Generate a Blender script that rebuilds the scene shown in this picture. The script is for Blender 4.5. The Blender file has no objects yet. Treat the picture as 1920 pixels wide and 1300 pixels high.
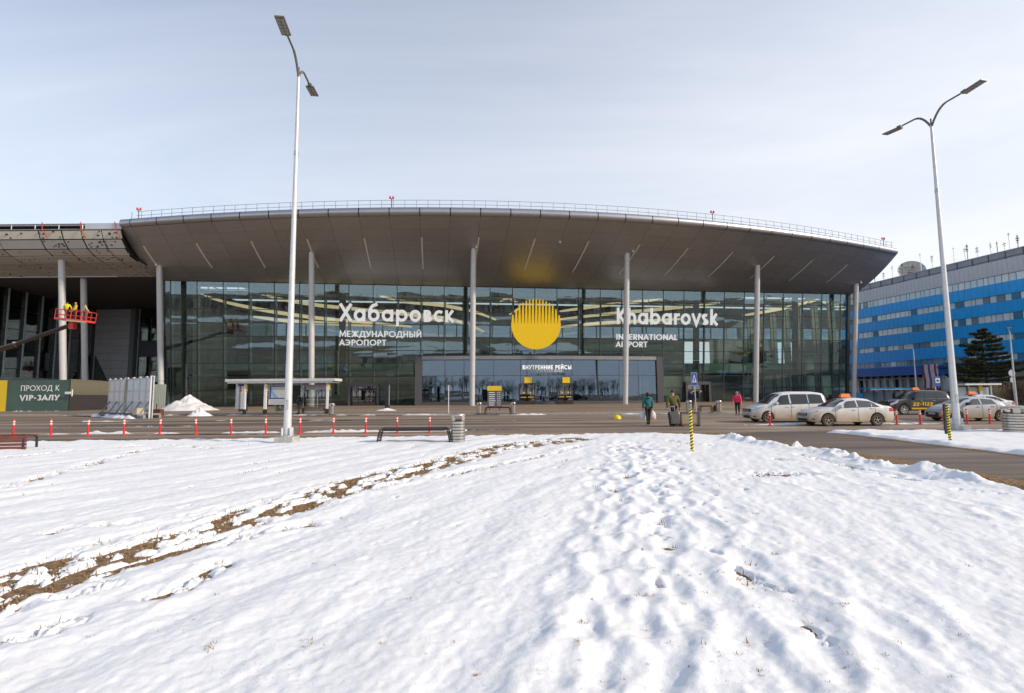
import bpy, math, random
import numpy as np
from mathutils import Vector, Matrix

R = random.Random(7)
S = bpy.context.scene
COL = S.collection

# ------------------------------------------------------------------ camera
FOC, CAM_H = 970.0, 1.7
PITCH, ROLL = math.atan(89 / 970.0), 0.0077
_f = np.array([0, math.cos(PITCH), math.sin(PITCH)])
_u0 = np.array([0, -math.sin(PITCH), math.cos(PITCH)])
_r0 = np.array([1.0, 0, 0])
_r = _r0 * math.cos(ROLL) - _u0 * math.sin(ROLL)
_u = _u0 * math.cos(ROLL) + _r0 * math.sin(ROLL)
CAM = np.array([0, 0, CAM_H])
cd = bpy.data.cameras.new("camera")
cam = bpy.data.objects.new("camera", cd)
COL.objects.link(cam)
cd.sensor_fit = 'HORIZONTAL'
cd.sensor_width = 36.0
cd.lens = FOC / 1920 * 36
cd.clip_start = 0.1
cd.clip_end = 3000
cam.matrix_world = Matrix(((_r[0], _u[0], -_f[0], 0), (_r[1], _u[1], -_f[1], 0), (_r[2], _u[2], -_f[2], CAM_H), (0, 0, 0, 1)))
S.camera = cam

# ------------------------------------------------------------------ sky, sun, exposure
SUN_AZ = math.radians(72)      # from straight behind the camera, towards the right
SUN_EL = math.radians(27)
sun_dir = Vector((math.sin(SUN_AZ) * math.cos(SUN_EL), -math.cos(SUN_AZ) * math.cos(SUN_EL), math.sin(SUN_EL)))
W = bpy.data.worlds.new("World")
S.world = W
W.use_nodes = True
nt = W.node_tree
nt.nodes.clear()
N = nt.nodes.new
L = nt.links.new
out = N('ShaderNodeOutputWorld')
bg = N('ShaderNodeBackground')
sky = N('ShaderNodeTexSky')
sky.sky_type = 'NISHITA'
sky.sun_disc = False
sky.sun_elevation = SUN_EL
sky.sun_rotation = math.atan2(sun_dir.x, sun_dir.y)
sky.altitude = 50
sky.air_density = 1.0
sky.dust_density = 0.8
sky.ozone_density = 1.6
# thin high cloud: streaks laid out on a plane far overhead
tc = N('ShaderNodeTexCoord')
sep = N('ShaderNodeSeparateXYZ')
L(tc.outputs['Generated'], sep.inputs[0])
zc = N('ShaderNodeMath'); zc.operation = 'MAXIMUM'; L(sep.outputs[2], zc.inputs[0]); zc.inputs[1].default_value = 0.0
za = N('ShaderNodeMath'); za.operation = 'ADD'; L(zc.outputs[0], za.inputs[0]); za.inputs[1].default_value = 0.12
dx = N('ShaderNodeMath'); dx.operation = 'DIVIDE'; L(sep.outputs[0], dx.inputs[0]); L(za.outputs[0], dx.inputs[1])
dy = N('ShaderNodeMath'); dy.operation = 'DIVIDE'; L(sep.outputs[1], dy.inputs[0]); L(za.outputs[0], dy.inputs[1])
cmb = N('ShaderNodeCombineXYZ'); L(dx.outputs[0], cmb.inputs[0]); L(dy.outputs[0], cmb.inputs[1])
mp = N('ShaderNodeMapping'); L(cmb.outputs[0], mp.inputs[0])
mp.inputs['Rotation'].default_value = (0, 0, math.radians(-24)); mp.inputs['Scale'].default_value = (0.42, 0.75, 1)
mp.inputs['Location'].default_value = (3.3, 1.7, 0)
n1 = N('ShaderNodeTexNoise'); L(mp.outputs[0], n1.inputs['Vector'])
n1.inputs['Scale'].default_value = 0.9; n1.inputs['Detail'].default_value = 9; n1.inputs['Roughness'].default_value = 0.6; n1.inputs['Distortion'].default_value = 0.6
mr = N('ShaderNodeMapRange'); L(n1.outputs[0], mr.inputs[0])
mr.inputs[1].default_value = 0.32; mr.inputs[2].default_value = 0.72; mr.inputs[3].default_value = -0.12; mr.inputs[4].default_value = 0.30
# haze of the cloud veil thickens to the horizon
hz = N('ShaderNodeMapRange'); L(sep.outputs[2], hz.inputs[0])
hz.inputs[1].default_value = 0.12; hz.inputs[2].default_value = 0.68; hz.inputs[3].default_value = 1.0; hz.inputs[4].default_value = 0.12
lr = N('ShaderNodeMath'); lr.operation = 'MULTIPLY_ADD'; L(sep.outputs[0], lr.inputs[0]); lr.inputs[1].default_value = 0.26; L(hz.outputs[0], lr.inputs[2])
mxx = N('ShaderNodeMath'); mxx.operation = 'ADD'; mxx.use_clamp = True; L(mr.outputs[0], mxx.inputs[0]); L(lr.outputs[0], mxx.inputs[1])
mix = N('ShaderNodeMix'); mix.data_type = 'RGBA'
L(mxx.outputs[0], mix.inputs['Factor']); L(sky.outputs[0], mix.inputs[6])
CLOUD = (5.3, 5.45, 5.8, 1)
mix.inputs[7].default_value = CLOUD
L(mix.outputs[2], bg.inputs[0])
bg.inputs[1].default_value = 0.12
L(bg.outputs[0], out.inputs[0])

sl = bpy.data.lights.new("sun", 'SUN')
sl.energy = 2.45
sl.angle = math.radians(2.0)
sl.color = (1.0, 0.86, 0.68)
so = bpy.data.objects.new("sun", sl)
COL.objects.link(so)
so.rotation_euler = sun_dir.to_track_quat('Z', 'Y').to_euler()

S.view_settings.view_transform = 'Standard'
S.view_settings.look = 'None'
S.view_settings.exposure = 0.6
S.view_settings.gamma = 1.0
S.view_settings.use_curve_mapping = False
S.cycles.max_bounces = 8
S.cycles.transparent_max_bounces = 16
S.cycles.use_denoising = True
S.cycles.caustics_reflective = False
S.cycles.caustics_refractive = False

# ------------------------------------------------------------------ measuring helpers
def ray(x, y):
    return _r * (x - 960) / FOC + _u * (650 - y) / FOC + _f
def at(x, y, z=0.0):
    """point of the level plane z that the photograph shows at pixel x, y"""
    d = ray(x, y)
    return CAM + d * (z - CAM_H) / d[2]
def atd(x, y, D):
    """point at distance D into the scene"""
    d = ray(x, y)
    return CAM + d * D / d[1]

# ------------------------------------------------------------------ object helpers
def link(o, parent=None):
    COL.objects.link(o)
    if parent is not None:
        o.parent = parent
    return o
def tag(o, label=None, cat=None, group=None, kind=None):
    if label: o['label'] = label
    if cat: o['category'] = cat
    if group: o['group'] = group
    if kind: o['kind'] = kind
    return o
def empty(name, loc=(0, 0, 0), rz=0.0, label=None, cat=None, group=None):
    o = bpy.data.objects.new(name, None)
    COL.objects.link(o)
    o.empty_display_size = 0.3
    o.location = tuple(float(c) for c in loc)
    o.rotation_euler = (0, 0, rz)
    return tag(o, label, cat, group)
def kids(o):
    return [c for c in COL.objects if c.parent is o]
def copy_tree(o, parent=None, table=None):
    if table is None:
        table = {}
        for c in list(COL.objects):
            if c.parent is not None:
                table.setdefault(c.parent.name, []).append(c)
    c = o.copy()
    COL.objects.link(c)
    c.parent = parent
    for ch in table.get(o.name, []):
        copy_tree(ch, c, table)
    return c

class MB:
    """collects simple solids into one mesh"""
    def __init__(s):
        s.v = []; s.f = []; s.m = []
    def add(s, vs, fs, m=0):
        b = len(s.v)
        s.v += [tuple(float(c) for c in p) for p in vs]
        s.f += [tuple(i + b for i in f) for f in fs]
        s.m += [m] * len(fs)
        return s
    def box(s, c, d, m=0, rz=0.0, M=None):
        hx, hy, hz = d[0] / 2, d[1] / 2, d[2] / 2
        vs = [Vector((sx * hx, sy * hy, sz * hz)) for sz in (-1, 1) for sy in (-1, 1) for sx in (-1, 1)]
        if rz:
            q = Matrix.Rotation(rz, 3, 'Z'); vs = [q @ p for p in vs]
        if M is not None:
            vs = [M @ p for p in vs]
        c = Vector([float(k) for k in c])
        return s.add([p + c for p in vs], [(0, 2, 3, 1), (4, 5, 7, 6), (0, 1, 5, 4), (2, 6, 7, 3), (0, 4, 6, 2), (1, 3, 7, 5)], m)
    def tube(s, pts, r, n=8, m=0, cap=True):
        pts = [Vector([float(k) for k in p]) for p in pts]
        rs = list(r) if hasattr(r, '__len__') else [r] * len(pts)
        vs = []; fs = []
        up = Vector((0, 0, 1))
        prev = None
        for i, p in enumerate(pts):
            t = (pts[min(i + 1, len(pts) - 1)] - pts[max(i - 1, 0)]).normalized()
            if prev is None:
                a = t.cross(up)
                if a.length < 1e-3: a = t.cross(Vector((0, 1, 0)))
                a.normalize()
            else:
                a = (prev - t * prev.dot(t)).normalized()
            prev = a
            b = t.cross(a)
            for k in range(n):
                w = 2 * math.pi * k / n
                vs.append(p + (a * math.cos(w) + b * math.sin(w)) * rs[i])
        for i in range(len(pts) - 1):
            for k in range(n):
                k2 = (k + 1) % n
                fs.append((i * n + k, i * n + k2, (i + 1) * n + k2, (i + 1) * n + k))
        if cap:
            fs.append(tuple(range(n - 1, -1, -1)))
            fs.append(tuple((len(pts) - 1) * n + k for k in range(n)))
        return s.add(vs, fs, m)
    def lathe(s, prof, c=(0, 0, 0), n=20, m=0, axis='Z'):
        vs = []; fs = []
        for (r, z) in prof:
            for k in range(n):
                w = 2 * math.pi * k / n
                if axis == 'Z': p = (r * math.cos(w), r * math.sin(w), z)
                elif axis == 'Y': p = (r * math.cos(w), z, r * math.sin(w))
                else: p = (z, r * math.cos(w), r * math.sin(w))
                vs.append((p[0] + c[0], p[1] + c[1], p[2] + c[2]))
        for i in range(len(prof) - 1):
            for k in range(n):
                k2 = (k + 1) % n
                fs.append((i * n + k, i * n + k2, (i + 1) * n + k2, (i + 1) * n + k))
        return s.add(vs, fs, m)
    def prism(s, poly, M, d, m=0):
        """2-D polygon (convex or not) pushed from depth 0 to d along M's third column"""
        n = len(poly)
        a = [M @ Vector((x, y, 0)) for x, y in poly]
        b = [M @ Vector((x, y, d)) for x, y in poly]
        fs = [tuple(range(n - 1, -1, -1)), tuple(range(n, 2 * n))]
        fs += [(i, (i + 1) % n, n + (i + 1) % n, n + i) for i in range(n)]
        return s.add(a + b, fs, m)
    def grid(s, P, m=0):
        """P[i][j] rows of points"""
        nj = len(P[0])
        vs = [p for row in P for p in row]
        fs = [(i * nj + j, i * nj + j + 1, (i + 1) * nj + j + 1, (i + 1) * nj + j) for i in range(len(P) - 1) for j in range(nj - 1)]
        return s.add(vs, fs, m)
    def mesh(s, name, mats, smooth=False):
        me = bpy.data.meshes.new(name)
        me.from_pydata(s.v, [], s.f)
        if not isinstance(mats, (list, tuple)): mats = [mats]
        for q in mats: me.materials.append(q)
        if len(mats) > 1: me.polygons.foreach_set('material_index', s.m)
        if smooth:
            me.polygons.foreach_set('use_smooth', [True] * len(me.polygons))
            if smooth != 'all':
                try: me.set_sharp_from_angle(angle=math.radians(38))
                except Exception: pass
        me.update()
        return me
    def build(s, name, mats, parent=None, loc=None, smooth=False, rz=0.0):
        o = bpy.data.objects.new(name, s.mesh(name, mats, smooth))
        link(o, parent)
        if loc is not None: o.location = tuple(float(c) for c in loc)
        if rz: o.rotation_euler = (0, 0, rz)
        return o
def inst(name, me, parent, loc, rot=(0, 0, 0), scale=None):
    o = bpy.data.objects.new(name, me)
    link(o, parent)
    o.location = tuple(float(c) for c in loc)
    o.rotation_euler = rot
    if scale: o.scale = scale
    return o

# ------------------------------------------------------------------ materials
def mat(name, col, rough=0.6, metal=0.0, var=0.12, scale=3.0, bump=0.0, bscale=40.0, spec=0.5, stretch=(1, 1, 1), col2=None, detail=4, coat=0.0):
    m = bpy.data.materials.new(name)
    m.use_nodes = True
    t = m.node_tree
    b = t.nodes['Principled BSDF']
    b.inputs['Roughness'].default_value = rough
    b.inputs['Metallic'].default_value = metal
    b.inputs['Specular IOR Level'].default_value = spec
    b.inputs['Coat Weight'].default_value = coat
    tcn = t.nodes.new('ShaderNodeTexCoord')
    mpn = t.nodes.new('ShaderNodeMapping')
    mpn.inputs['Scale'].default_value = stretch
    t.links.new(tcn.outputs['Object'], mpn.inputs[0])
    if var > 0 or col2:
        nz = t.nodes.new('ShaderNodeTexNoise')
        nz.inputs['Scale'].default_value = scale
        nz.inputs['Detail'].default_value = detail
        t.links.new(mpn.outputs[0], nz.inputs['Vector'])
        rp = t.nodes.new('ShaderNodeValToRGB')
        c2 = col2 or tuple(min(1, c * (1 + var)) for c in col)
        c1 = col if col2 else tuple(c * (1 - var) for c in col)
        rp.color_ramp.elements[0].position = 0.3
        rp.color_ramp.elements[1].position = 0.7
        rp.color_ramp.elements[0].color = (*c1, 1)
        rp.color_ramp.elements[1].color = (*c2, 1)
        t.links.new(nz.outputs[0], rp.inputs[0])
        t.links.new(rp.outputs[0], b.inputs['Base Color'])
    else:
        b.inputs['Base Color'].default_value = (*col, 1)
    if bump > 0:
        nb = t.nodes.new('ShaderNodeTexNoise')
        nb.inputs['Scale'].default_value = bscale
        nb.inputs['Detail'].default_value = 5
        t.links.new(mpn.outputs[0], nb.inputs['Vector'])
        bn = t.nodes.new('ShaderNodeBump')
        bn.inputs['Strength'].default_value = bump
        bn.inputs['Distance'].default_value = 0.02
        t.links.new(nb.outputs[0], bn.inputs['Height'])
        t.links.new(bn.outputs[0], b.inputs['Normal'])
    return m
def glass_mat(name, tint, refl, rough=0.01, wave=0.0, wscale=0.3, rcol=(1, 1, 1)):
    """thin pane: part of the light passes (tinted), part mirrors, more of it at grazing angles"""
    m = bpy.data.materials.new(name)
    m.use_nodes = True
    t = m.node_tree
    t.nodes.clear()
    o = t.nodes.new('ShaderNodeOutputMaterial')
    tr = t.nodes.new('ShaderNodeBsdfTransparent'); tr.inputs[0].default_value = (*tint, 1)
    gl = t.nodes.new('ShaderNodeBsdfGlossy'); gl.inputs['Roughness'].default_value = rough; gl.inputs[0].default_value = (*rcol, 1)
    lw = t.nodes.new('ShaderNodeLayerWeight'); lw.inputs['Blend'].default_value = 0.25
    mr = t.nodes.new('ShaderNodeMapRange')
    t.links.new(lw.outputs['Fresnel'], mr.inputs[0])
    mr.inputs[3].default_value = refl; mr.inputs[4].default_value = 0.95
    mx = t.nodes.new('ShaderNodeMixShader')
    t.links.new(mr.outputs[0], mx.inputs[0]); t.links.new(tr.outputs[0], mx.inputs[1]); t.links.new(gl.outputs[0], mx.inputs[2])
    t.links.new(mx.outputs[0], o.inputs[0])
    if wave > 0:
        g = t.nodes.new('ShaderNodeNewGeometry')
        mp_ = t.nodes.new('ShaderNodeMapping'); mp_.inputs['Scale'].default_value = (0.6, 0.6, 1.6)
        t.links.new(g.outputs['Position'], mp_.inputs[0])
        nz = t.nodes.new('ShaderNodeTexNoise'); nz.inputs['Scale'].default_value = wscale; nz.inputs['Detail'].default_value = 2
        t.links.new(mp_.outputs[0], nz.inputs['Vector'])
        bp = t.nodes.new('ShaderNodeBump'); bp.inputs['Strength'].default_value = wave; bp.inputs['Distance'].default_value = 0.1
        t.links.new(nz.outputs[0], bp.inputs['Height']); t.links.new(bp.outputs[0], gl.inputs['Normal'])
    return m

M_ = {}
M_['steel'] = mat('painted_steel_silver', (0.62, 0.62, 0.62), 0.42, 0.25, 0.06, 6)
M_['galv'] = mat('galvanised_steel', (0.5, 0.52, 0.54), 0.4, 0.7, 0.15, 5)
M_['dark'] = mat('dark_metal', (0.035, 0.033, 0.033), 0.45, 0.3, 0.2, 8)
M_['frame'] = mat('facade_frame', (0.06, 0.062, 0.065), 0.4, 0.4, 0.15, 3)
M_['vest'] = mat('anthracite_cladding', (0.095, 0.092, 0.1), 0.45, 0.3, 0.08, 3)
M_['white'] = mat('white_paint', (0.78, 0.78, 0.77), 0.5, 0, 0.05, 6)
def glow(m, col, k):
    b_ = m.node_tree.nodes['Principled BSDF']
    b_.inputs['Emission Color'].default_value = (*col, 1); b_.inputs['Emission Strength'].default_value = k
    return m
M_['letter'] = mat('white_sign_face', (0.82, 0.82, 0.82), 0.45, 0, 0.03, 2)
M_['yellow'] = mat('yellow_sign', (0.86, 0.56, 0.012), 0.38, 0, 0.04, 2)
M_['yellowp'] = mat('yellow_paint', (0.8, 0.6, 0.02), 0.5, 0, 0.08, 5)
M_['red'] = mat('red_plastic', (0.72, 0.025, 0.03), 0.45, 0, 0.12, 7)
M_['orange'] = mat('orange_plastic', (0.85, 0.17, 0.03), 0.4, 0, 0.06, 7)
M_['blue'] = mat('blue_sign', (0.02, 0.09, 0.42), 0.45, 0, 0.05, 6)
M_['concrete'] = mat('concrete', (0.4, 0.39, 0.37), 0.85, 0, 0.18, 5, 0.3, 30)
M_['rubber'] = mat('rubber', (0.025, 0.024, 0.023), 0.8, 0, 0.25, 9)
M_['soil'] = mat('dry_grass_ground', (0.105, 0.052, 0.022), 0.95, 0, 0.3, 16, 1.0, 90, col2=(0.40, 0.25, 0.115), detail=10)
M_['grass'] = mat('dry_grass_blades', (0.22, 0.115, 0.04), 0.9, 0, 0.3, 14, col2=(0.42, 0.27, 0.12))

# lettering and emblem of the facade are backlit sign faces, the hall has warm cove lights
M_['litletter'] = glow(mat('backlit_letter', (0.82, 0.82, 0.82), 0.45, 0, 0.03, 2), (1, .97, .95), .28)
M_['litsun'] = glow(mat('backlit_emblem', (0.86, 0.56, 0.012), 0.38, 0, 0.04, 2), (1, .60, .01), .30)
M_['cove'] = glow(mat('warm_cove_light', (0.7, 0.58, 0.36), .6, 0, .05, 2), (1, .74, .42), .55)
# ------------------------------------------------------------------ noise for the ground shapes
_rng = np.random.RandomState(11)
_tab = _rng.rand(256, 256)
def vnoise(x, y):
    xi = np.floor(x).astype(int); yi = np.floor(y).astype(int)
    fx = x - xi; fy = y - yi
    fx = fx * fx * fx * (fx * (fx * 6 - 15) + 10); fy = fy * fy * fy * (fy * (fy * 6 - 15) + 10)
    a = _tab[xi & 255, yi & 255]; b = _tab[(xi + 1) & 255, yi & 255]
    c = _tab[xi & 255, (yi + 1) & 255]; d = _tab[(xi + 1) & 255, (yi + 1) & 255]
    return (a * (1 - fx) + b * fx) * (1 - fy) + (c * (1 - fx) + d * fx) * fy
def fbm(x, y, o=4, g=0.5):
    s = 0; a = 1; t = 0
    for i in range(o):
        s = s + a * vnoise(x * 2 ** i + 17.3 * i, y * 2 ** i + 9.1 * i); t += a; a *= g
    return s / t
def smooth(a, b, x):
    t = np.clip((x - a) / (b - a), 0, 1)
    return t * t * (3 - 2 * t)
def poly_dist(px, py, pts):
    """distance to a polyline and the run along it, for arrays"""
    best = np.full(px.shape, 1e9); run = np.zeros(px.shape); side = np.zeros(px.shape); acc = 0
    for (x0, y0), (x1, y1) in zip(pts[:-1], pts[1:]):
        dx_, dy_ = x1 - x0, y1 - y0
        ln = math.hypot(dx_, dy_)
        t = np.clip(((px - x0) * dx_ + (py - y0) * dy_) / ln ** 2, 0, 1)
        d = np.hypot(px - x0 - t * dx_, py - y0 - t * dy_)
        k = d < best
        best = np.where(k, d, best); run = np.where(k, acc + t * ln, run)
        side = np.where(k, np.sign((px - x0) * dy_ - (py - y0) * dx_), side)
        acc += ln
    return best, run, side

# ------------------------------------------------------------------ ground materials
def road_mat(name, c1, c2, wet=0.35):
    m = bpy.data.materials.new(name); m.use_nodes = True
    t = m.node_tree; b = t.nodes['Principled BSDF']
    g = t.nodes.new('ShaderNodeNewGeometry')
    def noise(scale, stretch, detail=5, rough=0.6):
        mp_ = t.nodes.new('ShaderNodeMapping'); mp_.inputs['Scale'].default_value = stretch
        t.links.new(g.outputs['Position'], mp_.inputs[0])
        n_ = t.nodes.new('ShaderNodeTexNoise'); n_.inputs['Scale'].default_value = scale; n_.inputs['Detail'].default_value = detail
        n_.inputs['Roughness'].default_value = rough
        t.links.new(mp_.outputs[0], n_.inputs['Vector'])
        return n_
    def ramp(n_, p0, a, p1, c):
        r_ = t.nodes.new('ShaderNodeValToRGB')
        r_.color_ramp.elements[0].position = p0; r_.color_ramp.elements[1].position = p1
        r_.color_ramp.elements[0].color = (*a, 1); r_.color_ramp.elements[1].color = (*c, 1)
        t.links.new(n_.outputs[0], r_.inputs[0]); return r_
    def mixc(f, a, bb, kind='MIX'):
        x = t.nodes.new('ShaderNodeMix'); x.data_type = 'RGBA'; x.blend_type = kind
        if isinstance(f, float): x.inputs[0].default_value = f
        else: t.links.new(f, x.inputs[0])
        t.links.new(a, x.inputs[6]); t.links.new(bb, x.inputs[7]); return x.outputs[2]
    lanes = noise(1.0, (0.035, 0.55, 1), 4)
    base = ramp(lanes, 0.36, c1, 0.64, c2)
    blot = ramp(noise(0.5, (0.4, 1.2, 1), 6), 0.3, (0.72, 0.72, 0.72), 0.7, (1.12, 1.1, 1.07))
    gr = ramp(noise(30, (1, 1, 1), 3), 0.25, (0.75, 0.75, 0.75), 0.75, (1.2, 1.2, 1.2))
    c = mixc(1.0, base.outputs[0], blot.outputs[0], 'MULTIPLY')
    c = mixc(1.0, c, gr.outputs[0], 'MULTIPLY')
    st = ramp(noise(1.0, (0.022, 2.2, 1), 5, .7), 0.35, (0.70, 0.69, 0.68), 0.62, (1.16, 1.15, 1.13))
    c = mixc(1.0, c, st.outputs[0], 'MULTIPLY')
    t.links.new(c, b.inputs['Base Color'])
    wt = ramp(noise(0.7, (0.05, 0.8, 1), 5), 0.54, (0.85,) * 3, 0.66, (wet,) * 3)
    t.links.new(wt.outputs[0], b.inputs['Roughness'])
    b.inputs['Specular IOR Level'].default_value = 0.35
    bn = t.nodes.new('ShaderNodeBump'); bn.inputs['Strength'].default_value = 0.35; bn.inputs['Distance'].default_value = 0.01
    nb = noise(60, (1, 1, 1), 4); t.links.new(nb.outputs[0], bn.inputs['Height']); t.links.new(bn.outputs[0], b.inputs['Normal'])
    return m
M_['road'] = road_mat('salted_asphalt', (0.125, 0.095, 0.074), (0.42, 0.325, 0.25), 0.3)
M_['drive'] = road_mat('driveway_asphalt', (0.10, 0.080, 0.065), (0.25, 0.205, 0.17), 0.55)
M_['pave'] = road_mat('dusty_paving', (0.20, 0.15, 0.108), (0.42, 0.325, 0.24), 0.6)

def snow_mat(name, dirt=0.0):
    m = bpy.data.materials.new(name); m.use_nodes = True
    t = m.node_tree; b = t.nodes['Principled BSDF']
    g = t.nodes.new('ShaderNodeNewGeometry')
    n_ = t.nodes.new('ShaderNodeTexNoise'); n_.inputs['Scale'].default_value = 1.3; n_.inputs['Detail'].default_value = 8; n_.inputs['Roughness'].default_value = 0.65
    t.links.new(g.outputs['Position'], n_.inputs['Vector'])
    r_ = t.nodes.new('ShaderNodeValToRGB')
    r_.color_ramp.elements[0].position = 0.25; r_.color_ramp.elements[1].position = 0.55
    r_.color_ramp.elements[0].color = (0.85 - 0.35 * dirt, 0.845 - 0.385 * dirt, 0.835 - 0.415 * dirt, 1)
    r_.color_ramp.elements[1].color = (0.90 - 0.16 * dirt, 0.90 - 0.18 * dirt, 0.905 - 0.20 * dirt, 1)
    t.links.new(n_.outputs[0], r_.inputs[0])
    # grit that has melted out of the crust
    gn = t.nodes.new('ShaderNodeTexNoise'); gn.inputs['Scale'].default_value = 55; gn.inputs['Detail'].default_value = 3
    t.links.new(g.outputs['Position'], gn.inputs['Vector'])
    gn2 = t.nodes.new('ShaderNodeTexNoise'); gn2.inputs['Scale'].default_value = 1.1; gn2.inputs['Detail'].default_value = 4
    t.links.new(g.outputs['Position'], gn2.inputs['Vector'])
    ga = t.nodes.new('ShaderNodeMath'); ga.operation = 'MULTIPLY_ADD'; t.links.new(gn2.outputs[0], ga.inputs[0]); ga.inputs[1].default_value = .28; t.links.new(gn.outputs[0], ga.inputs[2])
    gr_ = t.nodes.new('ShaderNodeMapRange'); t.links.new(ga.outputs[0], gr_.inputs[0]); gr_.inputs[1].default_value = .83; gr_.inputs[2].default_value = .92; gr_.inputs[4].default_value = .8
    gx = t.nodes.new('ShaderNodeMix'); gx.data_type = 'RGBA'; t.links.new(gr_.outputs[0], gx.inputs[0]); t.links.new(r_.outputs[0], gx.inputs[6]); gx.inputs[7].default_value = (.22, .15, .09, 1)
    t.links.new(gx.outputs[2], b.inputs['Base Color'])
    b.inputs['Roughness'].default_value = 0.7
    b.inputs['Specular IOR Level'].default_value = 0.25
    b.inputs['Subsurface Weight'].default_value = 0.0
    bn = t.nodes.new('ShaderNodeBump'); bn.inputs['Strength'].default_value = 0.5; bn.inputs['Distance'].default_value = 0.014
    nb = t.nodes.new('ShaderNodeTexNoise'); nb.inputs['Scale'].default_value = 22; nb.inputs['Detail'].default_value = 9; nb.inputs['Roughness'].default_value = .68
    t.links.new(g.outputs['Position'], nb.inputs['Vector'])
    t.links.new(nb.outputs[0], bn.inputs['Height']); t.links.new(bn.outputs[0], b.inputs['Normal'])
    return m
M_['snow'] = snow_mat('snow')
M_['snowdirty'] = snow_mat('dirty_snow', 0.75)

def sheet(name, pts, z, m, kind='structure', thick=None):
    mb = MB()
    if thick is None:
        mb.add([(x, y, z) for x, y in pts], [tuple(range(len(pts)))])
    else:
        n = len(pts)
        mb.add([(x, y, z - thick) for x, y in pts] + [(x, y, z) for x, y in pts],
               [tuple(range(n, 2 * n))] + [(i, (i + 1) % n, n + (i + 1) % n, n + i) for i in range(n)])
    o = mb.build(name, m)
    return tag(o, kind=kind)
def grid_mesh(name, X, Y, Z, m, kind='structure'):
    nr, nc = X.shape
    me = bpy.data.meshes.new(name)
    co = np.stack([X, Y, Z], -1).reshape(-1, 3).astype(np.float32)
    idx = np.arange(nr * nc).reshape(nr, nc)
    q = np.stack([idx[:-1, :-1], idx[:-1, 1:], idx[1:, 1:], idx[1:, :-1]], -1).reshape(-1)
    nq = len(q) // 4
    me.vertices.add(nr * nc); me.vertices.foreach_set('co', co.reshape(-1))
    me.loops.add(nq * 4); me.loops.foreach_set('vertex_index', q.astype(np.int32))
    me.polygons.add(nq); me.polygons.foreach_set('loop_start', np.arange(0, nq * 4, 4, dtype=np.int32))
    me.polygons.foreach_set('use_smooth', np.ones(nq, dtype=bool))
    me.materials.append(m)
    me.update(calc_edges=True); me.validate()
    o = bpy.data.objects.new(name, me); COL.objects.link(o)
    return tag(o, kind=kind)

# ------------------------------------------------------------------ ground, road, pavement
sheet('road', [(-900, -700), (900, -700), (900, 900), (-900, 900)], 0.0, M_['road'])
sheet('driveway', [(9.2, -60), (13.4, -60), (13.2, 21.2), (12.2, 22.0), (10.4, 22.3), (9.2, 21.4)], 0.004, M_['drive'])
KERB = [(-90, 55.5), (-45, 49.6), (-20, 46.0), (-1.3, 43.1), (17.5, 42.7), (27.0, 43.6), (33.0, 50.0), (58, 92)]
pv = KERB + [(58, 170), (-140, 170), (-140, 55)]
sheet('pavement', pv, 0.12, M_['pave'])
mb = MB()
for (x0, y0), (x1, y1) in zip(KERB[:-1], KERB[1:]):
    ln = math.hypot(x1 - x0, y1 - y0); n = max(1, int(ln / 3)); a = math.atan2(y1 - y0, x1 - x0)
    for k in range(n):
        c = (k + 0.5) / n
        mb.box((x0 + (x1 - x0) * c - 0.07 * -math.sin(a), y0 + (y1 - y0) * c - 0.07 * math.cos(a), 0.062), (ln / n - 0.03, 0.16, 0.124 + R.uniform(-.004, .004)), rz=a)
tag(mb.build('kerb', M_['concrete']), kind='structure')

def puddle(cx, cy, rx, ry, seed):
    pts = [(cx + rx * math.cos(a) * (.7 + .6 * float(vnoise(np.array([math.cos(a) * 2 + seed]), np.array([math.sin(a) * 2 + seed]))[0])), cy + ry * math.sin(a) * (.7 + .6 * float(vnoise(np.array([math.cos(a) * 3 + seed]), np.array([math.sin(a) * 3]))[0]))) for a in np.linspace(0, 6.2, 40)]
    sheet('puddle', pts, .004, M_['wet'])
M_['wet'] = mat('wet_asphalt_film', (.045, .038, .033), .07, 0, .2, 2, spec=.5)
for (x, y, rx, ry, s_) in ((800, 807, 2.6, .42, 1), (905, 806, 2.2, .25, 2), (1560, 797, 3.0, .3, 3), (380, 815, 3.2, .22, 4), (620, 789, 4, .4, 5), (250, 800, 5, .35, 6), (1010, 789, 4.0, .35, 7)):
    q = at(x, y); puddle(q[0], q[1], rx, ry, s_)
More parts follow.
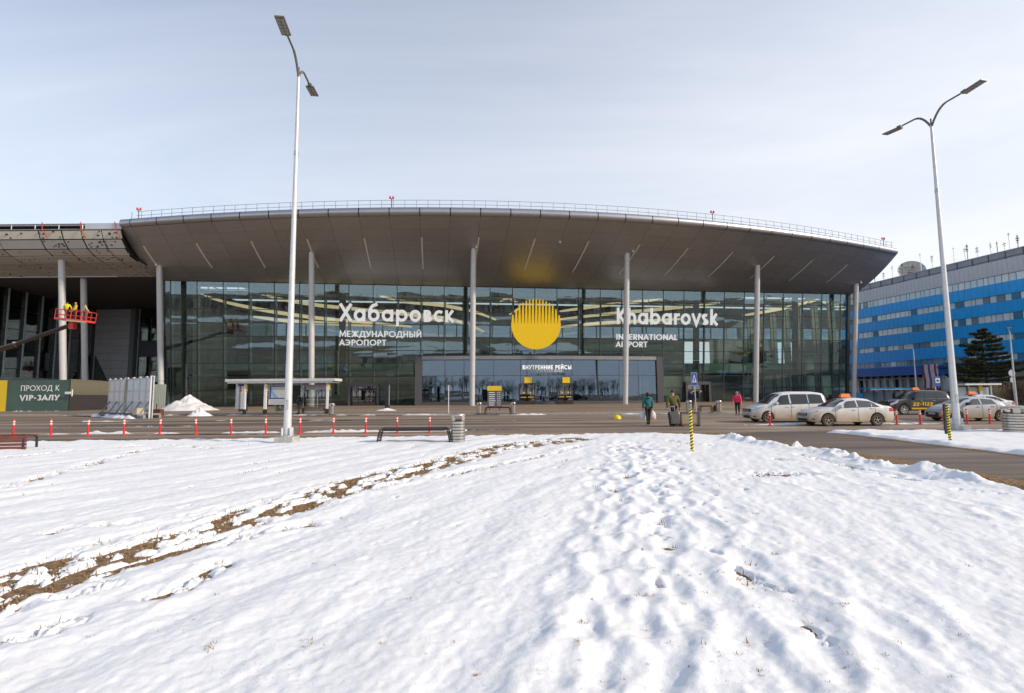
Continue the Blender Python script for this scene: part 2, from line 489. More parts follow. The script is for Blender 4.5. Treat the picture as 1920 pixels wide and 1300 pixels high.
# ------------------------------------------------------------------ the snow field in the foreground
def W2(*pp, z=0.05):
    return [tuple(at(x, y, z)[:2]) for x, y in pp]
TRACK = W2((-300, 1235), (-20, 1122), (150, 1065), (300, 1022), (430, 980), (560, 946), (700, 903), (850, 863), (960, 838), (1070, 825))
STREAKS = [  # short thawed ruts: polyline, half width, strength
    (W2((420, 1030), (500, 1000), (575, 990)), .10, 1.0), (W2((300, 1125), (360, 1098), (420, 1064)), .10, 1.0),
    (W2((-20, 1220), (60, 1200), (125, 1176)), .11, 1.0), (W2((120, 1128), (160, 1120), (200, 1104)), .10, 0.95),
    (W2((0, 920), (80, 898), (160, 876), (260, 848), (330, 838)), .16, 0.8), (W2((-40, 862), (60, 856), (150, 846), (250, 838), (420, 834)), .14, 0.85),
    (W2((660, 928), (760, 908), (800, 890)), .09, 0.75), (W2((820, 900), (900, 880), (1000, 862), (1090, 838)), .12, 0.85),
    (W2((190, 992), (240, 986)), .12, 1.0), (W2((360, 840), (410, 842)), .2, 0.7), (W2((-20, 1160), (30, 1150)), .1, 0.9), (W2((90, 1005), (130, 995)), .1, 0.8),
    (W2((1380, 1075), (1420, 1092), (1470, 1115)), .05, 1.0), (W2((1510, 1180), (1550, 1215)), .04, 1.0), (W2((1420, 894), (1450, 892)), .28, 1.0),
    (W2((1460, 893), (1500, 893)), .22, 1.0), 
    (W2((1225, 1098), (1232, 1104)), .06, 1.0), (W2((1180, 897), (1186, 900)), .13, 1.0), (W2((1145, 922), (1150, 924)), .1, 1.0), (W2((1238, 915), (1243, 917)), .1, 1.0),
    (W2((1200, 966), (1204, 968)), .08, 1.0), (W2((1252, 1013), (1258, 1016)), .07, 1.0), (W2((1330, 1040), (1338, 1044)), .07, 1.0), (W2((1455, 863), (1468, 865)), .15, .9),
    (W2((1500, 855), (1560, 870), (1640, 888), (1700, 898), (1780, 905)), .10, 0.7), (W2((1590, 883), (1640, 893), (1720, 905)), .06, .9), (W2((1800, 922), (1880, 930)), .08, .7), (W2((1255, 828), (1300, 836), (1380, 838)), .10, .6)]
def path(pts, step, jit, rr):
    o_ = []; acc = 0.0
    for (x0, y0), (x1, y1) in zip(pts[:-1], pts[1:]):
        ln = math.hypot(x1 - x0, y1 - y0); a = math.atan2(y1 - y0, x1 - x0)
        while acc < ln:
            s_ = 1 if len(o_) % 2 else -1
            o_.append((x0 + (x1 - x0) * acc / ln - math.sin(a) * .11 * s_ + rr.uniform(-jit, jit), y0 + (y1 - y0) * acc / ln + math.cos(a) * .11 * s_ + rr.uniform(-jit, jit), a + rr.uniform(-.2, .2)))
            acc += step * rr.uniform(.85, 1.15)
        acc -= ln
    return o_
rr = random.Random(3)
PR = []
for pl in [((1040, 1400), (1075, 1120), (1125, 1000), (1130, 900), (1150, 830)), ((1130, 1400), (1170, 1180), (1175, 1010), (1180, 900), (1170, 830)),
           ((1700, 1400), (1520, 1190), (1380, 1050), (1240, 920), (1190, 832)), ((1480, 1400), (1330, 1180), (1260, 1020), (1220, 900), (1200, 830)),
           ((1330, 1400), (1270, 1230), (1215, 1060), (1200, 950), (1185, 840)), ((1900, 1400), (1640, 1180), (1450, 1030), (1300, 920), (1230, 840))]:
    PR += path(W2(*pl), .62, .09, rr)
PR += path(W2((1480, 912), (1580, 935), (1700, 948), (1860, 985)), .9, .12, rr) + path(W2((1500, 880), (1590, 905), (1640, 918), (1735, 932), (1820, 950), (1920, 985)), .8, .1, rr)
PR = np.array(PR)

GR_Z = 0.050
_fr = random.Random(17)
FLECKS = []
for _i in range(190):
    px_ = _fr.gauss(1330, 230); py_ = 830 + 480 * _fr.random() ** 1.6
    t_ = (py_ - 830) / 480
    fx_, fy_ = W2((1180 + (px_ - 1180) * (.25 + .9 * t_), py_))[0]
    FLECKS.append((fx_, fy_, _fr.uniform(.008, .022) + .0026 * fy_, _fr.uniform(0, 3.14), _fr.uniform(1, 2.4)))
for _i in range(60):
    fx_, fy_ = W2((_fr.uniform(-50, 900), 845 + 400 * _fr.random() ** 1.5))[0]
    FLECKS.append((fx_, fy_, _fr.uniform(.008, .022) + .0026 * fy_, 1.2 + _fr.gauss(0, .2), _fr.uniform(1.5, 3.5)))
RIDGES = [(W2(*pl), am) for pl, am in [(((960, 1400), (1010, 1290), (1080, 1130), (1110, 1010), (1140, 900), (1150, 832)), .026), (((1190, 1400), (1180, 1180), (1190, 1020), (1185, 900), (1172, 830)), .022),
    (((1420, 1400), (1330, 1230), (1215, 1090), (1200, 960), (1190, 840)), .024), (((1640, 1400), (1490, 1230), (1360, 1090), (1270, 970), (1210, 850)), .026), (((1780, 1330), (1600, 1170), (1450, 1060), (1330, 960), (1220, 850)), .022), (((2000, 1330), (1760, 1150), (1560, 1030), (1400, 940), (1240, 842)), .016)]]
def snow_height(X, Y, lod=1.0):
    wob = 0.5 * (fbm(Y * 0.5 + 5, X * 0.1, 3) - 0.5) * 2
    ytop = 19.3 + (X + 20) * 0.08 + 0.5 * (fbm(X * 0.8, X * 0 + 3, 3) - 0.5)
    xr = 8.55 + 0.7 * wob - 0.35 * smooth(14, 20, Y)
    ins = np.minimum(xr - X, ytop - Y)
    corner = (X - (xr - 2.5)) * .35 + (Y - (ytop - 2.2)) * .6
    ins = np.minimum(ins, 1.0 - corner * 0.8)
    edge = smooth(-0.05, 0.32, ins)
    # direction the ruts run in
    c, s = 0.93, 0.36
    a_ = X * s + Y * c; b_ = X * c - Y * s
    h = 0.088 + 0.026 * (fbm(b_ * 0.9, a_ * 0.28, 3) - 0.5) + 0.026 * (fbm(b_ * 2.6 + 4, a_ * 0.6, 3) - 0.5) + 0.026 * (fbm(b_ * 5.5, a_ * 2.4 + 9, 3, .55) - 0.5)
    h += 0.012 * (fbm(X * 16, Y * 16, 2) - 0.5)
    # long ruts of old wheel tracks on the left
    lft = smooth(2.5, -0.5, X - Y * 0.12)
    h += lft * 0.024 * (np.abs(np.sin(b_ * 3.1 + 2.2 * fbm(a_ * .25, b_ * .3, 2) * 2)) - 0.6) * (0.4 + 1.2 * fbm(a_ * .3, b_ * .8, 2))
    # low drifted ridges along the footpaths that fan out over the right half
    for pl, am in RIDGES:
        d3, r3, s3 = poly_dist(X, Y, pl)
        d3 = d3 + .25 * (fbm(r3 * .8, s3 * 0 + 2, 2) - .5)
        h += .75 * am * np.exp(-(d3 / .10) ** 2) * (.2 + 1.3 * fbm(r3 * .9 + 7, s3 * 0 + 4, 3)) - am * .35 * np.exp(-((d3 - .26) / .14) ** 2) * fbm(r3 * 1.4, s3 + 3, 2)
    # thawed track
    d, run, sd = poly_dist(X, Y, TRACK)
    wd = 0.52 + 0.25 * (fbm(run * .4, run * 0 + 2, 2) - .5) + 0.010 * run
    inb = smooth(wd * 1.6, wd * 0.3, d)
    ds = d * sd
    pat = fbm(ds * 7.5 + 1.2 * fbm(run * .7, ds, 2), run * 3.4, 4, .66)
    h -= inb * np.clip(0.040 + 0.42 * (pat - 0.46), -.014, .065)
    h += 0.022 * smooth(.35, 0, np.abs(d - wd * 1.55)) * fbm(run * 1.3, sd * 3 + 5, 3)
    for pts, w, k in STREAKS:
        x0, y0 = min(p[0] for p in pts) - 1, min(p[1] for p in pts) - 1
        x1, y1 = max(p[0] for p in pts) + 1, max(p[1] for p in pts) + 1
        q = (X > x0) & (X < x1) & (Y > y0) & (Y < y1)
        if not q.any(): continue
        xq, yq = X[q], Y[q]
        d2, r2, s2 = poly_dist(xq, yq, pts)
        d2 = d2 + w * 1.6 * (fbm(xq * 5, yq * 5, 3) - .5)
        p2 = fbm(d2 * s2 * 9, r2 * 4.5 + 3, 4, .66)
        h[q] -= smooth(w * 1.7, w * .2, d2) * k * np.clip((0.030 if w > .08 else .020) + (0.34 if w > .08 else .26) * (p2 - .47), -.01, .06)
        h[q] += (0.012 if w > .08 else 0) * smooth(w * 1.2, 0, np.abs(d2 - w * 2.2)) * k
    # footprints
    for (fx, fy, fa) in PR:
        q = (np.abs(X - fx) < .55) & (np.abs(Y - fy) < .55)
        if not q.any(): continue
        ca, sa = math.cos(fa), math.sin(fa)
        wr_ = .35 * (fbm(X[q] * 7, Y[q] * 7, 3) - .5)
        ex = ((X[q] - fx) * ca + (Y[q] - fy) * sa) / .21 + wr_; ey = (-(X[q] - fx) * sa + (Y[q] - fy) * ca) / .11 + wr_
        e = np.sqrt(ex ** 2 + ey ** 2)
        h[q] -= 0.014 * smooth(1.7, 0.3, e) * (.3 + 1.4 * _tab[int(fx * 37) & 255, int(fy * 53) & 255]) - 0.012 * smooth(.9, 0, np.abs(e - 1.9))
    for (fx, fy, fr_, fa, el) in FLECKS:
        q = (np.abs(X - fx) < fr_ * el * 3) & (np.abs(Y - fy) < fr_ * el * 3)
        if not q.any(): continue
        ca, sa = math.cos(fa), math.sin(fa)
        e = np.hypot(((X[q] - fx) * ca + (Y[q] - fy) * sa) / (fr_ * el), (-(X[q] - fx) * sa + (Y[q] - fy) * ca) / fr_) + 1.8 * (fbm(X[q] * 18, Y[q] * 18, 3) - .5)
        h[q] -= 0.040 * smooth(1.4, .35, e) * float(smooth(4.5, 8.0, np.float64(fy)))
    # ploughed bank along the right edge and at the far corner
    lump = fbm(X * 2.2 + 3, Y * 2.2, 4, .6)
    bank = smooth(0.95, 0.35, ins) * smooth(0, .3, ins) * smooth(4.2, 6.2, X)
    h += bank * (0.05 + 0.26 * np.clip(lump - .38, 0, 1)) * (0.45 + 0.9 * smooth(.45, .6, fbm(Y * .35 + 2, X * 0 + .5, 2)))
    rim = smooth(0.6, 0.2, ins) * (1 - smooth(4.2, 6.2, X))
    h += rim * 0.09 * (fbm(X * 3, Y * 3, 3) - 0.25)
    h = np.where(h > 0.045, h, 0.045 + (h - 0.045) * 1.0)
    return h * edge - 0.05 * (1 - edge), ins
nR, nC = 560, 1100
yy = 1.5 * (23.0 / 1.5) ** (np.arange(nR) / (nR - 1))
tt = np.linspace(-1, 1, nC)
Yg = np.repeat(yy[:, None], nC, 1); Xg = (1.22 * Yg + 4.5) * tt[None, :]
Zg, INS = snow_height(Xg, Yg)
grid_mesh('snow_field', Xg, Yg, Zg, M_['snow'])
sheet('grass_ground', [(-32, 1.0), (9.35, 1.0), (9.35, 13.5), (8.9, 17.6), (6.8, 20.4), (4.5, 21.0), (-7, 20.0), (-32, 18.4)], GR_Z, M_['soil'], thick=0.055)
# snow round and behind the photographer
yb = np.linspace(-10, 1.52, 60); xb = np.linspace(-60, 8.4, 180)
Xb, Yb = np.meshgrid(xb, yb)
grid_mesh('snow_field', Xb, Yb, 0.085 + 0.05 * (fbm(Xb * .8, Yb * .8, 3) - .5) - .2 * smooth(-9, -10, Yb), M_['snow'])
# the snowy island right of the driveway
xs = np.linspace(12.6, 42, 360); ys = np.linspace(2, 22.6, 240)
Xi, Yi = np.meshgrid(xs, ys)
ii = np.minimum(np.minimum(Xi - 13.25 - 0.9 * (fbm(Yi * .5, Xi * 0 + 8, 3) - .5), 21.9 + 0.5 * (fbm(Xi * .9, Xi * 0 + 1, 3) - .5) - Yi), 1.2)
ed = smooth(0, .4, ii)
hi = 0.09 + 0.09 * (fbm(Xi * 1.1, Yi * 1.1, 4) - .5) + smooth(.9, .3, ii) * .12 * (fbm(Xi * 2.5, Yi * 2.5, 3) - .3)
grid_mesh('snow_island', Xi, Yi, hi * ed - .04 * (1 - ed), M_['snow'])
sheet('island_ground', [(13.0, 2.0), (42, 2.0), (42, 22.1), (13.1, 22.1)], 0.012, M_['soil'])

# grass blades that show where the snow has thawed (nobody could count them)
def blades():
    zz = Zg
    cand = np.argwhere((zz < GR_Z + .012) & (INS > -.35) & (Xg < 9.3))
    rg = np.random.RandomState(5)
    wgt = Yg[cand[:, 0], cand[:, 1]] ** 2
    n = min(16000, len(cand) * 3)
    pick = cand[rg.choice(len(cand), n, p=wgt / wgt.sum())]
    x = Xg[pick[:, 0], pick[:, 1]] + rg.uniform(-.03, .03, n); y = Yg[pick[:, 0], pick[:, 1]] + rg.uniform(-.03, .03, n)
    a = rg.uniform(0, 6.28, n); l = rg.uniform(.02, .075, n); w = rg.uniform(.003, .007, n) + y * .00035; tl = rg.uniform(.2, 1.4, n)
    b0 = np.stack([x - w * np.sin(a), y + w * np.cos(a), np.full(n, GR_Z - .004)], -1)
    b1 = np.stack([x + w * np.sin(a), y - w * np.cos(a), np.full(n, GR_Z - .004)], -1)
    tp = np.stack([x + l * np.sin(tl) * np.cos(a), y + l * np.sin(tl) * np.sin(a), GR_Z + l * np.cos(tl) + .008], -1)
    v = np.stack([b0, b1, tp], 1).reshape(-1, 3)
    me = bpy.data.meshes.new('dry_grass')
    me.from_pydata(v.tolist(), [], [(3 * i, 3 * i + 1, 3 * i + 2) for i in range(n)])
    me.materials.append(M_['grass'])
    o = bpy.data.objects.new('dry_grass', me); COL.objects.link(o)
    tag(o, kind='stuff')
blades()
def tufts():
    rg = random.Random(9); V = []; F = []
    for (fx, fy, fr_, fa, el) in FLECKS:
        if fx > 8.3 or fy > 19: continue
        iy = min(nR - 2, max(0, int(round(math.log(fy / 1.5) / math.log(23.0 / 1.5) * (nR - 1))))); ix = min(nC - 1, max(0, int(round((fx / (1.22 * fy + 4.5) + 1) / 2 * (nC - 1)))))
        zb = max(GR_Z, float(Zg[iy, ix])) - .008
        big = rg.choice((.35, .4, .5, .7, 1.0))
        for k in range(int(rg.randint(10, 30) * big)):
            x = fx + rg.gauss(0, fr_ * .8 * big); y = fy + rg.gauss(0, fr_ * .8 * big); a = rg.uniform(0, 6.28); l = rg.uniform(.01, .045) * big; w = rg.uniform(.0016, .0034) + fy * .0004
            b_ = len(V); V += [(x - w * math.sin(a), y + w * math.cos(a), zb), (x + w * math.sin(a), y - w * math.cos(a), zb), (x + l * math.cos(a), y + l * math.sin(a), zb + rg.uniform(.010, .030) * (.5 + .5 * big))]
            F.append((b_, b_ + 1, b_ + 2))
    me = bpy.data.meshes.new('dry_grass'); me.from_pydata(V, [], F); me.materials.append(M_['grass'])
    o = bpy.data.objects.new('dry_grass', me); COL.objects.link(o); tag(o, kind='stuff')
tufts()

def mound(name, c, rx, ry, h, seed, m, label=None, cat=None, kind=None, group=None, z0=0.0, tipx=0.0, p=1.2):
    n, k = 26, 44
    V = []
    for i in range(n + 1):
        f = i / n
        row = []
        for j in range(k + 1):
            a = 2 * math.pi * j / k
            row.append((f, a))
        V.append(row)
    F = np.array([[q[0] for q in r_] for r_ in V]); A = np.array([[q[1] for q in r_] for r_ in V])
    X = np.cos(A) * F; Y = np.sin(A) * F
    rim = 0.82 + 0.36 * (fbm(np.cos(A) * 1.5 + seed, np.sin(A) * 1.5 + seed, 3) - .3)
    Z = h * (1 - F ** 1.25) ** p * (0.62 + 0.76 * fbm(X * 2.4 + seed, Y * 2.4, 4)) + h * .30 * (fbm(X * 9 + seed, Y * 9, 3) - .5) * (1 - F ** 3)
    Z[-1] = -.03
    o = grid_mesh(name, X * rx * rim + tipx * (1 - F) * rx, Y * ry * rim, Z, m, kind)
    o.location = (float(c[0]), float(c[1]), z0)
    return tag(o, label, cat, group, kind)
p = at(352, 771, .12)
mound('snow_pile', (p[0] * (p[1] + 2.6) / p[1], p[1] + 2.6), 3.9, 2.6, 1.5, 3, M_['snowdirty'], 'tall heap of shovelled snow against the left end of the glass facade', 'snow pile', z0=.11)
p = at(374, 781)
mound('snow_pile', (p[0] * (p[1] + .8) / p[1], p[1] + .8), 1.25, .8, .62, 8, M_['snow'], 'small low heap of snow in front of the tall snow heap', 'snow pile')
p = at(725, 770, .12)
mound('snow_pile', (p[0], p[1]), 1.25, .8, .22, 5, M_['snow'], 'flat patch of snow round the foot of the dark totem sign', 'snow pile', z0=.11)
p = at(1900, 756)
mound('snow_pile', (p[0] + 6, p[1] + 14), 8, 3, .9, 9, M_['snow'], 'long snow bank at the far right beyond the parked cars', 'snow pile')
p = at(1655, 757)
mound('snow_pile', (p[0], p[1] + 6), 3.2, 1.5, .7, 12, M_['snow'], 'snow heap beside the blue roofed bus shelter', 'snow pile')
p = at(1488, 844)
mound('snow_lump', (p[0] + .15, p[1] + .1), .28, .2, .22, 6, M_['snow'], kind='stuff')
# grey slush left along the marker posts and the kerb
def ridge(name, pts, w, h, seed, m, thr=.45):
    xs_, ys_, zs_ = [], [], []
    segs = []
    for (x0, y0), (x1, y1) in zip(pts[:-1], pts[1:]):
        n = max(2, int(math.hypot(x1 - x0, y1 - y0) / .12))
        segs += [(x0 + (x1 - x0) * i / n, y0 + (y1 - y0) * i / n) for i in range(n)]
    A = np.array(segs); n = len(A)
    v = np.linspace(-1, 1, 9)
    ph = np.arange(n) * .12
    amp = np.clip((fbm(ph * .5 + seed, ph * 0 + seed, 3) - thr) * 4, 0, 1) * (.5 + fbm(ph * 3 + seed, ph * 0, 2))
    X = np.repeat(A[:, 0][:, None], 9, 1); Y = A[:, 1][:, None] + v[None, :] * w * (.5 + .8 * fbm(ph * 1.5, ph * 0 + seed * 2, 2))[:, None]
    Z = h * amp[:, None] * (1 - v[None, :] ** 2) * (.6 + .8 * fbm(X * 6, Y * 6, 2)) - .012
    return grid_mesh(name, X, Y, Z, m, 'stuff')
ridge('slush', [(-26, 24.3), (-20, 24.3), (-8, 24.2), (-2, 24.4)], .16, .11, 2, M_['snowdirty'], .33)
ridge('slush', [(12, 27.2), (25, 26.8)], .18, .08, 7, M_['snowdirty'], .42)
ridge('slush', [(-60, 51.2), (-45, 49.0), (-20, 45.4), (-1.3, 42.5), (17.5, 42.1)], .3, .1, 4, M_['snowdirty'], .5)
ridge('slush', [(-30, 36.5), (-12, 36.0)], .25, .07, 9, M_['snowdirty'], .55)
# ------------------------------------------------------------------ behind the photographer: car park, verges, bare trees (the glass mirrors them)
for k, (y0, y1) in enumerate([(-13.5, -11.6), (-30, -27.5), (-46, -44), (-66, -62), (-92, -88)]):
    n = 30
    xs2 = [-120 + 240 * i / n for i in range(n + 1)]
    cv = lambda x: -0.0011 * (x - 10 * k) ** 2 * (1 if k % 2 else .6) + 3 * math.sin(x * .03 + k)
    sheet('verge', [(x, y0 + cv(x)) for x in xs2] + [(x, y1 + cv(x)) for x in reversed(xs2)], 0.02, mat('verge_straw_%d' % k, (0.36, 0.27, 0.15), .9, var=.25, scale=.6))
sheet('snow_field', [(-200, -128), (200, -128), (200, -104), (-200, -104)], 0.05, M_['snow'])
def bare_trees():
    mb = MB(); q = random.Random(4)
    for i in range(330):
        x = q.uniform(-190, 190); y = -150 - q.uniform(0, 40); h = q.uniform(6, 13)
        mb.tube([(x, y, 0), (x + q.uniform(-.3, .3), y, h * .5), (x + q.uniform(-.6, .6), y, h)], [.2, .13, .03], 5)
        for j in range(16):
            z = h * q.uniform(.25, .9); a = q.uniform(0, 6.28); l = (h - z) * q.uniform(.35, .7) + .5
            mb.tube([(x, y, z), (x + math.cos(a) * l * .5, y + math.sin(a) * l * .5, z + l * .5), (x + math.cos(a) * l * .8, y + math.sin(a) * l * .8, z + l * 1.1)], [.07, .05, .02], 3, cap=False)
            for s_ in range(3):
                b = q.uniform(0, 6.28); t = q.uniform(.4, 1)
                bx, by, bz = x + math.cos(a) * l * .8 * t, y + math.sin(a) * l * .8 * t, z + l * 1.1 * t
                mb.tube([(bx, by, bz), (bx + math.cos(b) * l * .35, by + math.sin(b) * l * .3, bz + l * .4)], [.04, .015], 3, cap=False)
    tag(mb.build('bare_trees', mat('bare_bark', (0.10, 0.075, 0.055), .9)), kind='stuff')
bare_trees()
# ------------------------------------------------------------------ stroke lettering
def arc(cx, cy, rx, ry, a0, a1, n=14):
    return [(cx + rx * math.cos(math.radians(a0 + (a1 - a0) * i / n)), cy + ry * math.sin(math.radians(a0 + (a1 - a0) * i / n))) for i in range(n + 1)]
# glyph: (advance width, strokes); cap height 1; each stroke runs along the middle of the pen
def glyphs(w):
    h = w / 2; x = .70; r = x / 2; q = r - h
    G = {}
    def ring(cx, cy, rr_): return arc(cx, cy, rr_, rr_, 0, 360, 26)
    bowl = lambda cx: ring(cx, r, q)
    G['Х'] = (.78, [[(.06, 0), (.72, 1)], [(.72, 0), (.06, 1)]])
    G['а'] = G['a'] = (.80, [bowl(.04 + r), [(.04 + x - h, 0), (.04 + x - h, x)]])
    G['б'] = (.78, [bowl(.04 + r), arc(.04 + r + .06, r + .05, q + .06, q + .28, 180, 95, 10) + [(.60, 1.0)]])
    G['р'] = (.80, [bowl(.06 + r), [(.06 + h, -.28), (.06 + h, x)]])
    G['о'] = G['o'] = (.78, [bowl(.04 + r)])
    G['в'] = (.60, [[(.07 + h, 0), (.07 + h, x)], [(.07 + h, x - h), (.30, x - h)] + arc(.32, x * .74, .12, x * .26 - h, 90, -90, 8) + [(.07 + h, x * .5)],
                    [(.07 + h, x * .5 - .01), (.34, x * .5 - .01)] + arc(.36, x * .26, .14, x * .26 - h, 90, -90, 8) + [(.07 + h, h)]])
    G['с'] = (.64, [arc(.04 + r, r, q, q, 48, 312, 20)])
    G['к'] = (.62, [[(.07 + h, 0), (.07 + h, x)], [(.07 + w, x * .45), (.55, x)], [(.22, x * .5), (.58, 0)]])
    G['K'] = (.72, [[(.07 + h, 0), (.07 + h, 1)], [(.07 + w, .45), (.64, 1)], [(.26, .52), (.68, 0)]])
    G['k'] = (.62, [[(.07 + h, 0), (.07 + h, 1)], [(.07 + w, .30), (.52, x)], [(.22, .36), (.58, 0)]])
    G['h'] = (.70, [[(.07 + h, 0), (.07 + h, 1)], [(.07 + h, x * .5)] + arc(.34, x - .28, .22, .28 - h, 180, 0, 12) + [(.56, 0)]])
    G['b'] = (.80, [bowl(.06 + r), [(.06 + h, 0), (.06 + h, 1)]])
    G['r'] = (.46, [[(.07 + h, 0), (.07 + h, x)], arc(.40, x - .30, .26, .30 - h, 180, 75, 9)])
    G['v'] = (.66, [[(.05, x), (.33, .02), (.61, x)]])
    G['s'] = (.52, [arc(.26, x * .74, .15, x * .26 - h, 35, 180, 9) + arc(.26, x * .26, .16, x * .26 - h, 90, -145, 12)])
    m = .07 + h
    G['М'] = (.98, [[(.10, 0), (.16, 1), (.49, .22), (.82, 1), (.88, 0)]])
    G['Е'] = G['E'] = (.62, [[(m, 0), (m, 1)], [(m, 1 - h), (.56, 1 - h)], [(m, .5), (.52, .5)], [(m, h), (.57, h)]])
    G['Ж'] = (1.05, [[(.525, 0), (.525, 1)], [(.08, 1), (.50, .5), (.06, 0)], [(.97, 1), (.55, .5), (.99, 0)]])
    G['Д'] = (.90, [[(.05, -.18), (.05, h), (.85, h), (.85, -.18)], [(.16, h), (.36, 1 - h), (.72, 1 - h), (.72, h)]])
    G['У'] = (.74, [[(.06, 1), (.38, .36)], [(.70, 1), (.30, .10), (.12, h)]])
    G['Н'] = (.82, [[(m, 0), (m, 1)], [(.82 - m, 0), (.82 - m, 1)], [(m, .5), (.82 - m, .5)]])
    G['А'] = G['A'] = (.82, [[(.05, 0), (.41, 1 - h), (.77, 0)], [(.18, .30), (.64, .30)]])
    G['Р'] = G['P'] = (.66, [[(m, 0), (m, 1)], [(m, 1 - h), (.34, 1 - h)] + arc(.36, .70, .22, .30 - h, 90, -90, 10) + [(m, .40 + h)]])
    G['О'] = G['O'] = (1.04, [arc(.52, .5, .50 - h, .50 - h, 0, 360, 28)])
    G['Ы'] = (.98, [[(m, 0), (m, 1)], [(m, .56)] + arc(.36, .30, .22, .30 - h, 90, -90, 10) + [(m, h)], [(.98 - m, 0), (.98 - m, 1)]])
    G['И'] = (.84, [[(m, 1), (m, 0)], [(m, .10), (.84 - m, .90)], [(.84 - m, 0), (.84 - m, 1)]])
    G['Й'] = (.84, G['И'][1] + [arc(.42, 1.25, .16, .12, 190, 350, 8)])
    G['Э'] = (.80, [arc(.30, .5, .46 - h, .50 - h, 130, -130, 20), [(.30, .5), (.72, .5)]])
    G['П'] = (.82, [[(m, 0), (m, 1)], [(.82 - m, 0), (.82 - m, 1)], [(m, 1 - h), (.82 - m, 1 - h)]])
    G['Т'] = G['T'] = (.68, [[(.34, 0), (.34, 1)], [(.03, 1 - h), (.65, 1 - h)]])
    G['I'] = (.14 + w, [[(m, 0), (m, 1)]])
    G['N'] = (.86, [[(m, 0), (m, 1)], [(m, .94), (.86 - m, .06)], [(.86 - m, 0), (.86 - m, 1)]])
    G['R'] = (.70, G['P'][1] + [[(.30, .42), (.62, 0)]])
    G['L'] = (.58, [[(m, 0), (m, 1)], [(m, h), (.54, h)]])
    G['В'] = (.70, [[(m, 0), (m, 1)], [(m, 1 - h), (.34, 1 - h)] + arc(.36, .75, .18, .25 - h, 90, -90, 8) + [(m, .5)], [(m, .49), (.38, .49)] + arc(.38, .25, .23, .25 - h, 90, -90, 8) + [(m, h)]])
    G['С'] = G['C'] = (.90, [arc(.52, .5, .50 - h, .50 - h, 50, 310, 22)])
    G['К'] = (.72, G['K'][1]); G['З'] = (.66, [arc(.30, .74, .22, .26 - h, 140, -80, 12), arc(.30, .26, .25, .27 - h, 85, -140, 12)])
    G['Л'] = (.80, [[(.05, h), (.14, h), (.30, 1 - h), (.80 - m, 1 - h)], [(.80 - m, 0), (.80 - m, 1)]])
    G['V'] = (.78, [[(.05, 1), (.39, .03), (.73, 1)]]); G['-'] = (.40, [[(.05, .42), (.35, .42)]])
    G['D'] = (.86, [[(m, 0), (m, 1)], [(m, 1 - h), (.34, 1 - h)] + arc(.34, .5, .44 - h, .5 - h, 90, -90, 14) + [(m, h)]])
    G['S'] = (.62, [arc(.31, .74, .20, .26 - h, 30, 180, 9) + arc(.31, .26, .22, .26 - h, 90, -150, 12)])
    G['F'] = (.58, G['E'][1][:3]); G['G'] = (.94, G['C'][1] + [[(.56, .46), (.90, .46), (.90, .12)]]); G['H'] = G['Н']; G['M'] = G['М']
    G['2'] = (.64, [arc(.31, .72, .22, .28 - h, 165, -40, 12) + [(.08, h), (.58, h)]]); G['1'] = (.4, [[(.06, .78), (.24, .96), (.24, 0)]])
    G['国'] = (1.05, [[(.1, 0), (.1, 1), (.95, 1), (.95, 0), (.1, 0)], [(.25, .78), (.8, .78)], [(.28, .5), (.77, .5)], [(.25, .2), (.8, .2)], [(.52, .2), (.52, .78)]])
    G['内'] = (1.05, [[(.1, 0), (.1, .8), (.95, .8), (.95, 0)], [(.52, 1), (.5, .5), (.25, .2)], [(.52, .5), (.8, .2)]])
    G['航'] = (1.05, [[(.1, 0), (.16, .85), (.42, .85), (.42, 0)], [(.05, .45), (.48, .45)], [(.55, .8), (1, .8)], [(.62, .55), (.62, .2), (.52, 0)], [(.62, .55), (.88, .55), (.88, .05), (1, .1)]])
    G['班'] = (1.05, [[(.04, .9), (.36, .9)], [(.04, .5), (.36, .5)], [(.2, .9), (.2, .1)], [(.04, .1), (.36, .15)], [(.5, 1), (.48, 0)], [(.64, .9), (1, .9)], [(.66, .5), (.98, .5)], [(.82, .9), (.82, .05)], [(.62, .05), (1, .05)]])
    return G
def strip(pts, w):
    """pen stroke of width w along pts with mitred corners -> list of quads"""
    n = len(pts); closed = n > 2 and math.hypot(pts[0][0] - pts[-1][0], pts[0][1] - pts[-1][1]) < 1e-6
    Lf, Rt = [], []
    for i in range(n):
        a = pts[i - 1] if i > 0 else (pts[-2] if closed else None)
        b = pts[i + 1] if i < n - 1 else (pts[1] if closed else None)
        p = pts[i]
        d1 = None if a is None else ((p[0] - a[0]), (p[1] - a[1])); d2 = None if b is None else ((b[0] - p[0]), (b[1] - p[1]))
        nn = []
        for d in (d1, d2):
            if d is not None:
                l = math.hypot(*d) or 1e-9; nn.append((-d[1] / l, d[0] / l))
        nx = sum(k[0] for k in nn); ny = sum(k[1] for k in nn); l = math.hypot(nx, ny) or 1e-9; nx /= l; ny /= l
        sc = w / 2 / max(.45, nx * nn[0][0] + ny * nn[0][1])
        Lf.append((p[0] + nx * sc, p[1] + ny * sc)); Rt.append((p[0] - nx * sc, p[1] - ny * sc))
    return Lf, Rt
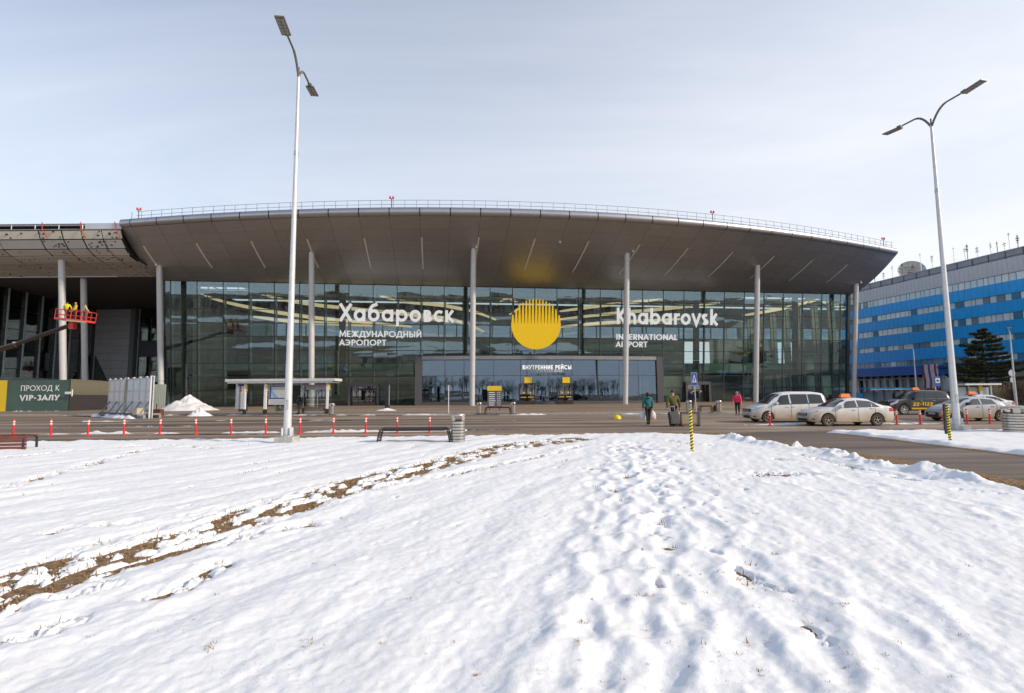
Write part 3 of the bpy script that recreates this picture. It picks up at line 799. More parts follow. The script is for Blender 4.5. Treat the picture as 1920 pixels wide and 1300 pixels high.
def letter_mb(ch, w, depth, sx, sy, G):
    """letter standing in the x-z plane, its face towards -y"""
    mb = MB()
    for k, st in enumerate(G[ch][1]):
        Lf, Rt = strip(st, w)
        d = depth + .004 * k
        n = len(Lf); vs = []
        for i in range(n):
            for (px_, py_) in (Lf[i], Rt[i]):
                vs.append((px_ * sx, 0, py_ * sy)); vs.append((px_ * sx, -d, py_ * sy))
        fs = []
        for i in range(n - 1):
            a, b = 4 * i, 4 * i + 4
            fs += [(a + 1, a + 3, b + 3, b + 1), (a, b, b + 2, a + 2), (a, a + 1, b + 1, b), (a + 2, b + 2, b + 3, a + 3)]
        fs += [(0, 2, 3, 1), (4 * n - 4, 4 * n - 3, 4 * n - 1, 4 * n - 2)]
        mb.add(vs, fs)
    return mb
def text_line(txt, width, height, w, depth, m, parent, M, joined=None, track=.06):
    """letters fitted to a given width; M places the line's lower left corner. joined = name: one mesh, else one object per letter"""
    G = glyphs(w)
    adv = [(G[c][0] + track) if c != ' ' else .42 for c in txt]
    sx = width / (sum(adv) - track)
    x = 0; big = MB()
    for c, a in zip(txt, adv):
        if c != ' ':
            mb = letter_mb(c, w, depth, sx, height, G)
            if joined:
                big.add([M @ Vector((vx + x, vy, vz)) for vx, vy, vz in mb.v], mb.f)
            else:
                o = mb.build('letter', m, parent)
                o.matrix_local = M @ Matrix.Translation((x, 0, 0))
        x += a * sx
    if joined:
        return big.build(joined, m, parent)

# ------------------------------------------------------------------ the terminal
AL = 0.135
T0 = Vector((4.155, 82.27, 0))
ca, sa = math.cos(AL), math.sin(AL)
def loc(P): return ((P[0] - T0.x) * ca + (P[1] - T0.y) * sa, -(P[0] - T0.x) * sa + (P[1] - T0.y) * ca, P[2])
ZG, ZE, ZB = 18.7, 24.86, 23.75       # head of the glass, top and bottom of the eave
LEAN = 1.95
TILT = math.atan(LEAN / ZG)
def gv(z): return LEAN * (1 - z / ZG)
def on_glass(x, y, off=0.0):
    """local u, z where the photograph's pixel meets the leaning glass"""
    lo, hi = 55.0, 130.0
    for _ in range(60):
        D = (lo + hi) / 2; u, v, z = loc(atd(x, y, D))
        if v < gv(z) - off: lo = D
        else: hi = D
    return u, z
term = empty('airport_terminal', T0, AL, 'long glass fronted airport terminal under a bulging grey metal eave', 'airport terminal')
UL, UR = on_glass(307, 640)[0], on_glass(1590, 650)[0]
U0, U1 = on_glass(320, 640)[0], on_glass(1575, 650)[0]
NB = 30; BAY = (U1 - U0) / NB
ROWS = 9; RH = (ZG - .5) / ROWS
print('glass', UL, UR, U0, U1, BAY)
eave_px = [(225, 411), (293, 405.2), (397, 399.5), (504, 393.7), (618, 389), (720, 387.6), (783, 387.2), (893, 388.5), (950, 390.4), (1054, 393.8), (1158, 399.3), (1200, 401.8), (1256, 405.4), (1348, 413.3), (1433, 422.8), (1512, 435), (1582, 447.2), (1646, 458), (1683, 465)]
ev = np.array([loc(at(x, y, ZE))[:2] for x, y in eave_px])
EC = np.polyfit(ev[:, 0] / 50, ev[:, 1], 4)
EL_, ER_ = ev[0, 0], ev[-1, 0]
print('eave', EL_, ER_, ev[:, 1].round(1), (np.polyval(EC, ev[:, 0] / 50) - ev[:, 1]).round(2))
def eave_v(u): return float(np.polyval(EC, u / 50))
def soff(s, t):
    """eave underside: s runs left to right, t from the glass head (0) to the eave (1)"""
    ue = EL_ + (ER_ - EL_) * s; ug = UL - .4 + (UR - UL + .8) * s
    return Vector((ug + (ue - ug) * t, .0 + (eave_v(ue) + .25) * t - .12 * (1 - t), ZG + (ZB - ZG) * t ** 1.5))
ua, ub = loc(at(294, 405.2, ZE))[0], loc(at(1646, 458, ZE))[0]
du = (ub - ua) / 28
SE = [0.0] + [((ua + du * (k - 1)) - EL_) / (ER_ - EL_) for k in range(30) if 0.004 < ((ua + du * (k - 1)) - EL_) / (ER_ - EL_) < .996] + [1.0]
M_['soffit'] = mat('brown_grey_metal_panel', (0.46, 0.445, 0.445), 0.42, 0.55, 0.04, 1.2)
M_['soffit2'] = mat('brown_grey_metal_panel_b', (0.44, 0.425, 0.425), 0.39, 0.55, 0.04, 1.2)
M_['fascia'] = mat('silver_eave_metal', (0.46, 0.46, 0.475), 0.34, 0.75, 0.04, 1.5)
M_['roof'] = mat('grey_roof_membrane', (0.3, 0.3, 0.31), 0.8)
M_['void'] = mat('dark_void', (0.03, 0.027, 0.025), 0.9, 0, 0)
NR = 8
for i in range(len(SE) - 1):
    s0, s1 = SE[i], SE[i + 1]
    gs = .00014
    for j in range(NR):
        t0, t1 = j / NR + (.0006 if j else 0), (j + 1) / NR - .0006
        mb = MB()
        P = [[soff(s0 + gs + (s1 - s0 - 2 * gs) * a / 2, t0 + (t1 - t0) * b / 2) for a in range(3)] for b in range(3)]
        mb.grid(P)
        mb.build('soffit_panel', M_['soffit'] if R.random() < .7 else M_['soffit2'], term, smooth='all')
# backing behind the panel joints, roof deck, end wall of the eave
mb = MB()
up = Vector((0, 0.01, .03))
mb.grid([[soff(s, t) + up for s in np.linspace(0, 1, 60)] for t in np.linspace(0, 1, 9)])
mb.build('eave_backing', mat('joint_gap_backing', (.11, .10, .095), .8), term)
mb = MB()
dome = lambda u: 1.3 * max(0, 1 - (u / 58) ** 2)
us = [EL_ + (ER_ - EL_) * k / 60 for k in range(61)]
rvs = lambda u: [eave_v(u) + .15, eave_v(u) * .5, 4.0, 8.5, 13.5, 18, 48]
RP = [[Vector((u, rvs(u)[k], ZE - .03 + dome(u) * min(1, k / 3) * .6)) for u in us] for k in range(7)]
mb.grid(RP[:3]); mb.grid(RP[3:5]); mb.grid(RP[5:])
mb.build('roof', M_['roof'], term)
SKY_ = glass_mat('skylight_glass', (.75, .82, .80), .1)
for a_ in (2, 4): MB().grid(RP[a_:a_ + 2]).build('skylight', SKY_, term)
# bull-nosed eave edge, one sheet per bay
for i in range(len(SE) - 1):
    n = 4; P = []
    for b in range(8):
        w = b / 7
        a = math.pi * (.02 + .96 * w)     # round nose in section
        row = []
        for k in range(n + 1):
            ug_ = EL_ + (ER_ - EL_) * (SE[i] + .0005 + (SE[i + 1] - SE[i] - .001) * k / n)
            z = (ZE + ZB) / 2 + (ZE - ZB) / 2 * math.cos(a)
            row.append(Vector((ug_, eave_v(ug_) + .42 - .62 * math.sin(a) ** .8, z)))
        P.append(row)
    MB().grid(P).build('eave_edge', M_['fascia'], term, smooth='all')
# eave end panels
for s, nm in ((0.0, 'eave_end'), (1.0, 'eave_end')):
    pts = [soff(s, t) for t in np.linspace(0, 1, 10)]
    top = Vector((pts[-1].x, pts[-1].y, ZE - .06)); back = Vector((pts[0].x, 1.5, ZE - .06))
    MB().add(pts + [top, back], [tuple(range(12))]).build(nm, M_['soffit'], term)
# lamp slots in the underside, switched off, with pale lenses
M_['slot'] = mat('slot_lamp_lens', (0.85, 0.82, 0.78), .6, 0, 0)
for i in range(1, len(SE) - 1):
    if i % 2 == 1 and i < len(SE) - 2:
        s = SE[i] if i > 1 else SE[i]
        cen = abs(s - .45)
        ta, tb = .36, .80 - .12 * cen
        pts = [soff(s + .0011, ta + (tb - ta) * k / 8) + Vector((0, 0, -.03)) for k in range(9)]
        mb = MB(); w = .11
        mb.grid([[p + Vector((-w, 0, 0)) for p in pts], [p + Vector((w, 0, -.0)) for p in pts]])
        mb.build('light_slot', M_['slot'], term)
# railing along the roof
rl = MB()
M_['rail'] = mat('dull_grey_rail', (.20, .21, .23), .5, .3, .1, 3)
for zz in (.55, 1.1):
    rl.tube([(u, eave_v(u) + .75, ZE + zz) for u in us[1:]], .026, 5)
rail = rl.build('roof_railing', M_['rail'], term)
pm = MB().tube([(0, 0, 0), (0, 0, 1.12)], .03, 5).mesh('post', M_['rail'])
for k in range(80):
    u = EL_ + 1.2 + (ER_ - EL_ - 1.6) * k / 79
    inst('post', pm, rail, (u, eave_v(u) + .75, ZE - .02))
# red obstruction lamps
bm_ = MB()
bm_.tube([(0, 0, 0), (0, 0, 1.25)], .05, 6)
bm_.box((0, 0, 1.25), (.55, .08, .06))
bme = bm_.mesh('obstruction_lamp', M_['dark'])
lm_ = MB().lathe([(0, .0), (.12, .0), (.15, .1), (.15, .27), (.10, .37), (0, .4)], n=10).mesh('lamp_globe', M_['red'], True)
for (x, y) in ((250, 403), (732, 380), (1340, 411), (1661, 459)):
    q = loc(at(x, y + 3, ZE))
    o = inst('obstruction_lamp', bme, term, (q[0], eave_v(q[0]) + .6, ZE))
    for d in (-.24, .24):
        inst('lamp_globe', lm_, o, (d * .8, 0, 1.27), (0, 0, 0), (.8, .8, .8))

# ---- glazing
M_['pane'] = glass_mat('facade_glass', (0.77, 0.84, 0.82), 0.125, 0.0, 0.05, 0.35, (.70, .90, 1.0))
M_['fin'] = mat('pale_green_glass_edge', (0.60, 0.70, 0.66), .35, 0, .15, 2)
pw = BAY - .075; ph = RH - .06
pane = MB().box((0, 0, 0), (pw, .024, ph)).mesh('pane', M_['pane'])
pwL, pwR = U0 - UL, UR - U1
VU0, VU1 = on_glass(786, 715)[0], on_glass(1236, 715)[0]
zrow = [.5 + RH * j for j in range(ROWS + 1)]
for j in range(ROWS):
    zc_ = (zrow[j] + zrow[j + 1]) / 2
    for i in range(-1, NB + 1):
        if i == -1: uc, sx = (UL + U0) / 2, (pwL - .07) / pw
        elif i == NB: uc, sx = (U1 + UR) / 2, (pwR - .07) / pw
        else: uc, sx = U0 + BAY * (i + .5), 1
        if j < 3 and VU0 + 2 < uc - BAY / 2 and uc + BAY / 2 < VU1 - 2: continue
        inst('pane', pane, term, (uc, gv(zc_), zc_), (TILT + R.gauss(0, .0022), 0, R.gauss(0, .0022)), (sx, 1, 1) if sx != 1 else None)
Lh = math.hypot(ZG, LEAN)
mul = MB().box((0, 0, 0), (.12, .16, Lh)).mesh('mullion', M_['frame'])
fin = MB().box((0, 0, 0), (.2, .3, Lh)).mesh('glass_fin', M_['fin'])
for i in range(NB + 1):
    u = U0 + BAY * i
    inst('mullion', mul, term, (u, gv(ZG / 2) + .05, ZG / 2), (TILT, 0, 0))
    inst('glass_fin', fin, term, (u + .19, gv(ZG / 2) + .36, ZG / 2), (TILT, 0, 0))
for u, w in ((UL, .3), (UR, .5)):
    MB().box((0, 0, 0), (w, .5, Lh)).build('corner_post', M_['frame'], term, (u, gv(ZG / 2) + .1, ZG / 2)).rotation_euler = (TILT, 0, 0)
for j in range(ROWS + 1):
    o = MB().box((0, 0, 0), (UR - UL, .12, .095 if j else .5)).build('transom', M_['frame'], term, ((UL + UR) / 2, gv(zrow[j]) + .035, zrow[j] if j else .25))
    o.rotation_euler = (TILT, 0, 0)
MB().box(((UL + UR) / 2, .25, ZG + .12), (UR - UL + .8, .7, .4)).build('head_beam', M_['frame'], term)
# right end wall, glazed like the front
mb = MB(); fr = MB(); fi = MB()
for k in range(8):
    for j in range(ROWS):
        y0 = .3 + k * 4.2
        a = gv(zrow[j]) * max(0, 1 - k / 2.0); b = gv(zrow[j + 1]) * max(0, 1 - k / 2.0)
        mb.add([(UR, y0 + a + .05, zrow[j] + .03), (UR, y0 + 4.15, zrow[j] + .03), (UR, y0 + 4.15, zrow[j + 1] - .03), (UR, y0 + b + .05, zrow[j + 1] - .03)], [(0, 1, 2, 3)])
    fr.tube([(UR - .02, .3 + k * 4.2 + 4.17, .2), (UR - .02, .3 + k * 4.2 + 4.17, ZG)], .07, 4)
    fi.box((UR - .45, .3 + k * 4.2 + 4.17, ZG / 2), (.5, .3, ZG))
for z in zrow: fr.box((UR - .04, 17, z), (.08, 33, .06))
tag(mb.build('side_pane', M_['pane'], term), kind='stuff')
fr.build('side_frame', M_['frame'], term)
fi.build('side_fins', mat('cream_truss_post', (.5, .49, .38), .6), term)

# ---- inside
M_['inwall'] = mat('hall_wall', (0.42, 0.48, 0.46), .8, 0, .2, .6)
M_['infloor'] = mat('polished_hall_floor', (0.30, 0.32, 0.30), .25, 0, .1, .5)
M_['inceil'] = mat('dark_hall_ceiling', (0.15, 0.155, 0.16), .7, 0, .25, .8)
M_['beige'] = mat('beige_ceiling_band', (0.62, 0.5, 0.3), .6, 0, .05, 2)
M_['inglass'] = mat('green_balustrade_glass', (0.16, 0.32, 0.25), .15, 0, .1, 1)
MB().box(((UL + UR) / 2, 18, .03), (UR - UL - .6, 31, .06)).build('hall_floor', M_['infloor'], term)
bw = MB()
BV = 33.0
CL0, CL1 = 14.3, 16.9
# back wall with a row of openings to daylight on the airfield side
opens = [(on_glass(386, 735)[0] * 1.32 + 1.0, 1.5, 5.4, 6.6), (-2, 1.2, 3.6, 9), (44, 7.5, 13.6, 6.5), (-24, 6.4, 7.6, 14), (10, 6.4, 7.4, 12)]
xs_ = [UL]
for (u, z0, z1, w) in sorted(opens):
    bw.box(((xs_[-1] + u - w / 2) / 2, BV, ZG / 2), (u - w / 2 - xs_[-1], .3, ZG))
    bw.box((u, BV, z0 / 2), (w, .3, z0)); bw.box((u, BV, (z1 + ZG) / 2), (w, .3, ZG - z1))
    for k in range(1, int(w / 2.2)):
        bw.box((u - w / 2 + k * w / int(w / 2.2), BV, (z0 + z1) / 2), (.18, .3, z1 - z0))
    xs_.append(u + w / 2)
bw.box(((xs_[-1] + UR) / 2, BV, ZG / 2), (UR - xs_[-1], .3, ZG))
bw.v = [(x, y, z * CL0 / ZG if z > CL0 else z) for x, y, z in bw.v]
bw.box(((UL + UR) / 2, BV, (CL1 + ZG) / 2), (UR - UL, .3, ZG - CL1))
for k in range(29): bw.box((UL + (UR - UL) * k / 28, BV, (CL0 + CL1) / 2), (.22, .25, CL1 - CL0 - .01))
bw.build('back_wall', M_['inwall'], term)
MB().box(((UL + UR) / 2, BV + .05, (CL0 + CL1) / 2), (UR - UL - .5, .03, CL1 - CL0)).build('clerestory_pane', glass_mat('clerestory_glass', (.50, .58, .66), .08), term)
MB().box((UL - .05, 17, ZG / 2), (.3, 33, ZG)).build('end_wall', M_['inwall'], term)
for (a_, b_) in ((.9, 4.2), (8.3, 13.6), (17.9, 33)):
    MB().box(((UL + UR) / 2, (a_ + b_) / 2, ZG + .15), (UR - UL, b_ - a_, .3)).build('hall_ceiling', M_['inceil'], term)
def in_hall(x, y, v):
    lo, hi = 55.0, 150.0
    for _ in range(60):
        D = (lo + hi) / 2; q_ = loc(atd(x, y, D))
        if q_[1] < v: lo = D
        else: hi = D
    return Vector(q_)
BANDS = [(8, ((372, 551), (420, 566), (470, 577), (520, 586), (600, 597), (700, 606), (772, 613))), (10, ((487, 551), (540, 564), (600, 573), (660, 579), (760, 590), (842, 604))),
         (7, ((475, 594), (540, 602), (620, 607), (700, 611))), (9, ((712, 555), (760, 566), (830, 573), (892, 586), (930, 600))), (6.5, ((738, 587), (800, 592), (860, 603), (908, 622))),
         (8, ((1050, 584), (1140, 572), (1245, 561))), (7, ((1048, 599), (1150, 588), (1260, 578), (1350, 568))), (9, ((1050, 613), (1150, 605), (1285, 598))), (8, ((1392, 592), (1460, 580), (1535, 562))), (9.5, ((930, 572), (952, 560), (975, 575), (955, 590)))]
for v0, pts in BANDS:
    P = [in_hall(x, y, v0) for x, y in pts]
    n_ = 8 * (len(P) - 1); C_ = []
    for i in range(n_ + 1):
        f = i / n_ * (len(P) - 1); k = min(len(P) - 2, int(f)); t = f - k
        p0, p1, p2, p3 = P[max(0, k - 1)], P[k], P[k + 1], P[min(len(P) - 1, k + 2)]
        C_.append(.5 * (2 * p1 + (p2 - p0) * t + (2 * p0 - 5 * p1 + 4 * p2 - p3) * t * t + (3 * p1 - p0 - 3 * p2 + p3) * t ** 3))
    hw = [.05 + .26 * math.sin(math.pi * (.12 + .76 * i / n_)) for i in range(n_ + 1)]
    mb = MB(); mb.grid([[p + Vector((0, 0, h_)) for p, h_ in zip(C_, hw)], [p - Vector((0, 0, h_)) for p, h_ in zip(C_, hw)]])
    mb.grid([[p + Vector((0, 1.2, h_)) for p, h_ in zip(C_, hw)], [p + Vector((0, 0, h_)) for p, h_ in zip(C_, hw)]])
    mb.build('ceiling_cove', M_['cove'], term)
# hung dark ceiling waves and a lattice below the roof
mb = MB()
for k in range(26):
    f = k / 25; u = UL + 2 + (UR - UL - 4) * f
    mb.tube([(u, .9, ZG - .5), (u + 1.7, 5.5, ZG - 1.5), (u, 10, ZG - .3)], .09, 4); mb.tube([(u + 1.7, 5.5, ZG - 1.5), (u + 3.8, .9, ZG - .5)], .07, 4)
mb.tube([(UL + 1, 5.5, ZG - 1.5), (UR - 1, 5.5, ZG - 1.5)], .12, 5); mb.tube([(UL + 1, 2.0, ZG - .8), (UR - 1, 2.0, ZG - .8)], .09, 5)
mb.build('roof_truss', M_['steel'], term)
icol = MB().tube([(0, 0, 0), (0, -1.5, ZG)], [.55, .5], 12).mesh('inner_column', mat('brown_inner_column', (.05, .038, .032), .5), True)
for x in (339, 634, 870, 1090, 1311, 1500):
    inst('inner_column', icol, term, (on_glass(x, 650)[0] * 1.0 + .3, 3.4, .05))
# galleries
for (z, v, a, b) in ((5.7, 12, .02, .98), (9.9, 17, .30, .78)):
    uu0, uu1 = UL + (UR - UL) * a, UL + (UR - UL) * b
    MB().box(((uu0 + uu1) / 2, v + 8, z), (uu1 - uu0, 16, .7)).build('gallery_floor', mat('gallery_edge', (.2, .21, .2), .6), term)
    MB().box(((uu0 + uu1) / 2, v + .1, z + .9), (uu1 - uu0, .06, 1.1)).build('balustrade', M_['inglass'], term)
for (x, y, w, h, m) in ((648, 680, 5.0, .55, 'yellow'), (520, 687, 2.2, .6, 'white'), (740, 700, 1.2, 1.2, 'inglass'), (1412, 655, 2.6, .8, 'yellowp'), (660, 710, 1.6, .4, 'yellow'), (430, 745, 3, .5, 'inwall')):
    u, z = on_glass(x, y); MB().box((u * 1.05, 7, z), (w, .12, h)).build('hall_sign', M_[m], term)
# low clutter of seats and desks seen through the glass
mb = MB()
for k in range(70):
    u = R.uniform(UL + 2, UR - 2); v = R.uniform(5, 11); hh = R.uniform(.7, 1.5)
    mb.box((u, v, hh / 2 + .06), (R.uniform(.8, 2.6), .6, hh))
tag(mb.build('hall_furniture', mat('hall_furniture_dark', (.05, .055, .055), .6, 0, .5, .3), term), kind='stuff')

# ---- outer columns, leaning out with the glass
M_['col'] = mat('column_grey_paint', (0.60, 0.60, 0.60), .38, 0.1, .05, 2)
for (tx, ty, bx, by) in ((298.5, 500, 302, 767), (584.3, 476, 584, 765), (888, 468.5, 885, 763), (1176, 476.5, 1172.3, 760), (1420.5, 500.5, 1417, 757), (1605.5, 535, 1600.5, 754)):
    best = None
    for D in np.arange(58, 100, .1):
        u, v, z = loc(atd(tx, ty, D))
        s = (u - EL_) / (ER_ - EL_)
        if not 0 <= s <= 1: continue
        t = v / (eave_v(u) + .25)
        if not 0 <= t <= 1: continue
        e = abs(soff(s, t).z - z)
        if best is None or e < best[0]: best = (e, u, v, z, D)
    e, u, v, z, D = best
    # foot: from the photograph's pixel column, at the same lean as the glass
    foot = Vector((u, v + 2.2 * z / 20, .12))
    for _ in range(5):
        Dp = foot.x * sa + foot.y * ca + T0.y
        q = loc(atd(bx, by, Dp)); foot.x = q[0]
    print('column', round(u, 1), round(v, 1), round(z, 1), 'D', round(D, 1), 'e', round(e, 2), 'foot', foot[:])
    c = MB().tube([foot, (u, v, z + .35)], .38, 20).build('column', M_['col'], term, smooth=True)
    f3 = foot + (Vector((u, v, z)) - foot) * .19
    MB().tube([f3, f3 + Vector((0, 0, .12))], .40, 20).build('collar', M_['galv'], c, smooth=True)
    MB().tube([(foot.x, foot.y, .1), (foot.x, foot.y, .2)], .55, 20).build('base_ring', M_['galv'], c)
# cameras under the eave
mb = MB().lathe([(0, 0), (.14, 0), (.16, .12), (.1, .3), (0, .34)], n=10).mesh('camera_dome', M_['white'], True)
for (x, y) in ((1050, 452), (893, 461), (1187, 469), (1614, 528), (293, 495)):
    best = None
    for D in np.arange(58, 100, .2):
        u, v, z = loc(atd(x, y, D)); s = (u - EL_) / (ER_ - EL_); t = v / (eave_v(u) + .25)
        if 0 <= s <= 1 and 0 <= t <= 1:
            e = abs(soff(s, t).z - z)
            if best is None or e < best[0]: best = (e, u, v, z)
    if best: inst('camera_dome', mb, term, (best[1], best[2], best[3] - .3))

# ---- signs on the glass
def glassM(u, z, off=.35):
    return Matrix.Translation((u, gv(z) - off, z)) @ Matrix.Rotation(TILT, 4, 'X')
sg = MB().box((0, 0, 0), (1, .06, .06)).mesh('sign_rail', M_['galv'])
def sign(name, lines):
    root = bpy.data.objects.new(name, sg); link(root, term)
    u0_, z0_ = on_glass(lines[0][1], lines[0][4]); u1_, _ = on_glass(lines[0][2], lines[0][4])
    root.location = ((u0_ + u1_) / 2, gv(z0_) - .12, z0_ + .3); root.scale = (u1_ - u0_, 1, 1)
    inv = Matrix.LocRotScale(root.location, None, root.scale).inverted()
    for (txt, x0, x1, ycap, ybase, w) in lines:
        ua_, za_ = on_glass(x0, ybase); ub_, _ = on_glass(x1, ybase); _, zt = on_glass((x0 + x1) / 2, ycap)
        _, zb_ = on_glass((x0 + x1) / 2, ybase)
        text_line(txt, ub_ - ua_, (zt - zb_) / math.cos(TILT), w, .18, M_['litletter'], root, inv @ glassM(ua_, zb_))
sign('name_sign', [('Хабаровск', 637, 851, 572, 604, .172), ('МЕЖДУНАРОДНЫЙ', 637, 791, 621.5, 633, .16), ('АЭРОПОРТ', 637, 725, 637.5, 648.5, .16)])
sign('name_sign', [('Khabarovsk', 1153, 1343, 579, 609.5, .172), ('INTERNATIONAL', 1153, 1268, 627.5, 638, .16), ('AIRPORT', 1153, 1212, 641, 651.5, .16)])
# sun emblem: solid lower disc that breaks up into rays
uc, zc_ = on_glass(1004.5, 608.5); ur_, _ = on_glass(1050.5, 608.5); rad = ur_ - uc
mb = MB()
flat = .02
low = arc(0, 0, 1, 1, 180 - math.degrees(math.asin(flat)), 360 + math.degrees(math.asin(flat)), 40)
mb.prism([(x * rad, y * rad) for x, y in low], Matrix.Rotation(math.radians(90), 4, 'X'), .14)
nst = 15
for k in range(nst):
    c = -1 + (2 * k + 1) / nst
    top = math.sqrt(max(.02, 1 - c * c))
    wb, wt_ = .84 / nst, .36 / nst
    mb.prism([((c - wb) * rad, (flat - .002) * rad), ((c + wb) * rad, (flat - .002) * rad), ((c + wt_) * rad, top * rad), ((c - wt_) * rad, top * rad)], Matrix.Rotation(math.radians(90), 4, 'X'), .136)
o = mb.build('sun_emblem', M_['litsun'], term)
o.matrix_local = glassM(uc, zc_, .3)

# ---- entrance block in front of the glass
VZ = 7.7
def vest_v(u):
    f = (u - VU0) / (VU1 - VU0) * 2 - 1
    return -4.6 + 1.3 * f * f
VM_ = glass_mat('vestibule_glass', (0.62, 0.67, 0.67), 0.15, 0.0, 0.05, 0.3, (.60, .76, .95))
vest = MB()
vx = [on_glass(x, 715)[0] * .955 + k_ for x, k_ in ((790, 0), (834, 0), (878, 0), (926, 0), (976, 0), (1024, 0), (1073, 0), (1121, 0), (1161, 0), (1197, 0), (1231, 0))]
# find block face u for given pixel columns by marching to its curved face
def on_vest(x, y):
    lo, hi = 55.0, 130.0
    for _ in range(60):
        D = (lo + hi) / 2; u, v, z = loc(atd(x, y, D))
        if v < vest_v(u): lo = D
        else: hi = D
    return u, z
VU0, VU1 = on_vest(783, 715)[0], on_vest(1239, 715)[0]
vx = [on_vest(x, 715)[0] for x in (791, 834, 882, 926, 976, 1028, 1073, 1121, 1161, 1197, 1231)]
VZ = on_vest(1010, 668)[1]
print('vest', VU0, VU1, VZ)
frame = MB()
for k in range(len(vx) - 1):
    u0_, u1_ = vx[k], vx[k + 1]; ln = math.hypot(u1_ - u0_, vest_v(u1_) - vest_v(u0_)); a = math.atan2(vest_v(u1_) - vest_v(u0_), u1_ - u0_)
    cx, cy = (u0_ + u1_) / 2, (vest_v(u0_) + vest_v(u1_)) / 2
    frame.box((cx, cy + .12, VZ - .3), (ln + .02, .5, .6), rz=a)
    frame.box((cx, cy + .1, .32), (ln + .02, .3, .46), rz=a)
    frame.box((cx, cy + .04, VZ - 2.9), (ln, .08, .06), rz=a)
    frame.box((u0_, vest_v(u0_) + .05, VZ / 2), (.09, .16, VZ - .6))
for u, o_ in ((vx[0], -.5), (vx[-1], .5)):
    frame.box((u + o_ * 1.0, vest_v(u) + .05, (VZ - .02) / 2), (1.0, .6, VZ - .02))
    v0_ = vest_v(u) + .35
    frame.box((u + o_ * 1.9, (v0_ + 1.9) / 2, VZ / 2 - .02), (.2, 1.9 - v0_, VZ - .06))
frame.add([(u, vest_v(u) + .2, VZ + .02) for u in np.linspace(VU0, VU1, 20)] + [(VU1, 2.1, VZ + .02), (VU0, 2.1, VZ + .02)], [tuple(range(22))])
vo = frame.build('entrance_vestibule', M_['vest'], term)
MB().add([(u, vest_v(u) - .22, VZ - .5) for u in vx] + [(u, vest_v(u) - .22, VZ + .04) for u in vx] + [(u, vest_v(u) + .3, VZ + .06) for u in vx],
         [(k, k + 1, k + 12, k + 11) for k in range(10)] + [(11 + k, 12 + k, 23 + k, 22 + k) for k in range(10)]).build('cornice', mat('grey_cornice', (.24, .24, .245), .45, .3), vo)
for k in range(len(vx) - 1):
    u0_, u1_ = vx[k], vx[k + 1]; ln = math.hypot(u1_ - u0_, vest_v(u1_) - vest_v(u0_)); a = math.atan2(vest_v(u1_) - vest_v(u0_), u1_ - u0_)
    cx, cy = (u0_ + u1_) / 2, (vest_v(u0_) + vest_v(u1_)) / 2
    for z0_, z1_ in ((.55, VZ - 2.93), (VZ - 2.87, VZ - .6)):
        MB().box((0, 0, 0), (ln - .1, .03, z1_ - z0_ - .02)).build('pane', VM_, vo, (cx, cy, (z0_ + z1_) / 2)).rotation_euler = (R.gauss(0, .003), 0, a + R.gauss(0, .004))
MB().box(((VU0 + VU1) / 2, 1.4, 3.4), (VU1 - VU0 - 3, .1, 6.5)).build('inner_wall', mat('vestibule_inner', (.07, .075, .075), .7, 0, .4, .4), vo)
# doors of the block
def doors(parent, u, v, w, h, a, dots=True):
    d = MB()
    d.box((0, -.02, h + .06), (w + .2, .16, .14)); d.box((-w / 2 - .05, -.02, h / 2), (.1, .16, h)); d.box((w / 2 + .05, -.02, h / 2), (.1, .16, h))
    o = d.build('door', M_['frame'], parent, (u, v, .13)); o.rotation_euler = (0, 0, a)
    for s_ in (-1, 1):
        MB().box((s_ * w / 4, -.03, h / 2), (w / 2 - .06, .05, h - .04)).build('door_leaf', M_['doorglass'], o)
        if dots:
            mb = MB().lathe([(0, -.078), (.13, -.078), (.13, -.062), (0, -.062)], (s_ * w / 4.6, 0, h * .58), 14, axis='Y'); mb.build('warning_dot', M_['yellow'], o)
            MB().box((s_ * w / 4, -.075, h * .36), (w / 2 - .3, .02, .09)).build('door_strip', M_['yellowp'], o)
    return o
M_['doorglass'] = glass_mat('door_glass', (0.2, 0.22, 0.22), 0.16)
for x in (988, 1059):
    u = on_vest(x, 740)[0]
    doors(vo, u, vest_v(u) - .12, 2.25, 3.0, 0)
    u2, z2 = on_vest(x + (2 if x < 1000 else 2), 713)
    MB().box((0, 0, 0), (1.15, .05, .85)).build('door_sign', M_['yellow'], vo, (u2, vest_v(u2) - .18, z2))
u0_, z0_ = on_vest(979, 693); u1_, _ = on_vest(1071, 693); _, z1_ = on_vest(1025, 685)
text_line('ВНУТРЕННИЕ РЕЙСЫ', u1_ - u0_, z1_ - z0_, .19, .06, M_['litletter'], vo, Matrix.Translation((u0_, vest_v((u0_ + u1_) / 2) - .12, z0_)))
u0_, z0_ = on_vest(996, 698); u1_, _ = on_vest(1054, 698)
text_line('DOMESTIC FLIGHTS 国内航班', u1_ - u0_, .33, .13, .05, M_['letter'], vo, Matrix.Translation((u0_, vest_v((u0_ + u1_) / 2) - .12, z0_)), joined='lettering')
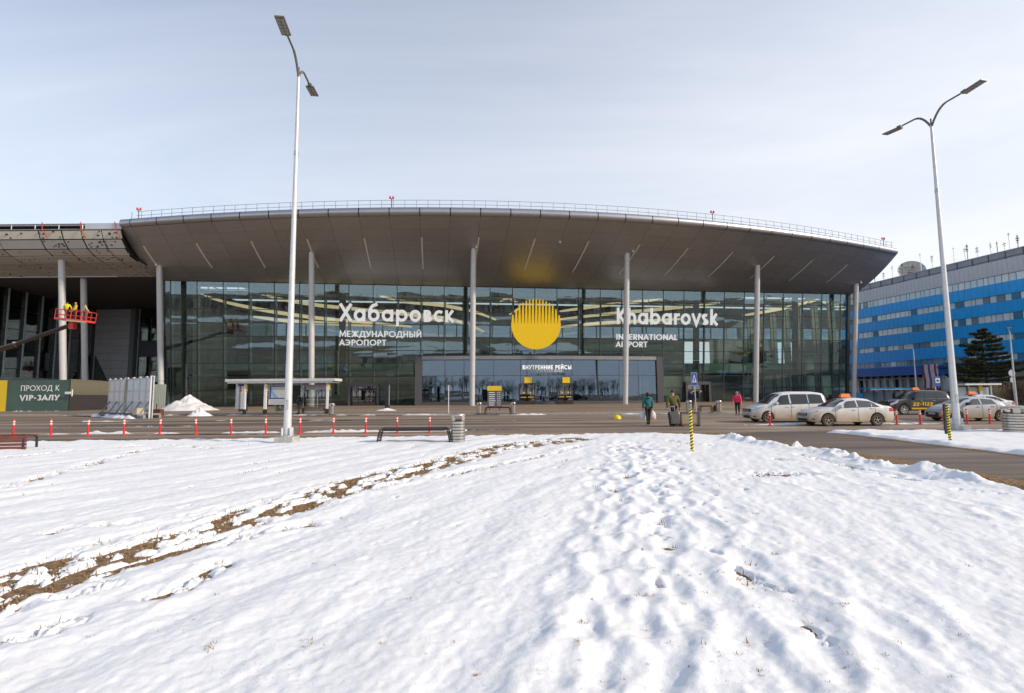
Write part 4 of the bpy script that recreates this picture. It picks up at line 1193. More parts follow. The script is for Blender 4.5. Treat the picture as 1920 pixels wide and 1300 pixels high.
# side doors in the long facade
for x, w in ((683, 3.4), (1306, 3.2)):
    u = on_glass(x, 745)[0]
    b = MB()
    b.box((0, -.25, 3.15), (w + 1.3, .9, .5)); b.box((-w / 2 - .45, -.25, 1.55), (.35, .9, 3.1)); b.box((w / 2 + .45, -.25, 1.55), (.35, .9, 3.1))
    o = b.build('door_portal', M_['vest'], term, (u, gv(1) - .1, .12))
    d = MB().box((0, -.1, 1.5), (w, .06, 3.0)).build('door_leaf', M_['doorglass'], o)
    for s_ in (-1, 1):
        MB().lathe([(0, -.2), (.13, -.2), (.13, -.16), (0, -.16)], (s_ * w / 4.6, 0, 1.8), 12, axis='Y').build('warning_dot', M_['yellow'], o)
        MB().box((s_ * w / 4, -.16, 1.5), (.06, .08, 3)).build('door_rail', M_['dark'], o)
# ------------------------------------------------------------------ the wing still under construction, on the left
SW = 1.0625
wing = empty('terminal_wing', (-62, 72, 0), 0, 'unfinished terminal wing with bare grey roof boards on the far left', 'building')
def wl(p): return (p[0] + 62, p[1] - 72, p[2])
M_['board'] = mat('grey_roof_board', (0.60, 0.585, 0.55), .75, 0, .05, .8)
M_['board2'] = mat('grey_roof_board_b', (0.66, 0.645, 0.60), .75, 0, .05, .8)
M_['board3'] = mat('cream_roof_board', (0.70, 0.66, 0.55), .75, 0, .05, .8)
M_['under'] = mat('underside_board', (0.52, 0.485, 0.455), .8, 0, .06, .8)
M_['clad'] = mat('blue_grey_cladding', (0.64, 0.65, 0.70), .5, .1, .06, .6)
M_['dclad'] = mat('dark_soffit_sheet', (0.11, 0.092, 0.092), .7, 0, .15, .6)
DE = 62 * SW
prof = [(DE, 432), (DE + .45, 449), (DE + 1.3, 467), (DE + 2.4, 480), (DE + 4.0, 492)]
PZ = [(D, atd(100, y, D)[2]) for D, y in prof]
UND = [(DE + 4.0, PZ[-1][1]), (DE + 6.3, atd(100, 506, DE + 6.3)[2]), (DE + 8.6, atd(100, 520.5, DE + 8.6)[2])]
xE = lambda px: float(atd(px, 425, DE)[0])
seams = [xE(-190), xE(-100), xE(-8), xE(72), xE(115), xE(152), xE(190), xE(226)]
q = random.Random(21)
def surf(xa, xb, d0, z0, d1, z1, g=.05):
    """one board hung between two seams; boards follow the sweep of the main eave towards the corner"""
    mb = MB()
    pts = [(xa + g, d0 + .03, z0 - g), (xb - g, d0 + .03, z0 - g), (xb - g, d1 - .03, z1 + g * .5), (xa + g, d1 - .03, z1 + g * .5)]
    n = (Vector(pts[1]) - Vector(pts[0])).cross(Vector(pts[3]) - Vector(pts[0])).normalized() * .06
    vs = [Vector(wl(p)) for p in pts]
    mb.add(vs + [p - n for p in vs], [(0, 1, 2, 3), (7, 6, 5, 4), (0, 4, 5, 1), (1, 5, 6, 2), (2, 6, 7, 3), (3, 7, 4, 0)])
    return mb
GL0 = Vector((T0.x + (UL - .4) * ca, T0.y + (UL - .4) * sa, 0))      # the terminal's glass corner
def xend(D):      # where the wing's boards stop against the main eave
    f = min(1, max(0, (D - DE) / 8.6))
    return xE(228) + (GL0.x - .9 - xE(228)) * f ** .9
for i in range(len(seams) - 1):
    for j in range(4):
        (d0, z0), (d1, z1) = PZ[j], PZ[j + 1]
        if j in (0, 1) and i < 3 and q.random() < .1: continue
        xb = seams[i + 1] if i < len(seams) - 2 else xend((d0 + d1) / 2)
        m = M_['board3'] if j == 0 else (M_['board'] if q.random() < .6 else M_['board2'])
        surf(seams[i] + q.uniform(0, .06), xb, d0 + q.uniform(0, .05), z0, d1, z1, .05 + (.05 if j < 3 else 0) * q.random()).build('roof_board', m, wing)
    for j in range(2):
        (d0, z0), (d1, z1) = UND[j], UND[j + 1]
        xb = seams[i + 1] if i < len(seams) - 2 else xend((d0 + d1) / 2)
        surf(seams[i], xb, d0, z0, d1, z1, .05).build('soffit_board', M_['under'], wing)
# corner infill up to the main eave
x0 = seams[-1]
for j in range(4):
    (d0, z0), (d1, z1) = PZ[j], PZ[j + 1]
    mb = MB(); a0, a1 = xend(d0), xend(d1)
    if a1 - x0 > .3: surf(x0, a1, d0, z0, d1, z1, .05).build('roof_board', M_['board2'], wing)
for j in range(2):
    (d0, z0), (d1, z1) = UND[j], UND[j + 1]
    surf(x0, xend(d1), d0, z0, d1, z1, .05).build('soffit_board', M_['under'], wing)
XL = seams[0] - 20
# frame behind the boards, edge rails, galvanised end sheet
mb = MB()
for s in seams:
    pts = [wl((s, d + .1, z)) for d, z in PZ] + [wl((s, d + .1, z + .05)) for d, z in UND[1:]]
    mb.tube(pts, .11, 4)
for d, z in PZ + UND[1:]:
    mb.tube([wl((XL, d + .12, z)), wl((xend(d), d + .12, z))], .07, 4)
mb.build('roof_frame', M_['void'], wing)
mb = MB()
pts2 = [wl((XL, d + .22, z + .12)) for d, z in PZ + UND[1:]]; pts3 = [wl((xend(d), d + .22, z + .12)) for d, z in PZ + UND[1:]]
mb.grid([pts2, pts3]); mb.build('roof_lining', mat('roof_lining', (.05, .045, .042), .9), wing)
mb = MB()
zt = atd(100, 421, DE)[2]; zr = atd(100, 431, DE)[2]
mb.tube([wl((XL, DE, zt)), wl((xE(160), DE, zt))], .09, 5); mb.tube([wl((XL, DE, zr)), wl((xE(226), DE, zr))], .09, 5)
for k in range(14):
    x = xE(155) - k * 3.1; mb.tube([wl((x, DE, zr)), wl((x, DE, zt))], .06, 4)
mb.build('edge_truss', M_['galv'], wing)
MB().box(wl(((xE(160) + xE(228)) / 2, DE, (zt + zr) / 2 + .05)), (xE(228) - xE(160), .08, zt - zr + .1)).build('edge_sheet', mat('new_zinc_sheet', (.55, .58, .62), .4, .4, .06, 1), wing)
MB().box(wl(((XL + xE(228)) / 2, DE + 16, zt + .1)), (xE(228) - XL, 31, .3)).build('roof_deck', M_['roof'], wing)
for px in (80, 152, 216):
    mb = MB(); x = xE(px)
    mb.tube([wl((x, DE - .12, zt + .25)), wl((x + .15, DE - .2, zr)), wl((x + .8, DE - .1, PZ[1][1]))], .06, 5)
    mb.build('safety_bracket', mat('orange_red_bracket', (.42, .07, .035), .7), wing)
mb = MB()
for k in range(150):
    i = q.randrange(0, len(seams) - 1); j = q.randrange(0, 6)
    (d0, z0), (d1, z1) = (PZ + UND[1:])[j], (PZ + UND[1:])[j + 1]
    f = q.uniform(.15, .85); x = q.uniform(seams[i], min(seams[i + 1], xend(d0)))
    mb.box(wl((x, d0 + (d1 - d0) * f - .08, z0 + (z1 - z0) * f - .03)), (q.uniform(.12, .3), .1, q.uniform(.1, .2)))
tag(mb.build('hanger_clip', M_['dark'], wing), kind='stuff')
# dark ceiling behind the boards
zc_ = UND[-1][1]; dB = 98 * SW
MB().box(wl(((XL + GL0.x) / 2, (UND[-1][0] + dB + 6) / 2 + .1, zc_ + .15)), (GL0.x - XL, dB + 6 - UND[-1][0], .3)).build('ceiling', M_['dclad'], wing)
MB().box(wl(((XL + xE(135)) / 2, UND[-1][0] - .25, zc_ + .12)), (xE(135) - XL, .3, .4)).build('edge_beam', M_['galv'], wing)
# columns
for (tx, ty, D, dx) in ((115.5, 492, DE + 3.4, .02), (156.5, 524, DE + 9.4, .02)):
    tp = atd(tx, ty, D); ft = at(tx + (3.4 if ty < 500 else 3.0), 768, .1); D2 = D + 2.0
    ft = atd(tx + 3.6, 765, D2)
    MB().tube([wl((ft[0], D2, 0)), wl((tp[0], D, tp[2] + .3))], .40, 20).build('column', M_['col'], wing, smooth=True)
# glass wall running back under the ceiling
g0 = Vector((-71.3 * SW - 4, 70 * SW, 0)); g1 = Vector((-78.2 * SW, 96 * SW, 0))
M_['pane2'] = glass_mat('wing_glass', (0.55, 0.66, 0.60), 0.2, 0.0, 0.12)
n = 8; dv = (g1 - g0) / n; a = math.atan2(dv.y, dv.x); ln = dv.length
pm2 = MB().box((0, 0, 0), (ln - .12, .03, zc_ / 6 - .1)).mesh('pane', M_['pane2'])
for k in range(n):
    for j in range(6):
        c = g0 + dv * (k + .5); inst('pane', pm2, wing, wl((c.x, c.y, zc_ / 6 * (j + .5))), (R.gauss(0, .006), 0, a + R.gauss(0, .006)))
mm = MB().box((0, 0, zc_ / 2), (.12, .5, zc_)).mesh('mullion', M_['frame']); mf = MB().box((0, 0, zc_ / 2), (.18, .7, zc_)).mesh('glass_fin', mat('wing_glass_fin', (.58, .72, .66), .4))
for k in range(n + 1):
    c = g0 + dv * k
    inst('mullion', mm, wing, wl((c.x, c.y, 0)), (0, 0, a)); d_ = dv.normalized()
    inst('glass_fin', mf, wing, wl((c.x + d_.x * .3, c.y + d_.y * .3, 0)), (0, 0, a))
tb = MB()
for j in range(1, 6):
    tb.tube([wl((g0.x, g0.y, zc_ / 6 * j)), wl((g1.x, g1.y, zc_ / 6 * j))], .06, 4)
tb.build('transoms', M_['frame'], wing)
MB().box(wl((g0.x - 17, 90, zc_ / 2)), (.3, 50, zc_)).build('inner_wall', M_['inceil'], wing)
MB().box(wl((g0.x - 6, 84, 4.6)), (18, 26, .5)).build('gallery_floor', M_['inwall'], wing)
mb = MB()
for k in range(5):
    mb.tube([wl((g0.x - 6, 74 + 6 * k, 0)), wl((g0.x - 7, 74 + 6 * k, zc_))], .4, 8)
    mb.tube([wl((g0.x - 12, 74 + 6 * k, zc_ - 3)), wl((g0.x - 2, 74 + 6 * k, zc_ - 2))], .25, 6)
mb.build('inner_frame', mat('bare_inner_frame', (.10, .075, .065), .8), wing)
# grey clad wall with a slanting edge, course by course
DW = dB - 2
def wp(px, py, D=DW): return atd(px, py, D)
zt_ = zc_ - .05
nrow = 13
for k in range(nrow):
    z0, z1 = zt_ * k / nrow, zt_ * (k + 1) / nrow
    def xl(z):      # slanting left edge
        a_ = wp(205, 722); b_ = wp(164, 636)
        f = (z - a_[2]) / (b_[2] - a_[2]); return max(a_[0] + (b_[0] - a_[0]) * f, wp(160, 600)[0])
    xr_ = wp(249, 640)[0]
    nseg = 3
    for s_ in range(nseg):
        la, lb = xl(z0) + .02, xl(z1) + .02
        fa, fb = s_ / nseg, (s_ + 1) / nseg
        A = la + (xr_ - la) * fa; B = la + (xr_ - la) * fb; C_ = lb + (xr_ - lb) * fb; D_ = lb + (xr_ - lb) * fa
        mb = MB()
        vs = [(A + .02, DW, z0 + .03), (B - .02, DW, z0 + .03), (C_ - .02, DW, z1 - .02), (D_ + .02, DW, z1 - .02)]
        vs = [wl(p) for p in vs]; vs += [(x, y + .08, z) for x, y, z in vs]
        mb.add(vs, [(0, 1, 2, 3), (0, 4, 5, 1), (1, 5, 6, 2), (2, 6, 7, 3), (3, 7, 4, 0)])
        mb.build('cladding_panel', M_['clad'], wing)
MB().box(wl((wp(160, 640)[0] - 7, DW + 2.5, zt_ / 2)), (34, .3, zt_)).build('rear_wall', M_['inceil'], wing)
xr_ = wp(249, 640)[0]

MB().box(wl((xr_ + .5, DW - .6, zt_ / 2)), (.9, .9, zt_)).build('corner_pier', mat('pier_grey', (.22, .23, .26), .5), wing)
xr2 = GL0.x + 4
M_['night'] = mat('deep_blue_cladding', (0.075, 0.085, 0.12), .4, .2, .1, 1)
for k in range(6):
    z0, z1 = zt_ * k / 6, zt_ * (k + 1) / 6
    m = M_['night'] if k in (0, 3) else M_['pane2']
    for s_ in range(3):
        w = (xr2 - xr_ - 1) / 3
        MB().box(wl((xr_ + 1 + w * (s_ + .5), DW - .1, (z0 + z1) / 2)), (w - .1, .1, z1 - z0 - .08)).build('window' if m is M_['pane2'] else 'cladding_panel', m, wing)
MB().box(wl((xr_ + 5, DW + 3, zt_ / 2)), (14, .2, zt_)).build('inner_wall', M_['night'], wing)
mb = MB()
for k in range(4):
    x = xr_ + 1.2 + (xr2 - xr_ - 1) * k / 3; mb.tube([wl((x, DW - .2, 0)), wl((x, DW - .2, zt_))], .1, 4)
mb.build('window_frame', M_['clad'], wing)

# ------------------------------------------------------------------ blue office block on the right
b0 = Vector((75 * SW, 112 * SW, 0)); b1 = Vector((81 * SW, 82 * SW, 0))
bd = (b1 - b0).normalized()
off = empty('office_block', (b0.x, b0.y, 0), math.atan2(bd.y, bd.x), 'bright blue six storey office block with window bands and a grey top', 'building')
# local frame: x along the front towards the camera, -y ... out of the facade; facade plane y = 0
def onb(px, py):
    lo, hi = 60.0, 160.0
    nrm = Vector((-bd.y, bd.x, 0))
    d = ray(px, py); o = Vector(CAM) - b0
    t = -(o.dot(nrm)) / Vector(d).dot(nrm)
    P = Vector(CAM) + Vector(d) * t
    return (P - b0).dot(bd), P.z
outy = -1 if True else 1
# which local y points to the camera?
nl = Vector((-bd.y, bd.x, 0)); OUT = 1.0 if nl.dot(Vector((0, 0, 0)) - b0) > 0 else -1.0
XA, XB = -22.0, 60.0
def hz(py): return onb(1705, py)[1]
Zs = [hz(y) for y in (514, 526.7, 550, 563, 581.7, 593, 611.7, 624, 645, 655, 676, 686, 690, 703)]
print('office z', [round(z, 2) for z in Zs], 'x', onb(1611, 600)[0], onb(1920, 600)[0])
M_['bblue'] = mat('blue_facade_sheet', (0.010, 0.39, 0.88), .4, 0, .07, .35)
M_['bslate'] = mat('slate_blue_sheet', (0.04, 0.20, 0.34), .45, 0, .08, .5)
M_['bgrey'] = mat('grey_ribbed_sheet', (0.52, 0.54, 0.58), .5, .1, .05, .4)
M_['bgrey2'] = mat('grey_parapet', (0.30, 0.32, 0.36), .6, .1, .08, .5)
M_['bwin'] = mat('curtained_window', (0.55, 0.72, 0.78), .12, 0, .12, .25)
M_['bwin2'] = mat('pale_curtain_window', (0.72, 0.80, 0.80), .15, 0, .1, .3)
M_['bwin3'] = mat('dark_office_window', (0.2, 0.28, 0.33), .08, 0, .15, .4)
def bbox(x0, x1, z0, z1, d0, d1):     # d measured outwards from the facade
    return MB().box(((x0 + x1) / 2, OUT * (d0 + d1) / 2, (z0 + z1) / 2), (x1 - x0, abs(d1 - d0), z1 - z0))
bbox(XA, XB, 0, Zs[1], -16, -.42).build('core', mat('office_core', (.10, .12, .14), .8), off)
bbox(XA, XB, Zs[1], Zs[0], -.6, -.25).build('parapet', M_['bgrey2'], off)
bbox(XA, XB, Zs[0], Zs[0] + .12, -.7, -.15).build('parapet_cap', M_['bgrey'], off)
bbox(XA, XB, Zs[2], Zs[1], -.4, 0).build('top_band', M_['bgrey'], off)
wins = [(Zs[2], Zs[3]), (Zs[4], Zs[5]), (Zs[6], Zs[7]), (Zs[8], Zs[9]), (Zs[10], Zs[11])]
for k in range(5):
    lo = wins[k + 1][0] if k < 4 else Zs[12] - .2
    bbox(XA, XB, lo, wins[k][1], -.4, 0).build('spandrel', M_['bblue'], off)
# ribs of the sheet cladding
rb = MB()
for k in range(int((XB - XA) / 1.05)):
    x = XA + k * 1.05
    for j in range(5):
        lo = wins[j + 1][0] if j < 4 else Zs[12]
        rb.box((x, OUT * .015, (lo + wins[j][1]) / 2), (.09, .03, wins[j][1] - lo - .05))
tag(rb.build('cladding_rib', M_['bblue'], off), kind='stuff')
rb = MB()
for k in range(int((XB - XA) / .8)):
    rb.box((XA + k * .8, OUT * .015, (Zs[1] + Zs[2]) / 2), (.08, .03, Zs[1] - Zs[2] - .05))
tag(rb.build('top_band_rib', M_['bgrey'], off), kind='stuff')
# windows, one by one
blocks = [onb(x, 585)[0] for x in (1638, 1711, 1799, 1907)]
bstep = (blocks[-1] - blocks[0]) / 3
blk = [blocks[0] + bstep * k for k in range(-2, 7)]
wmesh = {}
q = random.Random(5)
cnt = 0
x_lo, x_hi = onb(1606, 600)[0] - 1, onb(1922, 600)[0] + 2
for r_, (zt2, zb2) in enumerate(wins):
    x = x_lo
    while x < x_hi:
        w = q.choice((.72, 1.1, 1.1, 1.3))
        inb = False
        if r_ > 0:
            for b in blk:
                if b - .65 <= x + .05 < b + .65: inb = True; w = b + .65 - x
                elif x < b - .65 < x + w + .3: w = b - .65 - x
        if not inb and w > .3:
            w = round(w, 2)
            key = (w, r_, q.choice((0, 0, 0, 1, 1, 2)) if r_ < 4 else q.choice((0, 2, 2)))
            if key not in wmesh:
                wmesh[key] = MB().box((0, 0, 0), (w - .12, .1, zt2 - zb2 - .12)).mesh('window', (M_['bwin'], M_['bwin2'], M_['bwin3'])[key[2]])
            inst('window', wmesh[key], off, (x + w / 2, -OUT * .2, (zt2 + zb2) / 2)); cnt += 1
        x += w
    fr = MB()
    fr.box(((XA + XB) / 2, -OUT * .31, (zt2 + zb2) / 2), (XB - XA, .1, zt2 - zb2))
    fr.build('window_band', mat('window_band_frame', (.16, .20, .23), .5), off)
    if r_ > 0:
        for b in blk:
            if XA < b - 1 and b + 1 < XB:
                bbox(b - .65, b + .65, zb2 + .02, zt2 - .02, -.3, -.08).build('infill_panel', M_['bslate'], off)
print('office windows', cnt)
# ground floor: canopy, glazed front, pillars, mural banner
cx0, cx1 = onb(1600, 697)[0] - 6, onb(1779, 697)[0]
bbox(cx0, cx1, Zs[13] + .1, Zs[12] + .15, .02, 3.2).build('canopy', mat('deep_blue_canopy', (.008, .13, .50), .45, 0, .08, .3), off)
bbox(cx0, cx1, Zs[13] - .15, Zs[13] + .1, .02, 3.35).build('canopy_edge', mat('canopy_edge', (.03, .16, .5), .5), off)
z1 = Zs[13] - .15
bbox(cx0, cx1, 0, 1.2, .02, .9).build('plinth', M_['bblue'], off)
for k in range(16):
    x = cx0 + (cx1 - cx0) * (k + .5) / 16
    bbox(x - .28, x + .28, 1.2, z1, .3, .8).build('pillar', M_['bgrey'], off)
    if k % 5 != 4: bbox(x + .35, x + (cx1 - cx0) / 16 - .35, 1.5, z1 - .7, .35, .45).build('shop_window', M_['bwin3'] if k % 3 else M_['bwin2'], off)
bbox(cx0, cx1, z1 - .7, z1 - .45, .5, .85).build('lintel', M_['bgrey'], off)
bbox(cx1 + .2, XB, 0, Zs[13], .02, .25).build('ground_wall', mat('dim_ground_wall', (.22, .22, .23), .7, 0, .15, .4), off)
for k in range(12):
    x = cx1 + 1.5 + k * 2.6
    bbox(x, x + 1.7, 1.0, 3.9, .2, .3).build('shop_window', M_['bwin3'], off)
mx0, mx1 = onb(1757, 700)[0], onb(1786, 700)[0]
mz0, mz1 = 2.2, Zs[12] + .3
cols = [(.30, .03, .08), (.75, .75, .78), (.20, .10, .33), (.72, .70, .72), (.42, .04, .07), (.75, .75, .77)]
ban = bbox(mx0, mx1, mz0, mz1, 3.3, 3.42).build('mural_banner', mat('banner_white', (.72, .71, .72), .6), off)
for k in range(5):
    mb = MB(); y = OUT * 3.44; w = (mx1 - mx0) / 5
    P0, P1 = [], []
    for i in range(9):
        z = mz0 + (mz1 - mz0) * i / 8; s_ = .35 * math.sin(i * .7) * w
        P0.append((mx0 + w * k + s_ * .6 + .04, y, z)); P1.append((mx0 + w * (k + .95) + s_ * .6 - .1, y, z))
    mb.grid([P0, P1]); mb.build('banner_stripe', mat('banner_stripe_%d' % k, cols[k], .6), ban)
bbox(mx0 + .2, mx1, mz0 - .9, mz0 - .1, 3.3, 3.5).build('red_awning', mat('red_awning', (.35, .02, .03), .6), off)
# roof aerials
for i, (x, y) in enumerate([(1632, 527), (1648, 515), (1664, 503), (1682, 499), (1716, 480), (1738, 484), (1757, 478), (1778, 469), (1799, 470), (1803, 464), (1822, 468), (1847, 460), (1859, 459), (1873, 460), (1881, 442), (1897, 446)]):
    u, _ = onb(x, y); z1_ = onb(x, y)[1]
    mb = MB(); mb.tube([(u, -OUT * 1.2, Zs[0] - .4), (u, -OUT * 1.2, max(Zs[0] + 1.3, z1_ + .6))], .06, 5)
    hh = max(Zs[0] + 1.3, z1_ + .6)
    for j in range(R.randint(1, 4)):
        mb.box((u, -OUT * 1.2, hh - .3 - .35 * j), (R.uniform(.25, .6), .05, R.uniform(.05, .25)))
    mb.build('aerial', M_['galv'] if i % 3 else mat('rusty_mast', (.25, .10, .08), .8), off)
mb = MB()
for k in range(30):
    x = XA + 2 + k * 2.7; mb.box((x, -OUT * .2, (Zs[0] + Zs[1]) / 2), (.10, .08, Zs[0] - Zs[1]))
mb.tube([(XA, -OUT * .15, Zs[1] + .25), (XB, -OUT * .15, Zs[1] + .35)], .04, 4)
tag(mb.build('parapet_joint', mat('parapet_joint', (.14, .12, .13), .8), off), kind='stuff')
# satellite dish on the roof
du_, _ = onb(1708, 515)
dp = off.matrix_basis @ Vector((du_, -OUT * 6, 0)) if False else None
c_, s_ = math.cos(off.rotation_euler.z), math.sin(off.rotation_euler.z)
lx, ly = du_, -OUT * 5.0
dpos = (b0.x + lx * c_ - ly * s_, b0.y + lx * s_ + ly * c_)
rd_ = ray(1708, 506); o_ = Vector(CAM) - b0; nv = Vector((-bd.y, bd.x, 0))
tt_ = (-OUT * 5.0 - o_.dot(nv)) / Vector(rd_).dot(nv); dC = Vector(CAM) + Vector(rd_) * tt_
dish = empty('satellite_dish', (dC.x, dC.y, dC.z - 3.6), 0, 'large round satellite dish on the roof of the blue office block', 'satellite dish')
MD = Matrix.Rotation(math.radians(-28), 4, 'Z') @ Matrix.Rotation(math.radians(66), 4, 'X')
bowl = MB(); RD = 2.5
prof_ = [(RD * k / 8, .28 * RD * (k / 8) ** 2) for k in range(9)]
bowl.lathe(prof_ + [(RD * 1.01, .28 * RD + .03), (RD * .98, .28 * RD - .05)] + [(RD * k / 8, .28 * RD * (k / 8) ** 2 - .06) for k in range(7, -1, -1)], n=32)
bowl.v = [tuple(MD @ Vector(p) + Vector((0, 0, 3.0))) for p in bowl.v]
bo = bowl.build('reflector', mat('weathered_dish', (.55, .55, .50), .6, 0, .12, 2), dish, smooth=True)
for k in range(14):
    a_ = 2 * math.pi * k / 14
    mb = MB().tube([MD @ Vector((RD * f * math.cos(a_), RD * f * math.sin(a_), .28 * RD * f * f + .03)) + Vector((0, 0, 3.0)) for f in (.15, .4, .7, .98)], .025, 4)
    mb.build('rib', M_['bgrey2'], bo)
mb = MB()
for k in range(4):
    a_ = 2 * math.pi * (k + .5) / 4
    mb.tube([MD @ Vector((RD * .7 * math.cos(a_), RD * .7 * math.sin(a_), .14 * RD)) + Vector((0, 0, 3.0)), MD @ Vector((0, 0, RD * .75)) + Vector((0, 0, 3.0))], .05, 5)
mb.lathe([(0, 0), (.25, 0), (.3, .5), (0, .5)], (0, 0, 0), 10)
mb.v[-40:] = [tuple(MD @ (Vector(p) + Vector((0, 0, RD * .7))) + Vector((0, 0, 3.0))) for p in mb.v[-40:]]
mb.build('feed_arm', mat('feed_rust', (.32, .18, .10), .7), dish)
mb = MB()
for dx_, dy_ in ((-.8, -.8), (.8, -.8), (0, 1)):
    mb.tube([(dx_, dy_, 0), (0, 0, 2.6)], .09, 6)
mb.box((0, 0, 2.6), (1.0, .8, .7)); mb.build('mount', mat('mount_rust', (.3, .14, .09), .7), dish)
# ------------------------------------------------------------------ street lamps
M_['lamphead'] = mat('grey_lamp_housing', (0.17, 0.155, 0.15), .5, .3, .1, 6)
M_['lens'] = mat('led_lens', (0.30, 0.28, 0.26), .3, 0, .1, 9)
def big_lamp(base, h, ang, reach, rise, label, group):
    o = empty('street_lamp', (base[0], base[1], base[2] if len(base) > 2 else 0), 0, label, 'street lamp', group)
    MB().box((0, 0, .12), (.62, .62, .26)).build('footing', M_['concrete'], o)
    mb = MB(); mb.lathe([(.24, .25), (.24, .29), (.13, .29)], n=12)
    for k in range(4):
        a = math.pi / 4 + k * math.pi / 2
        mb.tube([(.2 * math.cos(a), .2 * math.sin(a), .25), (.2 * math.cos(a), .2 * math.sin(a), .36)], .022, 6)
        mb.box((.155 * math.cos(a), .155 * math.sin(a), .42), (.11, .014, .26), rz=a)
    mb.build('base_plate', M_['galv'], o)
    MB().tube([(0, 0, .26), (0, 0, 4.2), (0, 0, h * .7), (0, 0, h)], [.135, .105, .075, .05], 16).build('pole', M_['steel'], o, smooth=True)
    MB().box((0, -.125, 1.35), (.10, .03, .34)).build('hatch', M_['galv'], o)
    MB().tube([(0, 0, h * .77), (0, 0, h * .77 + .14)], .083, 14).build('band', M_['galv'], o, smooth=True)
    MB().tube([(0, 0, h - .05), (0, 0, h + .28)], .03, 8).build('finial', M_['dark'], o)
    for s_ in (1, -1):
        dx_, dy_ = math.cos(ang) * s_, math.sin(ang) * s_
        pts = []
        for t in np.linspace(0, 1, 12):
            r_ = reach * .72 * t
            z = rise * (1 - (1 - min(1, t * 1.7)) ** 2.2) * .96 + .04 * t
            pts.append((dx_ * r_, dy_ * r_, h - .1 + z))
        arm = MB().tube(pts, [.045] * 6 + [.036] * 6, 10).build('arm', M_['lamphead'], o, smooth=True)
        ph_ = Matrix.Rotation(ang if s_ > 0 else ang + math.pi, 3, 'Z') @ Matrix.Rotation(-.10, 3, 'Y')
        c = Vector((dx_ * reach, dy_ * reach, h + rise - .10))
        hd = MB().box(c, (.80, .31, .05), M=ph_).box(c + ph_ @ Vector((-.36, 0, .06)), (.20, .14, .10), M=ph_).build('lamp_head', M_['lamphead'], o)
        for r2 in range(2):
            for k in range(5):
                MB().box(c + ph_ @ Vector((-.27 + .135 * k, -.07 + .14 * r2, -.032)), (.115, .115, .016), M=ph_).build('led_module', M_['lens'], hd)
    return o
pl = at(538, 832, .04); big_lamp((pl[0], pl[1], .04), 13.55, math.radians(277), 1.9, .62, 'tall twin arm street lamp standing in snow beside the long backless bench', 'twin arm street lamps')
pr_ = at(1795, 808, .05); big_lamp((pr_[0], pr_[1], .02), 13.2, math.radians(281), 1.8, .75, 'tall twin arm street lamp on the small snow island near the silver hatchback', 'twin arm street lamps')
def thin_lamp(x, y, D, ztop_px, label, lean=0.0, head=True):
    p = atd(x, y, D); tp = atd(x, ztop_px, D)
    o = empty('lamp_post', (p[0], D, 0), 0, label, 'lamp post', 'slim lamp posts in the background')
    h = tp[2]
    MB().tube([(0, 0, 0), (lean * .5, 0, h * .5), (lean, 0, h)], [.10, .08, .05], 8).build('pole', M_['steel'], o, smooth=True)
    MB().tube([(lean, 0, h - .05), (lean - .4, -.3, h + .25), (lean - .9, -.8, h + .3)], .035, 6).build('arm', M_['steel'], o)
    MB().box((lean - 1.1, -1.0, h + .3), (.5, .25, .08)).build('lamp_head', M_['lamphead'], o)
    return o
thin_lamp(1719, 738, 68, 655, 'slim grey lamp post before the blue canopy of the office block')
thin_lamp(1906, 758, 56, 622, 'slim grey lamp post right of the pine tree')
thin_lamp(841, 776, 43.8, 727, 'thin bare white pole on the pavement left of the entrance block') if False else None
p = at(841, 775, .12)
tag(MB().tube([(0, 0, 0), (0, 0, 2.35)], .035, 8).build('thin_pole', M_['white'], None, (p[0], p[1], .12)), 'thin bare white pole on the kerb in front of the entrance block', 'pole')

# ------------------------------------------------------------------ red marker posts
M_['postwhite'] = mat('reflective_white_band', (.85, .83, .78), .4, 0, .03, 8)
def marker():
    o = empty('marker_post', (0, 0, 0))
    MB().lathe([(0, 0), (.11, 0), (.11, .025), (.06, .045), (.04, .05), (.04, .40), (.0, .40)], n=12).build('base', M_['red'], o, smooth=True)
    MB().lathe([(.04, .40), (.04, .72), (.034, .755), (0, .76)], n=12).build('post', M_['red'], o, smooth=True)
    for z in (.50, .61):
        MB().lathe([(.0405, z), (.0435, z + .003), (.0435, z + .065), (.0405, z + .068)], n=12).build('reflective_band', M_['postwhite'], o, smooth=True)
    return o
mk = marker(); first = True
def_posts = [(24, 821), (95, 820), (164, 820), (232, 817), (299, 816), (367, 816), (433, 816), (498, 815), (562, 814), (625, 812), (685, 812), (745, 811), (805, 811)]
gl = 'red flexible marker posts along the road lanes'
wh = ['in front of the yellow end of the green banner', 'in front of the lettered banner', 'in front of the dark site fence', 'left of the stacked glass frames', 'in front of the stacked glass frames', 'in front of the two snow piles', 'in front of the left end poster of the bus shelter', 'in front of the bus shelter map', 'just right of the twin arm street lamp', 'right of the bus shelter', 'left of the backless bench', 'behind the middle of the backless bench', 'behind the right end of the backless bench']
for (x, y), w_ in zip(def_posts, wh):
    o = mk if first else copy_tree(mk)
    first = False
    q = at(x, y); o.location = (q[0], 23.5 + (q[1] - 23.5) * .3, 0); o.rotation_euler = (R.gauss(0, .02), R.gauss(0, .02), 0)
    o.location.x = float(at(x, y)[0] * o.location.y / q[1])
    tag(o, 'red white banded marker post ' + w_, 'marker post', gl)
